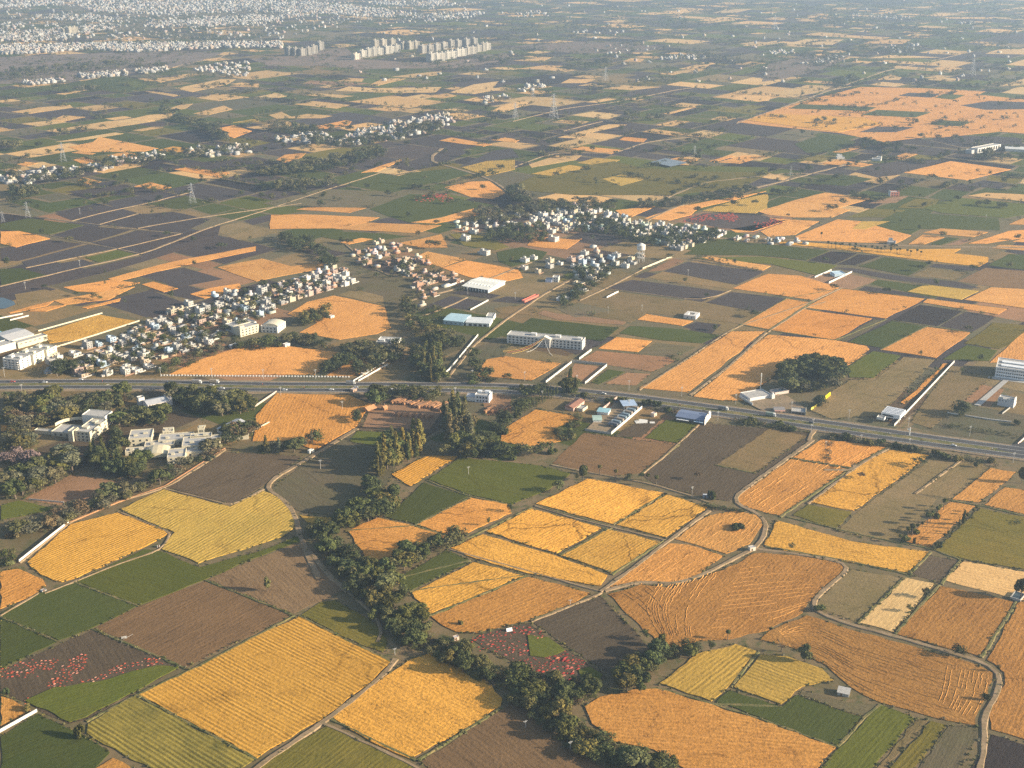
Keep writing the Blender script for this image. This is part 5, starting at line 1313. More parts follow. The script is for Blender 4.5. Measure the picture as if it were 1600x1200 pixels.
r, L = bld('factory', 'long cream factory hall with stepped grey roofs at the left colony edge', 'factory', (29, 545), (75, 532)); flat(r, L, 9, 8, wc=CRM, ns=0); roofed(r, L - 6, 30, 9, rc=(.55, .53, .5), x0=-2, y0=9.6, rise=2.5, wc=(.6, .58, .5)); flat(r, 18, 14, 9, x0=-19, y0=2, wc=(.7, .67, .58)); flat(r, 30, 12, 7, x0=-50, y0=-1, wc=CRM, rows=2, nf=6); winrow(r, 6, 1, L - 1, 0, 5, 2.4, 1, name='window')
r, L = bld('shed', 'shed with a bright turquoise roof behind the cream factory', 'shed', (-14, 536), (8, 532)); roofed(r, L, 16, 7, rc=(.35, .68, .74), rise=1.5)
r, L = bld('apartment_block', 'four-storey pale apartment block in three stepped wings by the highway', 'apartment block', (6, 575), (32, 578.5))
for k, (xx, yy, dd) in enumerate(((0, 0, 15), (2.5, 15.4, 15), (5, 30.8, 14))):
    flat(r, L, dd, 13, x0=xx, y0=yy, wc=(.72, .67, .52) if k else (.66, .64, .6), rows=4, ns=2, nf=4 if k == 0 else 0, cabins=((3, 4, 4, 4, 2.6), (L - 6, 5, 3, 3, 2.2)), wname='wing')
    for q in range(4 if k == 0 else 0):
        for x in (1.5, L / 2, L - 3.5): MB().box(x, x + 2.4, -1.2, -.07, q * 3 + .7, q * 3 + 1.6).build('balcony', M['wallc'], r, color=WHT)
r, L = bld('hotel', 'cream three-storey hotel front with paired windows above the dark trees', 'hotel', (376, 527), (405, 519)); flat(r, L, 12, 11.5, wc=CRM, rows=3, nf=5, ns=0, cabins=((2, 3, 5, 4, 2.5),)); flat(r, L + 4, 16, 9.5, x0=2, y0=12.4, wc=WHT, rows=0)
r, L = bld('banquet_hall', 'pale hall with a broad curved tan roof beside the cream hotel', 'banquet hall', (408, 519), (434, 521))
flat(r, L, 20, 9, wc=WHT, rows=2, nf=4, ns=4)
b = MB(); n = 10
for i in range(n): 
    a0, a1 = PI * i / n, PI * (i + 1) / n
    q = lambda a, y: (L / 2 - L * .46 * math.cos(a), y, 8.2 + 3.2 * math.sin(a)); b.add([q(a0, 3), q(a1, 3), q(a1, 19), q(a0, 19)], [(0, 1, 2, 3)])
b.add([(L / 2 - L * .46 * math.cos(PI * i / n), 3, 8.2 + 3.2 * math.sin(PI * i / n)) for i in range(n + 1)], [tuple(range(n + 1))]); b.build('curved_roof', M['sheet'], r, color=(.66, .58, .42))
# campus
r, L = bld('campus_building', 'cream building with a curved terrace and cluttered flat roof in the campus wood', 'college', (119, 689), (142, 691)); flat(r, L, 27, 11.5, wc=CRM, rows=3, nf=3, ns=4, cabins=((3, 6, 4, 4, 2), (9, 14, 5, 4, 2.4), (4, 18, 3, 5, 1.6), (14, 4, 3, 3, 1.5)))
flat(r, 22, 16, 5.5, x0=-24, y0=5, wc=CRM, rows=1, nf=4, wname='wing'); flat(r, 26, 5, 4, x0=-40, y0=7, wc=CRM, wname='wing'); flat(r, 20, 12, 13.6, x0=-10, y0=28, wc=WHT, wname='wing'); flat(r, 4, 9, 12, x0=-5, y0=-2, wc=CRM, wname='stair_tower')
b = MB()
for i in range(9):
    a0, a1 = PI * (.5 + i / 18), PI * (.5 + (i + 1) / 18)
    b.add([(-12 + 14 * math.cos(a0), 15 + 16 * math.sin(a0), 5.5), (-12 + 14 * math.cos(a1), 15 + 16 * math.sin(a1), 5.5), (-12 + 14 * math.cos(a1), 15 + 16 * math.sin(a1), 9), (-12 + 14 * math.cos(a0), 15 + 16 * math.sin(a0), 9)], [(0, 1, 2, 3)])
b.build('curved_wall', M['wallc'], r, color=CRM)
r, L = bld('campus_terraces', 'sprawling cream campus of stepped flat roofs and courtyards beside the dark ploughed field', 'college', (262, 726), (290, 724))
A, B_ = r.location, r.rotation_euler.z
def wing(px, py, w, d, h, rows=2, nf=3, ns=2, wc=CRM):
    p = G(px, py) - A; q = rot2(p, -B_); flat(r, w, d, h, x0=q.x, y0=q.y, wc=wc, rows=rows, nf=nf, ns=ns, wname='wing', cabins=((w * .2, d * .3, 2.4, 2.4, 1.6), (w * .6, d * .5, 3, 2, 1.3)))
wing(262, 726, 13, 16, 8); wing(202, 698, 17, 18, 9); wing(196, 712, 16, 8, 4.5); wing(226, 704, 22, 10, 5, 1); wing(248, 697, 26, 14, 6, 1, 4); wing(285, 708, 28, 18, 8, 2, 5, 3); wing(272, 716, 24, 9, 6, 1); wing(255, 685, 8, 8, 8); wing(298, 695, 16, 9, 8); wing(310, 684, 5, 5, 11); wing(335, 690, 26, 7, 5, 1)
b = MB(); q0 = rot2(G(226, 719) - A, -B_)
for i in range(8):
    a0, a1 = PI * i / 8, PI * (i + 1) / 8; q = lambda a, y: (q0.x + 9 - 9.5 * math.cos(a), q0.y + y, 2 + 5 * math.sin(a)); b.add([q(a0, 0), q(a1, 0), q(a1, 16), q(a0, 16)], [(0, 1, 2, 3)])
b.add([(q0.x + 9 - 9.5 * math.cos(PI * i / 8), q0.y, 2 + 5 * math.sin(PI * i / 8)) for i in range(9)], [tuple(range(9))]); b.build('vaulted_roof', M['sheet'], r, color=(.68, .58, .38))
r, L = bld('hall', 'white hall with a grey curved roof among the trees south of the highway', 'hall', (232, 641), (264, 634)); roofed(r, L, 13, 6, rc=(.46, .46, .46), rise=2.6, wc=(.74, .66, .6)); winrow(r, 6, 1, L - 1, 0, 2.4, 1.4, 1.6); flat(r, 3, 12, 9, x0=L + .3, y0=0, wc=(.74, .66, .6)); flat(r, 5, 5, 9.5, x0=-3, y0=13.4, wc=WHT)
r, L = bld('hall', 'long grey-roofed shed at the upper end of the campus terraces', 'hall', (353, 679), (383, 664)); roofed(r, L, 9, 4.5, rc=(.5, .5, .5), rise=1.4)
r, L = bld('house', 'pale bungalow with many white roof blocks wrapped in trees', 'house', (588, 541), (620, 543)); flat(r, L, 16, 6.5, wc=WHT, rows=2, nf=5, ns=3, cabins=((2, 3, 5, 4, 1.8), (9, 6, 4, 4, 2.3), (L - 7, 3, 5, 5, 2)))
r, L = bld('house', 'white two-storey house with dotted windows beside the clay rows south of the highway', 'house', (742, 628), (764, 630)); flat(r, L, 11, 9, wc=(.72, .74, .76), rows=2, nf=4, ns=2, cabins=((1, 6, 3, 3, 2.2), (L - 5, 6, 4, 3, 2.6))); roofed(r, 7, 9, 5, x0=-7.3, y0=1, rc=(.5, .48, .46))
# highway side
r, L = bld('roadside_depot', 'dark blue-roofed depot with a bright stepped white end wall beside the plough land', 'depot', (1056, 657), (1100, 664)); roofed(r, L, 16, 5, rc=(.16, .20, .30), rise=1.6, wc=(.12, .14, .2)); MB().box(L + .3, L + .7, -1, 18, -.2, 6.5).box(L + .3, L + .7, 1, 9, 6.5, 8.5).box(L + .3, L + .7, 11, 15, 6.5, 9.5).build('end_wall', M['wallc'], r, color=WHT); MB().box(1, 11, -2.8, -.3, 3, 3.2).build('awning', M['sheet'], r, color=(.75, .75, .72)); MB().box(L - 8, L - .5, -2.4, -.3, 3.2, 3.4).build('awning', M['sheet'], r, color=(.5, .66, .75)); winrow(r, 7, 1, L - 1, 0, .3, 2.4, 2.5, mat='dark', name='opening')
r, L = bld('house', 'brown tile-roofed farmhouse with a walled yard beside the vehicle yard', 'house', (896, 643), (913, 631)); roofed(r, L, 8, 4, rc=(.30, .15, .10), rise=1.8, wc=(.6, .4, .32)); flat(r, 9, 6, 3.4, x0=3, y0=-7, wc=CRM)
r, L = bld('shed', 'small turquoise-roofed shed inside the vehicle yard', 'shed', (933, 648), (950, 650)); roofed(r, L, 9, 4, rc=(.30, .50, .55), rise=.7)
r, L = bld('shed', 'small pale green-roofed shed inside the vehicle yard', 'shed', (927, 661), (940, 661)); roofed(r, L, 10, 3.4, rc=(.40, .52, .44), rise=.5)
r, L = bld('shed', 'blue-roofed open shed at the highway end of the vehicle yard', 'shed', (975, 641), (994, 640)); 
MB().box(-1, L + 1, -.5, 13, 5, 5.3).build('roof', M['sheet'], r, color=(.40, .50, .64))
for x in (0, L / 2, L):
    for y in (0, 12): MB().cyl(x, y, -.2, 5, .15, .15, 6).build('post', M['metal'], r)
r, L = bld('pavilion', 'white two-storey pavilion with a striped roof and open ground floor by the highway', 'pavilion', (1376, 655), (1405, 661)); flat(r, L, 16, 4.3, y0=0, wc=(.74, .76, .78), par=.5); r.location.z = 3.0
for i in range(5): MB().box(.6, L - .6, 1.2 + i * 3, 2.6 + i * 3, 3.9, 4.5).build('roof_strip', M['sheet'], r, color=(.74, .75, .76))
winrow(r, 6, 1, L - 1, 0, 1.0, 2.2, 1.8)
for x in (.4, L * .35, L * .66, L - .4):
    for y in (.6, 15): MB().box(x - .25, x + .25, y - .25, y + .25, -4.2, 0).build('pillar', M['wallc'], r, color=WHT)
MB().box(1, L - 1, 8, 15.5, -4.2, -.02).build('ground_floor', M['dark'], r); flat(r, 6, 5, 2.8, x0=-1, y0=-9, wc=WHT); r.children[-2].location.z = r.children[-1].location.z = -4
r, L = bld('office_block', 'big white three-storey block with three rows of dark windows at the right edge', 'office block', (1554, 589), (1612, 597)); flat(r, L, 28, 13, wc=(.72, .74, .76), rows=0, cabins=((4, 5, L - 8, 5, 1.2), (4, 15, L - 8, 5, 1.2)))
for k in range(3): winrow(r, 16, 1, L - 1, 0, k * 3.8 + 2.2, 1.2, 1.5)
MB().box(-5, L, -6, -.05, -.1, .3).build('plinth', M['concrete'], r)
r, L = bld('unfinished_building', 'pale grey windowless building with a broken stepped top beside the paved strip', 'building', (1558, 633), (1583, 638)); flat(r, L, 9, 9, wc=(.56, .56, .58)); MB().box(.3, 4, .05, .4, 9, 10.6).box(7, 9, .05, .4, 9, 10.2).box(L - .45, L - .05, 1, 8, 9, 11).build('broken_parapet', M['wallc'], r, color=WHT); winrow(r, 3, 0, L * .6, 0, 6, .8, 1.4, mat='dark')
r, L = bld('roadside_shrine', 'flat white-edged compound roofs with a small entrance shrine by the dark grove', 'compound', (1172, 628), (1206, 622)); flat(r, L, 15, 4.5, wc=(.66, .65, .64)); flat(r, 14, 8, 3.5, x0=L + 6, y0=4, wc=(.62, .52, .46)); MB().box(L * .9, L * .9 + 3, -3, 0, -.2, 5.6).cyl(L * .9 + 1.5, -1.5, 5.6, 8.2, 1.4, .2, 8).build('shrine', M['wallc'], r, color=WHT); MB().box(-3, -2.6, -8, 12, -.2, 3).build('side_wall', M['wallc'], r, color=WHT)
r, L = bld('roadside_shop', 'dark low shop row with white dividers beside the yellow wall', 'shop', (1236, 647), (1258, 649)); flat(r, L, 9, 3.8, wc=(.4, .38, .36)); winrow(r, 4, .5, L - .5, 0, .2, 2.2, 2.6, mat='dark', name='shutter'); MB().box(L + .1, L + .5, -1, 9, -.2, 4.6).build('end_wall', M['wallc'], r, color=CRM)
r, L = bld('roadside_shop', 'cluttered low shop with a tiled awning between the compound and the yellow wall', 'shop', (1210, 644), (1226, 644)); roofed(r, L, 6, 3, rc=(.3, .27, .25), rise=1); MB().box(0, L, -2.5, -.1, 2.3, 2.45).build('awning', M['sheet'], r, color=(.62, .36, .28))
r, L = bld('house', 'low square farm block with an open courtyard standing in scrub east of the school', 'house', (1068, 497), (1087, 499.5)); b = MB(); 
for q in ((0, L, 0, 3.5), (0, L, 10.5, 14), (0, 3.5, 3.5, 10.5), (L - 3.5, L, 3.5, 10.5)): b.box(q[0], q[1], q[2], q[3], -.2, 5)
b.build('wall', M['wallc'], r, color=(.68, .64, .58)); winrow(r, 2, 2, L - 2, 0, 1, 1.4, 2)
r, L = bld('shed', 'pale blue flat-roofed shed inside the small walled plot in the green fields', 'shed', (1304, 433), (1321, 432)); flat(r, L, 12, 5, wc=(.5, .62, .7), roofm='sheet', roofc=(.55, .68, .76))
r, L = bld('house', 'white house and blue annex east of the orange field in the new plots', 'house', (852, 441), (869, 442)); flat(r, L * .6, 9, 4, wc=(.5, .56, .72)); flat(r, L * .55, 9, 8, x0=L * .62, y0=2, wc=WHT, rows=2, nf=2, ns=2)
r, L = bld('house', 'white bungalow with a twisted stair beside the brick rubble lane', 'house', (869, 470), (889, 472)); flat(r, L, 9, 4, wc=(.6, .64, .7)); MB().cyl(L * .6, 5, 4, 6.4, 1.6, .9, 10).build('stair_tower', M['wallc'], r, color=WHT)
r, L = bld('farm_shed', 'long red and white painted shed by the dark plot', 'shed', (820, 473), (842, 463)); flat(r, L, 4, 3, wc=(.62, .18, .12), roofm='sheet', roofc=(.62, .2, .14)); 
r, L = bld('school', 'long white building with a row of dark arches on the far right plain', 'school', (1527, 240), (1563, 233)); flat(r, L, 14, 12, wc=WHT); winrow(r, 9, 2, L - 2, 0, 2, 5, 8, mat='dark', name='arch'); flat(r, 10, 12, 9, x0=-12, y0=4, wc=GRY)
r, L = bld('warehouse', 'pale low warehouse at the right edge beyond the arched white building', 'warehouse', (1570, 236), (1640, 240)); roofed(r, L, 30, 6, rc=(.68, .66, .6), rise=2.2, wc=(.6, .58, .54))
r, L = bld('house', 'red and white house on bare ground in the far orange fields', 'house', (1391, 307), (1405, 307)); flat(r, L, 10, 9, wc=(.5, .2, .14), rows=2, nf=3, ns=2); MB().box(-.3, .1, -.3, 10, 0, 11).build('corner_wall', M['wallc'], r, color=WHT)
r, L = bld('house', 'white farmhouse on the far orange strip beside the field path', 'house', (1308, 249), (1320, 249)); flat(r, L, 10, 5, wc=WHT); flat(r, 8, 8, 8, x0=3, y0=11, wc=WHT)
r, L = bld('house', 'white farmhouse at the end of the far orange strip', 'house', (1362, 251), (1376, 252)); flat(r, L, 10, 5, wc=WHT); flat(r, 8, 7, 8, x0=6, y0=11, wc=WHT)
r, L = bld('house', 'grey farmhouse beside a tree on the long gold strip', 'house', (1386, 382), (1399, 383)); flat(r, L, 9, 5, wc=GRY); flat(r, 5, 5, 7.5, x0=1, y0=10, wc=GRY)
# huts in the fields
r, L = bld('farm_hut', 'stone hut with a grey sheet roof at the end of the grassy bank', 'hut', (1308, 1086), (1326, 1090)); MB().box(0, L, 0, 5, -.2, 2.5).build('wall', M['concrete'], r); MB().add([(-.3, -.4, 2.5), (L + .3, -.4, 2.5), (L + .3, 5.4, 3.1), (-.3, 5.4, 3.1), (-.3, -.4, 2.62), (L + .3, -.4, 2.62), (L + .3, 5.4, 3.22), (-.3, 5.4, 3.22)], [(0, 3, 2, 1), (4, 5, 6, 7), (0, 1, 5, 4), (1, 2, 6, 5), (2, 3, 7, 6), (3, 0, 4, 7)]).build('roof', M['roof'], r); winrow(r, 1, 1, 3, 0, 0, .9, 1.9, mat='door', name='door')
def hut(px, py, L, D, H, wc, lab, rc=(.5, .48, .45), ang=A1):
    r = thing('farm_hut', lab, 'hut', G(px, py), ang); flat(r, L, D, H, wc=wc, par=.25, roofm='sheet', roofc=rc); winrow(r, 1, .6, L * .6, 0, 0, .9, 1.9, mat='door', name='door'); return r
hut(1172, 862, 4, 3, 2.6, (.66, .6, .5), 'small pale pump hut where the curving lane meets the farm path', ang=.35)
hut(1098, 778, 5, 2.6, 2.2, (.3, .32, .36), 'low white-roofed pump shed on the bank above the gold quarters', (.75, .75, .74), ang=-.1)
hut(246, 856, 1.6, 1.4, 1.2, WHT, 'tiny white pump box at the green field corner', ang=.4)
hut(484, 709, 4.5, 2.4, 2.4, WHT, 'white box hut beside the dirt lane below the orange field', (.76, .75, .7))
hut(763, 703, 6, 4, 3, (.5, .48, .45), 'grey hut with a white roof under the tree row', (.72, .72, .7)); hut(775, 707, 5, 4, 2.6, CRM, 'small cream hut east of the grey hut under the tree row')
hut(710, 1002, 3, 2.4, 2.2, (.6, .45, .36), 'little brick-coloured hut at the lower tip of the light gold field', ang=.5)
hut(446, 543, 6, 4, 3, WHT, 'white twin-arched hut in the dark belt north of the orange field', (.7, .7, .68)); hut(1022, 652, 4, 3.5, 3, (.66, .5, .4), 'pale hut beside the small green plot south of the highway')
hut(517, 498, 5, 3.5, 2.6, WHT, 'white hut at the end of the clump in the orange field'); hut(567, 588, 4, 3, 2.6, (.5, .42, .34), 'brown hut on the highway edge at the lane mouth'); hut(552, 614, 4.5, 4, 3, (.44, .3, .22), 'brown brick hut at the top corner of the orange field')
hut(362, 545, 9, 4, 3, (.66, .66, .66), 'striped sheet hut on the tip of the big orange field', (.7, .7, .68)); hut(66, 926, 3, 2.6, 1.0, (.3, .28, .25), 'round stone well head at the corner of the orange field')
r = thing('tarpaulin', 'white sheet spread out to dry in the plough land beside the vehicle yard', 'tarpaulin', G(994, 662)); MB().add([(0, 0, .35), (9, 1, .4), (10, 7, .36), (4, 9, .42), (-1, 5, .38), (0, 0, .2), (9, 1, .2), (10, 7, .2), (4, 9, .2), (-1, 5, .2)], [(0, 1, 2, 3, 4), (0, 5, 6, 1), (1, 6, 7, 2), (2, 7, 8, 3), (3, 8, 9, 4), (4, 9, 5, 0)]).build('sheet', M['sheet'], r, color=(.74, .7, .62)); MB().box(11, 15, 0, 3, .2, .6).build('folded_sheet', M['sheet'], r, color=(.74, .7, .62))
r = thing('canvas_tent', 'small white canvas tent at the top of the red heap field', 'tent', G(792, 988), .3); MB().prism(0, 3.4, 0, 2.4, 0.0, 1.9).build('canvas', M['sheet'], r, color=(.8, .8, .78)); MB().tube((0, 1.2, 0), (0, 1.2, 2.1), .05).tube((3.4, 1.2, 0), (3.4, 1.2, 2.1), .05).build('poles', M['bark'], r)
r = thing('water_tank', 'dark open stone tank beneath the big tree at the right edge', 'tank', G(1594, 941), A1); b = MB()
for q in ((0, 9, 0, .4), (0, 9, 5.6, 6), (0, .4, .4, 5.6), (8.6, 9, .4, 5.6)): b.box(*q, -.2, 1.6)
b.build('rim_wall', M['concrete'], r); MB().box(.41, 8.59, .41, 5.59, .2, 1.1).build('water_surface', M['water'], r)
r = thing('farm_cart', 'grey wooden cart with a raised white shaft on the bank of the ploughed field', 'cart', G(190, 1000), .3)
MB().box(0, 3, 0, 1.5, .6, .8).box(0, 3, 0, .08, .8, 1.3).box(0, 3, 1.42, 1.5, .8, 1.3).build('bed', M['concrete'], r)
for y in (-.12, 1.62): MB().add([], []).cyl(0, 0, -.06, .06, .55, .55, 14).build('wheel', M['bark'], r, (1.3, y, .55)).rotation_euler = (PI / 2, 0, 0)
MB().tube((3, .75, .75), (6.4, .75, 2.2), .09).build('shaft', M['sheet'], r, color=(.7, .68, .62))
# brick yard
def stack(px, py, L, lab): 
    r = thing('brick_stack', None, 'brick stack', G(px, py), A1 + random.uniform(-.08, .08), 'clay brick stacks ' + lab); r['group'] = 'clay brick stacks ' + lab
    b = MB(); rg = random.random
    for k in range(6): b.box(k * L / 6, (k + 1) * L / 6, -1.2 - .3 * rg(), 1.2 + .3 * rg(), -.1, 1.7 + .8 * rg())
    b.build('bricks', M['brick'] if random.random() < .15 else M['clay'], r); MB().box(.3, L - .5, -.6, .6, 2.42, 2.5).build('cover', M['clay'], r); return (f'long low stack of tan clay bricks {lab}', px, py, r)
M['clay'] = noise_mat('sun_dried_clay', [srgb(190, 142, 100), srgb(168, 122, 84), srgb(142, 106, 76)], .5, .95, bump=.06)
it = [stack(612 + i * 5.8 + random.uniform(-1, 1), 631 + i * .9 + random.uniform(-2, 2), random.uniform(12, 17), 'in the upper brick yard') for i in range(14)]
it += [stack(757 + i * 5, 646 - (i % 2) * 4, 11, 'beside the white house yard') for i in range(6)]
it += [stack(612 + i * 9, 650 + i * .8, 7, 'in the lower brick yard') for i in range(7)]
uniq(it)
r = thing('kiln_shelter', 'tan thatched shelter heaped with straw at the corner of the brick yard', 'shelter', G(576, 646), A1); MB().prism(0, 9, 0, 7, 2.2, 4.6, .6).build('thatch', M['clay'], r)
for x in (0, 8.6):
    for y in (0, 6.6): MB().cyl(x, y, -.2, 2.3, .14, .14, 6).build('post', M['bark'], r)
r = thing('kiln_shelter', 'small pale clay kiln hut behind the thatched shelter', 'shelter', G(601, 642), A1); MB().prism(0, 4, 0, 4, 2.0, 3.6, .3).box(.2, 3.8, .2, 3.8, -.2, 2.0).build('kiln', M['clay'], r); MB().cyl(2, 2, 3.2, 5.5, .35, .28, 8).build('chimney', M['brick'], r)
# water tower
r = thing('water_tower', 'white water tower on four legs rising from the village houses', 'water tower', G(1001, 409))
MB().cyl(0, 0, 15, 20.5, 5, 5, 16).cyl(0, 0, 20.5, 22.6, 5.2, 1.0, 16).cyl(0, 0, 13.4, 15, 2.5, 5, 16).build('tank', M['wallc'], r, color=WHT)
for k in range(6): a = k * PI / 3; MB().tube((4.4 * math.cos(a), 4.4 * math.sin(a), -.2), (3.6 * math.cos(a), 3.6 * math.sin(a), 14.6), .35, .3, 6).build('leg', M['concrete'], r)
for z in (5, 10): MB().cyl(0, 0, z, z + .35, 4.3, 4.3, 12).build('brace_ring', M['concrete'], r)
# apartment towers on the ridge
def tower_mesh(H, W, D, seed):
    rg = random.Random(seed); b = MB().box(-W / 2, W / 2, -D / 2, D / 2, -.5, H)
    for x in (-W / 2 + 1, W / 2 - 5): b.box(x, x + 4, -D / 2 - 1.4, -D / 2, 3, H - 1)
    b.box(W / 2, W / 2 + 1.4, -D / 2 + 2, -D / 2 + 6, 3, H - 1); b.box(W / 2, W / 2 + 1.4, D / 2 - 6, D / 2 - 2, 3, H - 1)
    b.box(-3, 3, -3, 3, H, H + 4); b.box(-W / 2 + 2, -W / 2 + 5, -2, 2, H, H + 2)
    for k in range(int(H // 3.1)):
        z = 3.1 * k + 1
        for x in (-1.6, .6): b.box(x, x + 1.2, -D / 2 - .08, -D / 2, z, z + 1.5, 1)
        for y in (-1.4, .8): b.box(W / 2, W / 2 + .08, y, y + 1.2, z, z + 1.5, 1)
        b.box(-W / 2 + 2, -W / 2 + 4, -D / 2 - 1.46, -D / 2 - 1.4, z, z + 1.4, 1); b.box(W / 2 - 4, W / 2 - 2, -D / 2 - 1.46, -D / 2 - 1.4, z, z + 1.4, 1)
    return b.mesh('apartment_tower', [M['wallc'], M['glass']])
TW = [tower_mesh(23, 22, 17, 1), tower_mesh(21, 24, 16, 2), tower_mesh(25, 21, 17, 3), tower_mesh(17, 24, 14, 4)]
it = []
for lst, place, cs in (([(452, 87), (462, 87), (472, 87), (482, 86), (490, 84), (500, 78)], 'in the western block on the barren ridge', (.46, .42, .36)),
    ([(566, 90), (575, 89), (584, 87), (592, 86), (603, 84), (611, 83), (619, 82)], 'in the near row of the western estate', (.62, .58, .5)), ([(630, 77), (640, 77), (649, 76), (598, 73), (586, 75), (612, 72)], 'in the rear row of the western estate', (.56, .5, .4)),
    ([(673, 97), (682, 96), (690, 95), (699, 92), (706, 91), (715, 88), (722, 87)], 'in the near row of the eastern estate', (.64, .60, .52)), ([(730, 85), (738, 84), (746, 81), (754, 80), (760, 78)], 'at the far end of the eastern estate', (.55, .5, .42)), ([(660, 83), (671, 81), (682, 79), (693, 77), (704, 75), (715, 74), (728, 72), (740, 71)], 'in the rear row of the eastern estate', (.5, .46, .4)),
    ([(102, 54), (110, 54), (117, 53)], 'at the edge of the far city', (.62, .55, .42))):
    for x, y in lst:
        tj = .6 * random.uniform(.85, 1.08); o = link('apartment_tower', random.choice(TW[:3]), None, G(x, y), A1 + random.uniform(-.05, .05), tuple(v * tj for v in cs)); o['category'] = 'apartment tower'; o['group'] = 'apartment towers on the ridge'; it.append((f'tall pale apartment tower {place}', x, y, o))
o = link('apartment_tower', TW[3], None, G(556, 93), A1, (.5, .44, .36)); o['category'] = 'apartment tower'; o['group'] = 'apartment towers on the ridge'; o['label'] = 'short grey apartment block standing before the western estate towers'
uniq(it)
# ---------------------------------------------------------------- boundary walls and fences
def wall_line(label, pts, h, m='wallc', c=WHT, name='boundary_wall', th=.35, posts=0, cat='wall', base=0.0):
    h *= .72; P = [G(*p) for p in pts]; o = thing(name, label, cat, P[0]); b = MB()
    for a, q in zip(P[:-1], P[1:]):
        a, q = a - P[0], q - P[0]; d = (q - a).normalized(); n = Vector((-d.y, d.x, 0)) * th / 2
        b.add([tuple(v) for v in (a + n, a - n, q - n, q + n)] + [(v.x, v.y, h) for v in (a + n, a - n, q - n, q + n)], [(0, 3, 2, 1), (4, 5, 6, 7), (0, 1, 5, 4), (1, 2, 6, 5), (2, 3, 7, 6), (3, 0, 4, 7)])
    b.build('wall', M[m], o, (0, 0, base), color=c)
    if posts:
        a, q = P[0] - P[0], P[-1] - P[0]
        for i in range(posts):
            p = a.lerp(q, i / max(1, posts - 1)); MB().box(-.28, .28, -.28, .28, -.1, h + .35).build('post', M[m], o, p, color=c)
    return o
wall_line('long white boundary wall along the gold field south of the campus', [(30, 879), (108, 817)], 2.8)
wall_line('low brown mud wall running up beside the yellow-green field', [(109, 817), (183, 786), (258, 760), (352, 701)], 1.1, 'clay', th=.8)
wall_line('white boundary wall cutting the lower left corner of the photo', [(-10, 1150), (58, 1112)], 2.4)
wall_line('low stone wall below the bare campus play ground', [(45, 781), (100, 786)], 1.6, 'concrete')
wall_line('west white wall of the red-floored square with buttress posts', [(853, 598), (893, 567)], 2.6, posts=14); wall_line('dark rear wall of the red-floored square with white posts', [(894, 566), (948, 571)], 3, 'concrete', posts=8); wall_line('east white wall of the red-floored square beside the bright green plot', [(948, 572), (914, 600)], 2.8)
wall_line('short white wall beside the orange strip east of the school', [(905, 562), (924, 548)], 2.8)
wall_line('bright white wall along the east side of the vehicle yard', [(955, 679), (1003, 638)], 3.2); wall_line('grey front wall of the vehicle yard beside the plough land', [(914, 673), (955, 679)], 2.6, 'concrete'); wall_line('pink brick wall along the west side of the vehicle yard', [(941, 641), (964, 623)], 3, 'wallc', (.6, .4, .34)); wall_line('dark wall behind the brown tile-roofed farmhouse', [(919, 620), (962, 622)], 2.6, 'wallc', (.35, .25, .2))
wall_line('very long white wall from the pavilion up beside the orange strip', [(1397, 666), (1491, 566)], 2.6)
wall_line('bright yellow wall panel by the highway shops', [(1286, 627), (1297, 618)], 4.6, c=(.85, .68, .01)); wall_line('lower yellow wall with a pale middle by the highway shops', [(1267, 641), (1284, 629)], 2.8, c=(.8, .68, .12))
wall_line('white wall on the lower side of the small walled plot', [(1295, 443), (1331, 426)], 3); wall_line('white wall on the upper side of the small walled plot', [(1273, 434), (1299, 423)], 2.6)
wall_line('long pale wall above the walled gold field of the colony', [(60, 518), (160, 490)], 1.9, c=CRM); wall_line('pale wall below the walled gold field of the colony', [(88, 543), (150, 524), (218, 502)], 1.9, c=CRM)
wall_line('upper of two short white walls at the far left', [(-5, 499), (36, 491)], 1.8); wall_line('lower of two short white walls at the far left', [(16, 501), (45, 494)], 1.8)
wall_line('white lane wall beside the small orange plot', [(552, 596), (580, 580), (632, 545)], 1.8, th=.35); wall_line('broken white lane wall on the grove side', [(560, 596), (590, 579), (606, 570)], 2)
wall_line('tall white fence running from the highway towards the dark plot', [(686, 592), (702, 578), (747, 524)], 2.2, th=.35); wall_line('short brown and white wall at the mouth of the fenced lane', [(682, 586), (690, 579)], 2.6, c=(.66, .54, .42))
wall_line('pale wall between the two dark walled plots', [(735, 485), (763, 470)], 2.2); wall_line('short pale wall at the head of the long dark field', [(948, 466), (966, 457)], 2.8)
wall_line('pale wall along the upper side of the dark walled plot', [(701, 448), (725, 440)], 3); wall_line('pinkish wall at the west edge of the upper orange field', [(397, 637), (432, 613)], 2.2, c=(.62, .5, .4)); wall_line('pinkish wall stub behind the campus terraces', [(394, 675), (421, 661)], 2, c=(.62, .5, .4))
wall_line('cream wall of the water tower compound', [(1004, 421), (1052, 401)], 3, c=CRM)
wall_line('rubble wall along the drive of the block yard', [(1508, 650), (1545, 656), (1580, 660)], 1.5, 'concrete', th=1.0); wall_line('short white gate wall of the block yard', [(1480, 646), (1500, 649)], 1.8)
wall_line('pink kerb wall at the highway junction on the right edge', [(1590, 695), (1612, 675)], 2, c=(.7, .56, .5))
wall_line('pale grey plot wall beyond the broken-topped building', [(1566, 647), (1588, 630)], 1.6, 'concrete')
wall_line('low highway parapet with white-painted blocks along the orange field', [(252, 587.2), (545, 589.6)], .9, 'concrete', name='roadside_parapet', posts=64, th=.5)
for w in [o for o in COL.objects if o.name.startswith('roadside_parapet')]:
    for c in w.children:
        if c.name.startswith('post'): c.scale = (2.0, 1.6, 1.1); c.color = (.9, .88, .8, 1); c.data.materials[0] = M['wallc']
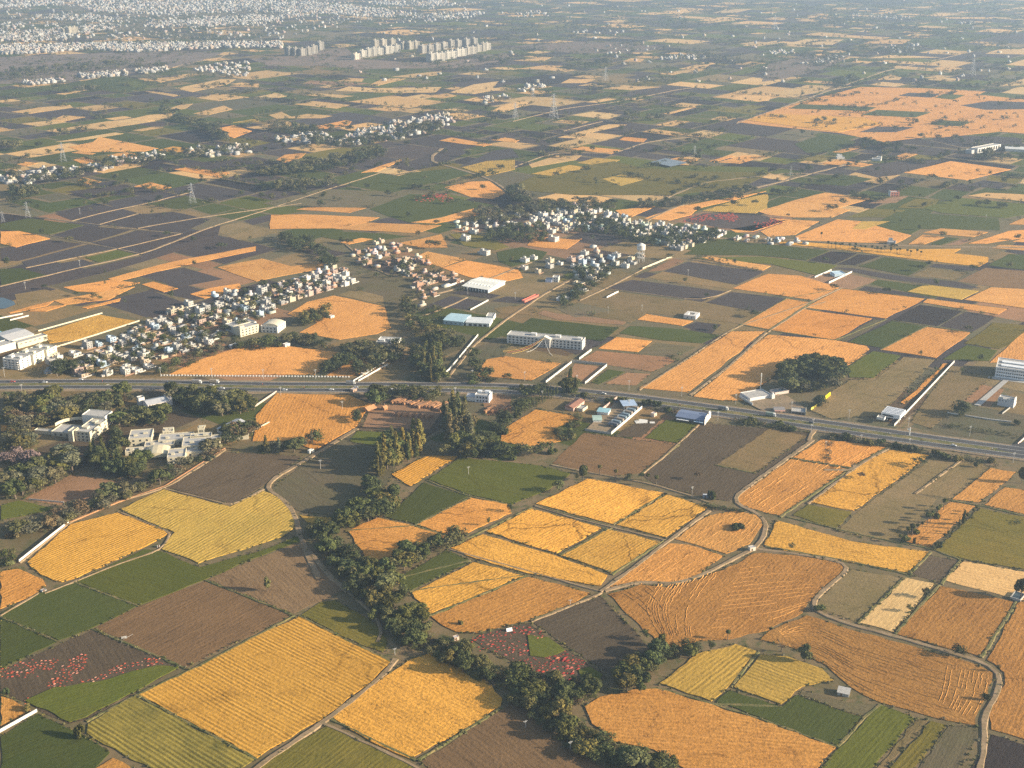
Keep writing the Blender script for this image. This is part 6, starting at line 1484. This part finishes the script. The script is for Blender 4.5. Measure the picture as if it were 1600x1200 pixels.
struct(MB().add([tuple(G(x, y, .62)) for x, y in ((1522, 632), (1568, 593), (1577, 594), (1532, 634))], [(0, 3, 2, 1)]).build('paved_strip', M['concrete']))
struct(MB().add([tuple(G(x, y, .60)) for x, y in ((914, 672), (955, 678), (1003, 637), (965, 624))], [(0, 1, 2, 3)]).build('yard', M['sand']))
struct(MB().add([tuple(G(x, y, .60)) for x, y in ((1165, 628), (1200, 646), (1240, 650), (1262, 640), (1230, 618), (1190, 612))], [(0, 1, 2, 3, 4, 5)]).build('forecourt', M['sand']))
# shade net
r = thing('shade_net', 'dark blue-grey crop net stretched over posts in the far olive field', 'crop net', Vector((0, 0, 0))); P = [G(x, y) for x, y in ((1016, 256), (1040, 250), (1075, 257), (1048, 263))]
MB().add([(p.x, p.y, 3.2) for p in P] + [(p.x, p.y, 3.0) for p in P], [(0, 3, 2, 1), (4, 5, 6, 7), (0, 1, 5, 4), (1, 2, 6, 5), (2, 3, 7, 6), (3, 0, 4, 7)]).build('net', M['sheet'], r, color=(.20, .24, .27))
for p in P: MB().cyl(p.x, p.y, 0, 3, .12, .12, 6).build('post', M['metal'], r)
# ---------------------------------------------------------------- pylons and poles
def pylon_mesh():
    H = 42; b = MB(); c = lambda z: 4.2 * (1 - z / 34) + 1.0 if z < 27 else 1.0 * (1 - (z - 27) / 22) + .25
    zs = [0, 7, 13, 18, 22.5, 27, 31, 35, 39, H]
    for sx in (-1, 1):
        for sy in (-1, 1):
            for z0, z1 in zip(zs[:-1], zs[1:]): b.tube((sx * c(z0), sy * c(z0), z0), (sx * c(z1), sy * c(z1), z1), .17, .17, 4)
    for z0, z1 in zip(zs[:-1], zs[1:]):
        for s in (-1, 1):
            b.tube((-c(z0), s * c(z0), z0), (c(z1), s * c(z1), z1), .1, .1, 3); b.tube((c(z0), s * c(z0), z0), (-c(z1), s * c(z1), z1), .1, .1, 3)
            b.tube((s * c(z0), -c(z0), z0), (s * c(z1), c(z1), z1), .1, .1, 3)
    return b.mesh('lattice_mast', M['metal'])
def arm_mesh(w):
    b = MB()
    for s in (-1, 1):
        b.tube((0, s * .8, 0), (w, 0, .3), .12, .08, 3); b.tube((0, 0, 1.8), (w, 0, .3), .1, .08, 3); b.tube((0, s * .8, 0), (-w, 0, .3), .12, .08, 3); b.tube((0, 0, 1.8), (-w, 0, .3), .1, .08, 3)
        b.tube((s * w, 0, .3), (s * w, 0, -1.8), .12, .12, 4)
    return b.mesh('cross_arm', M['metal'])
PM, AM = pylon_mesh(), [arm_mesh(6), arm_mesh(7), arm_mesh(5.4)]
for x, y, h, lab in ((301, 317, 30, 'in the dark field above the gold strips'), (44, 340, 24, 'beside the green corner of the dark grid'), (5, 347, 16, 'cut by the left edge of the photo'), (99, 252, 28, 'in the dark plots left of the orange wedge'), (805, 186, 24, 'shorter of the pair on the green plain'), (865, 185, 36, 'taller of the pair on the green plain'), (946, 126, 20, 'by the far hedgerow'), (1085, 245, 17, 'beside the blue crop net'), (1519, 118, 24, 'in the far right green fields'), (1210, 45, 20, 'in the hazy far fields'), (833, 152, 16, 'beyond the pair on the green plain'), (1235, 274, 14, 'near the far farmhouse path')):
    s = h / (mpp(x, y) * .95) / 42
    r = thing('power_pylon', f'grey lattice power pylon {lab}', 'pylon', G(x, y), .6, 'power pylons across the plain'); r.scale = (s * 1.15, s * 1.15, s); link('lattice_mast', PM, r)
    for z, m in zip((28, 33, 38), AM): link('cross_arm', m, r, (0, 0, z))
pm = MB().tube((0, 0, -.3), (0, 0, 8.5), .19, .13, 7).mesh('mast', M['concrete']); xm = MB().box(-1.1, 1.1, -.08, .08, 7.7, 7.9).box(-.8, .8, -.08, .08, 6.9, 7.05).mesh('cross_arm', M['metal'])
ins = MB()
for x in (-1, -.35, .35, 1): ins.cyl(x, 0, 7.9, 8.2, .1, .06, 6)
im = ins.mesh('insulators', M['paint'])
it = []
def pole(x, y, sc, lab): 
    r = link('utility_pole', None, None, G(x, y), random.uniform(.2, .6)); r.scale = (max(1, sc * .9),) * 2 + (sc,); r['category'] = 'utility pole'; r['group'] = 'utility poles ' + lab
    link('mast', pm, r); link('cross_arm', xm, r); link('insulators', im, r); it.append((f'thin grey utility pole {lab}', x, y, r))
NP = offset(RP, 21); SPp = offset(RP, -20)
def along(P, step):
    out = []; acc = 0
    for a, b in zip(P[:-1], P[1:]):
        L = (b - a).length; t = step - acc
        while t < L: out.append(a.lerp(b, t / L)); t += step
        acc = L - (t - step)
    return out
for p in along(NP, 46): x, y, s = PX(p); pole(x, y, 1.1, 'along the north side of the highway')
for p in along(SPp, 74): x, y, s = PX(p); pole(x, y, 1.0, 'along the south side of the highway')
for x, y, sc, lab in ((821, 1137, .5, 'in the lowest plough land'), (891, 1174, .7, 'in the lowest plough land'), (501, 733, .9, 'in the grey fallow by the lane'), (617, 1023, .5, 'at the lane end by the creek'), (731, 460, 1, 'on the walled dark plots'), (805, 468, 1, 'on the walled dark plots'), (1075, 432, 1, 'in the long dark fields'), (950, 490, .9, 'in the scrub east of the school'), (1003, 487, .9, 'in the scrub east of the school'), (891, 945, .4, 'in the brown rhombus field'), (1081, 777, 1.0, 'by the pump shed'), (535, 640, .9, 'in the upper orange field'), (732, 742, .8, 'in the green wedge field'), (1270, 668, .9, 'at the lane mouth'), (1540, 345, 1, 'in the far green field'), (40, 452, 1, 'in the dark strip'), (125, 417, 1, 'in the dark grid'), (125, 335, 1, 'in the dark grid'), (1290, 700, .7, 'in the highway stubble plot'), (1345, 690, .7, 'in the highway stubble plot')): pole(x, y, sc, lab)
uniq(it)
r = thing('light_mast', 'tall white mast with a lamp head beside the walled compound', 'mast', G(1188, 610)); MB().tube((0, 0, -.3), (0, 0, 15.5), .28, .2, 8).build('mast', M['paint'], r); MB().box(-.5, .5, -.3, .3, 12.8, 15.6).build('lamp_head', M['paint'], r)
r = thing('sign_post', 'white signpost with a small arm on the highway verge by the white wall', 'signpost', G(1421, 681)); MB().box(-.4, .4, -.4, .4, -.2, 7).build('pillar', M['paint'], r); MB().box(-2.2, -.42, -.15, .15, 5, 6.2).build('sign_arm', M['paint'], r)
# ---------------------------------------------------------------- vehicles
def wheel_mesh(rad, w=.26):
    b = MB().cyl(0, 0, -w / 2, w / 2, rad, rad, 14); m = b.mesh('wheel', M['tyre'])
    for v in m.vertices: v.co = (v.co.x, v.co.z, v.co.y)
    return m
WM = wheel_mesh(.3, .12)
WC, WT = wheel_mesh(.33), wheel_mesh(.5, .32)
def car_meshes():
    b = MB(); pr = [(-2.1, .35), (-2.15, .75), (-1.9, .95), (1.2, .95), (2.0, .82), (2.15, .55), (2.1, .35)]; n = len(pr)
    b.add([(x, s * .84, z) for s in (-1, 1) for x, z in pr], [tuple(range(n)), tuple(range(2 * n - 1, n - 1, -1))] + [(i, n + i, n + (i + 1) % n, (i + 1) % n) for i in range(n)])
    c = MB(); pr = [(-1.75, .95), (-1.4, 1.42), (.35, 1.45), (1.1, .95)]; n = 4
    c.add([(x, s * (.8 if z < 1 else .66), z) for s in (-1, 1) for x, z in pr], [tuple(range(n)), tuple(range(2 * n - 1, n - 1, -1))] + [(i, n + i, n + (i + 1) % n, (i + 1) % n) for i in range(n)])
    return b.mesh('body', M['sheet']), c.mesh('cabin_glass', M['glass']), MB().box(-1.35, .3, -.62, .62, 1.452, 1.49).mesh('roof', M['sheet'])
CM = car_meshes()
def truck_meshes():
    cab = MB().add([(x, s * 1.15, z) for s in (-1, 1) for x, z in ((2.2, .6), (2.2, 2.9), (3.7, 2.8), (4.1, 1.6), (4.1, .6))], [(0, 1, 2, 3, 4), (9, 8, 7, 6, 5)] + [(i, 5 + i, 5 + (i + 1) % 5, (i + 1) % 5) for i in range(5)])
    return cab.mesh('cab', M['sheet']), MB().add([(3.78, -1, 2.55), (4.06, -1, 1.75), (4.06, 1, 1.75), (3.78, 1, 2.55), (3.82, -1, 2.6), (4.1, -1, 1.8), (4.1, 1, 1.8), (3.82, 1, 2.6)], [(4, 5, 6, 7), (0, 4, 7, 3), (1, 2, 6, 5)]).mesh('windscreen', M['glass']), MB().box(-4, 2.1, -1.2, 1.2, 1.0, 3.2).box(-4, 2.1, -1.25, 1.25, .95, 1.0).mesh('cargo_box', M['sheet']), MB().box(-4, 3.6, -.5, .5, .6, .94).mesh('chassis', M['tyre'])
TM = truck_meshes()
def car(p, a, col, lab, grp): 
    r = thing('car', lab, 'car', p, a, grp); link('body', CM[0], r, color=col); link('cabin_glass', CM[1], r); link('roof', CM[2], r, color=col)
    for x in (-1.3, 1.3):
        for y in (-.78, .78): link('wheel', WC, r, (x, y, .33))
def truck(p, a, col, col2, lab, grp):
    r = thing('truck', lab, 'truck', p, a, grp); link('cab', TM[0], r, color=col); link('windscreen', TM[1], r); link('cargo_box', TM[2], r, color=col2); link('chassis', TM[3], r)
    for x in (-3.1, -1.9, 3.0):
        for y in (-1.0, 1.0): link('wheel', WT, r, (x, y, .5))
def on_road(x, y):
    p = G(x, y, .8); best = min(range(len(RP) - 1), key=lambda i: abs((RP[i] + RP[i + 1]).x / 2 - p.x)); d = RP[best + 1] - RP[best]; return p, math.atan2(d.y, d.x)
GV = 'vehicles on the highway'
for x, y, c, c2, l, f in ((308, 599, (.75, .75, .72), (.3, .28, .26), 'white-fronted truck with a dark load on the highway, the western of a pair', 0), (335, 598.5, (.75, .75, .72), (.36, .3, .22), 'white-fronted truck with a brown load on the highway, the eastern of a pair', 0), (548, 600.5, (.75, .72, .66), (.2, .2, .2), 'truck with a long dark body passing the lane mouth on the highway', 0), (1130, 640.5, (.78, .77, .72), (.16, .17, .18), 'white-cabbed truck near the blue-roofed depot on the highway', 0), (1204, 650, (.7, .7, .68), (.25, .3, .25), 'pale-cabbed truck in front of the shop row by the compound', 0)):
    p, a = on_road(x, y); truck(p, a + f, c, c2, l, GV)
for x, y, c, l in ((70, 598, (.75, .75, .74), 'white car below the roadside apartments on the highway'), (126, 594, (.72, .72, .7), 'white car parked on the shoulder below the dark tree clump'), (331, 602.5, (.6, .6, .62), 'small grey car under the pair of trucks'), (347, 607.5, (.76, .76, .75), 'white car on the near carriageway above the campus wood'), (518, 609.5, (.78, .78, .76), 'white car on the near carriageway above the orange field'), (445, 610, (.7, .71, .7), 'pale car on the near carriageway over the orange field corner'), (609, 609, (.8, .8, .78), 'white car near the brick yard trees on the highway'), (556, 606, (.5, .52, .56), 'grey-blue car beside the long dark truck'), (1268, 661, (.15, .15, .16), 'black car passing the lane mouth on the right part of the highway'), (943, 616, (.66, .65, .6), 'beige car on the highway above the farmhouse'), (20, 597, (.5, .12, .1), 'red car at the left end of the highway'), (1490, 697, (.7, .7, .7), 'silver car on the highway below the planted rows')):
    p, a = on_road(x, y); car(p, a, c, l, GV)
it = []
for k, (x, y) in enumerate(((160, 597), (205, 604), (262, 598), (410, 602), (475, 607), (640, 604), (700, 609), (742, 605), (845, 612), (900, 614), (1010, 629), (1062, 634), (1100, 642), (1175, 651), (1240, 657), (1330, 672), (1390, 679), (1440, 689), (1550, 703))):
    p, a = on_road(x, y); o = link('motorcycle', None, None, p, a); o['category'] = 'motorcycle'; o['group'] = 'motorcycles on the highway'
    b = MB().box(-.35, .55, -.12, .12, .5, .85).tube((.6, 0, .3), (.45, 0, 1.05), .05).box(.4, .5, -.35, .35, 1.0, 1.06); b.build('frame', M['tyre'], o)
    for wx in (-.62, .66): link('wheel', WM, o, (wx, 0, .3))
    rd = MB().tube((-.1, 0, .8), (.1, 0, 1.45), .2, .17, 8).tube((.1, 0, 1.45), (.12, 0, 1.55), .08, .08, 6).tube((-.1, .14, .85), (.3, .2, .6), .09, .07, 5).tube((-.1, -.14, .85), (.3, -.2, .6), .09, .07, 5).tube((.08, .2, 1.38), (.45, .3, 1.05), .06, .05, 5).tube((.08, -.2, 1.38), (.45, -.3, 1.05), .06, .05, 5)
    for z, rr_ in ((1.55, .10), (1.63, .13), (1.72, .12), (1.78, .06)): rd.cyl(.12, 0, z, z + .08, rr_, rr_ * .95, 8)
    pr = rd.build('person', M['sheet'], None, p, a, color=random.choice(((.7, .7, .66), (.5, .15, .1), (.2, .25, .4), (.6, .5, .3)))); pr['category'] = 'person'; pr['group'] = 'riders on the highway'
    it.append(('black motorcycle with its rider on the highway', x, y, o)); it.append(('person in loose clothing riding a motorcycle on the highway', x, y, pr))
uniq(it)
it = []
for i in range(8):
    t = i / 7; p = G(958 + 32 * t, 667 - 26 * t); n0 = len(COL.objects); truck(p, A1 + PI / 2 + .1, random.choice(((.6, .3, .1), (.2, .22, .26), (.7, .68, .6))), random.choice(((.12, .13, .15), (.3, .25, .2), (.2, .26, .3))), 'x', 'vehicles in the walled yard'); 
    o = [o for o in COL.objects if o.get('label') == 'x'][0]; o['label'] = ''; it.append(('dark truck parked nose to wall in the vehicle yard', 958 + 32 * t, 0, o)); o.location.z = .6
uniq(it)
# ---------------------------------------------------------------- straw left in windrows behind the harvester
def windrows(label, sets):
    b = MB()
    for A, B, n, keep in sets:
        for k in range(n):
            t = (k + .5 + random.uniform(-.18, .18)) / n; P = [G(a[0] + (c[0] - a[0]) * t, a[1] + (c[1] - a[1]) * t) for a, c in zip(A, B)]
            Q = []
            for i in range(len(P) - 1):
                m = max(1, int((P[i + 1] - P[i]).length / 3)); p0, p1, p2, p3 = P[max(0, i - 1)], P[i], P[i + 1], P[min(len(P) - 1, i + 2)]
                for q in range(m):
                    u = q / m; Q.append(.5 * ((2 * p1) + (p2 - p0) * u + (2 * p0 - 5 * p1 + 4 * p2 - p3) * u * u + (3 * p1 - p0 - 3 * p2 + p3) * u ** 3))
            on = True
            for a, c in zip(Q[:-1], Q[1:]):
                if random.random() < .22: on = random.random() < keep
                if not on: continue
                d = (c - a).normalized(); nn = Vector((-d.y, d.x, 0)); w = random.uniform(.22, .5); h = random.uniform(.44, .58); o = nn * random.uniform(-.3, .3)
                b.add([tuple(v) for v in (a + o - nn * w, a + o + nn * w, c + o + nn * w, c + o - nn * w)] + [tuple(a + o * 1.2 + Vector((0, 0, h))), tuple(c + o * .8 + Vector((0, 0, h * random.uniform(.85, 1))))], [(0, 3, 5, 4), (2, 1, 4, 5), (1, 0, 4), (3, 2, 5)])
    o = b.build('straw_windrows', M['straw']); o['kind'] = 'stuff'; o['label'] = label; o['category'] = 'straw'
M['straw'] = noise_mat('cut_straw', [srgb(200, 148, 82), srgb(184, 132, 68), srgb(158, 112, 56)], .9, .95, bump=.1)
windrows('broken pale straw rows left on the harvested fields', [
    ([(1215, 986), (1262, 968), (1330, 990), (1430, 1018), (1515, 1040)], [(1240, 1012), (1290, 1040), (1350, 1080), (1420, 1105), (1515, 1130)], 17, .62),
    ([(1478, 1036), (1470, 1075), (1462, 1100)], [(1546, 1056), (1538, 1090), (1516, 1128)], 10, .6),
    ([(1015, 915), (1000, 950), (1025, 995)], [(1125, 893), (1085, 950), (1080, 998)], 20, .5),
    ([(958, 934), (985, 950), (1010, 975)], [(1012, 914), (1030, 930), (1045, 950)], 8, .5),
    ([(1160, 880), (1240, 872), (1315, 885)], [(1110, 985), (1190, 975), (1255, 950)], 15, .5),
    ([(1065, 842), (1110, 812), (1150, 802)], [(1132, 860), (1170, 840), (1190, 815)], 8, .4),
    ([(960, 915), (1010, 880), (1048, 853)], [(1052, 910), (1090, 895), (1128, 870)], 8, .4),
    ([(1160, 776), (1240, 720), (1285, 690)], [(1208, 802), (1320, 735), (1380, 698)], 9, .35)])
# ---------------------------------------------------------------- red heaps drying on the fields
HM = []
for k in range(5):
    rg = random.Random(60 + k); b = MB(); n, m = 9, 4; V = []
    for j in range(m): 
        for i in range(n): 
            a = 2 * PI * i / n; rr = (1 - (j / m) ** 1.6) * rg.uniform(.85, 1.12); V.append((1.5 * rr * math.cos(a), .7 * rr * math.sin(a), .8 * (j / m) ** .8 + .02))
    V.append((.1, 0, .84)); b.add(V, [(j * n + i, j * n + (i + 1) % n, (j + 1) * n + (i + 1) % n, (j + 1) * n + i) for j in range(m - 1) for i in range(n)] + [((m - 1) * n + i, (m - 1) * n + (i + 1) % n, m * n) for i in range(n)]); HM.append(b.mesh('crop_heap', M['heap']))
it = []
def heaps(pts, n, cols, lab, sc):
    k = tries = 0; mine = []
    while k < n and tries < n * 30:
        tries += 1; i = random.randrange(len(pts) - 1); a, b = pts[i], pts[i + 1]; t = random.random(); w = a[2] + (b[2] - a[2]) * t
        x = a[0] + (b[0] - a[0]) * t + random.uniform(-w, w) * 1.1; y = a[1] + (b[1] - a[1]) * t + random.uniform(-w, w) * 1.15; p = G(x, y)
        if any((p - q).length < 1.9 for q in mine): continue
        mine.append(p); k += 1; s = random.uniform(*sc) * .62; c = random.choice(cols); big = 'large' if s > .62 * (sc[0] * .4 + sc[1] * .6) else 'small'
        o = link('crop_heap', random.choice(HM), None, (p.x, p.y, .12), random.uniform(0, .8), [v * random.uniform(.85, 1.15) for v in c[1]]); o.scale = (s, s * random.uniform(.7, 1.1), s * random.uniform(.7, 1.2)); o['category'] = 'crop heap'; o['group'] = 'red heaps ' + lab
        it.append((f'{big} {c[0]} drying heap {lab}', x, y, o))
C1 = (('orange-red', (.46, .10, .05)), ('pinkish', (.50, .24, .17)), ('rusty red', (.30, .07, .04))); C2 = (('crimson', (.28, .035, .03)), ('scarlet', (.38, .06, .04)), ('pinkish red', (.40, .14, .10)))
heaps([(4, 1053, 6), (40, 1045, 9), (66, 1040, 7), (84, 1034, 4)], 44, C1, 'at the west end of the mixed field', (.5, 1.0)); heaps([(78, 1072, 5), (100, 1058, 9), (118, 1040, 9), (132, 1026, 4)], 52, C1, 'in the middle of the mixed field', (.5, 1.0)); heaps([(120, 1072, 2), (150, 1062, 4), (176, 1050, 3)], 16, C1, 'along the green edge of the mixed field', (.5, .95)); heaps([(178, 1046, 2), (205, 1038, 4), (235, 1034, 5), (250, 1032, 4)], 26, C1, 'at the east tip of the mixed field', (.5, 1.1)); heaps([(38, 1098, 3), (54, 1090, 3)], 8, C1, 'by the small bush in the mixed field', (.5, .9))
heaps([(742, 1004, 6), (765, 1002, 12), (795, 1004, 14)], 34, C2, 'at the west side of the creek field', (.55, 1.3)); heaps([(796, 985, 4), (825, 987, 7), (850, 994, 5)], 22, C2, 'along the top of the creek field', (.6, 1.4)); heaps([(800, 1015, 10), (822, 1024, 10), (832, 1042, 6)], 26, C2, 'beside the green patch of the creek field', (.55, 1.2)); heaps([(842, 1045, 6), (865, 1040, 12), (888, 1030, 10), (886, 1056, 8)], 34, C2, 'in the low middle of the creek field', (.7, 1.8)); heaps([(884, 1030, 4), (912, 1042, 5)], 14, C2, 'near the east edge of the creek field', (.55, 1.2))
uniq(it)
V = []; Fc = []
for pts, n in (([(1075, 343), (1130, 338), (1150, 342)], 170), ([(1186, 352), (1215, 346)], 60), ([(650, 311), (690, 308), (700, 314)], 110), ([(1340, 77), (1360, 75)], 0)):
    for _ in range(n):
        i = random.randrange(len(pts) - 1); t = random.random(); p = G(pts[i][0] + (pts[i + 1][0] - pts[i][0]) * t + random.uniform(-10, 10), pts[i][1] + (pts[i + 1][1] - pts[i][1]) * t + random.uniform(-5, 5)); s = random.uniform(.8, 2.0)
        base = len(V); V += [(p.x - s, p.y - s * .6, .1), (p.x + s, p.y - s * .6, .1), (p.x + s, p.y + s * .6, .1), (p.x - s, p.y + s * .6, .1), (p.x - s * .4, p.y, s * .8), (p.x + s * .4, p.y, s * .8)]; Fc += [(base, base + 1, base + 5, base + 4), (base + 2, base + 3, base + 4, base + 5), (base + 3, base, base + 4), (base + 1, base + 2, base + 5)]
for pts, n, sc in (([(4, 1053, 8), (40, 1047, 10), (84, 1036, 6)], 90, .5), ([(78, 1072, 7), (100, 1058, 11), (132, 1028, 6)], 90, .5), ([(120, 1072, 4), (176, 1050, 5), (250, 1032, 5)], 70, .45), ([(742, 1004, 8), (795, 1004, 16)], 110, .5), ([(800, 990, 8), (822, 1024, 14), (832, 1042, 8)], 90, .5), ([(842, 1045, 8), (888, 1035, 14), (912, 1042, 6)], 90, .55)):
    for _ in range(int(n * .4)):
        i = random.randrange(len(pts) - 1); t = random.random(); a, b = pts[i], pts[i + 1]; w = a[2] + (b[2] - a[2]) * t; p = G(a[0] + (b[0] - a[0]) * t + random.uniform(-w, w) * 1.4, a[1] + (b[1] - a[1]) * t + random.uniform(-w, w) * 1.3); s = sc * random.uniform(.5, 1.2)
        base = len(V); V += [(p.x - s, p.y - s * .6, .1), (p.x + s, p.y - s * .6, .1), (p.x + s, p.y + s * .6, .1), (p.x - s, p.y + s * .6, .1), (p.x - s * .4, p.y, .15 + s * .8), (p.x + s * .4, p.y, .15 + s * .8)]; Fc += [(base, base + 1, base + 5, base + 4), (base + 2, base + 3, base + 4, base + 5), (base + 3, base, base + 4), (base + 1, base + 2, base + 5)]
o = MB().add(V, Fc).build('distant_heaps', M['heap'], color=(.36, .08, .055)); o['kind'] = 'stuff'; o['label'] = 'small red drying heaps dotted over the dark soil between the larger ones'; o['category'] = 'crop heaps'
field('G', parse('823,991 858,996 886,1017 850,1029 828,1026'), lift=.12); field('G', parse('902,1047 922,1041 944,1055 938,1063 908,1061'), lift=.12); field('G', parse('37,1096 60,1085 85,1074 150,1066 245,1040 281,1043 135,1122 108,1130 58,1106'), lift=.12)
bad = [(o.name, len(o['label'].split())) for o in COL.objects if o.parent is None and 'label' in o.keys() and not 4 <= len(o['label'].replace('/', ' ').split()) <= 16]
print('bad labels', len(bad), bad[:8]); print('things', sum(1 for o in COL.objects if o.parent is None and 'category' in o.keys()))
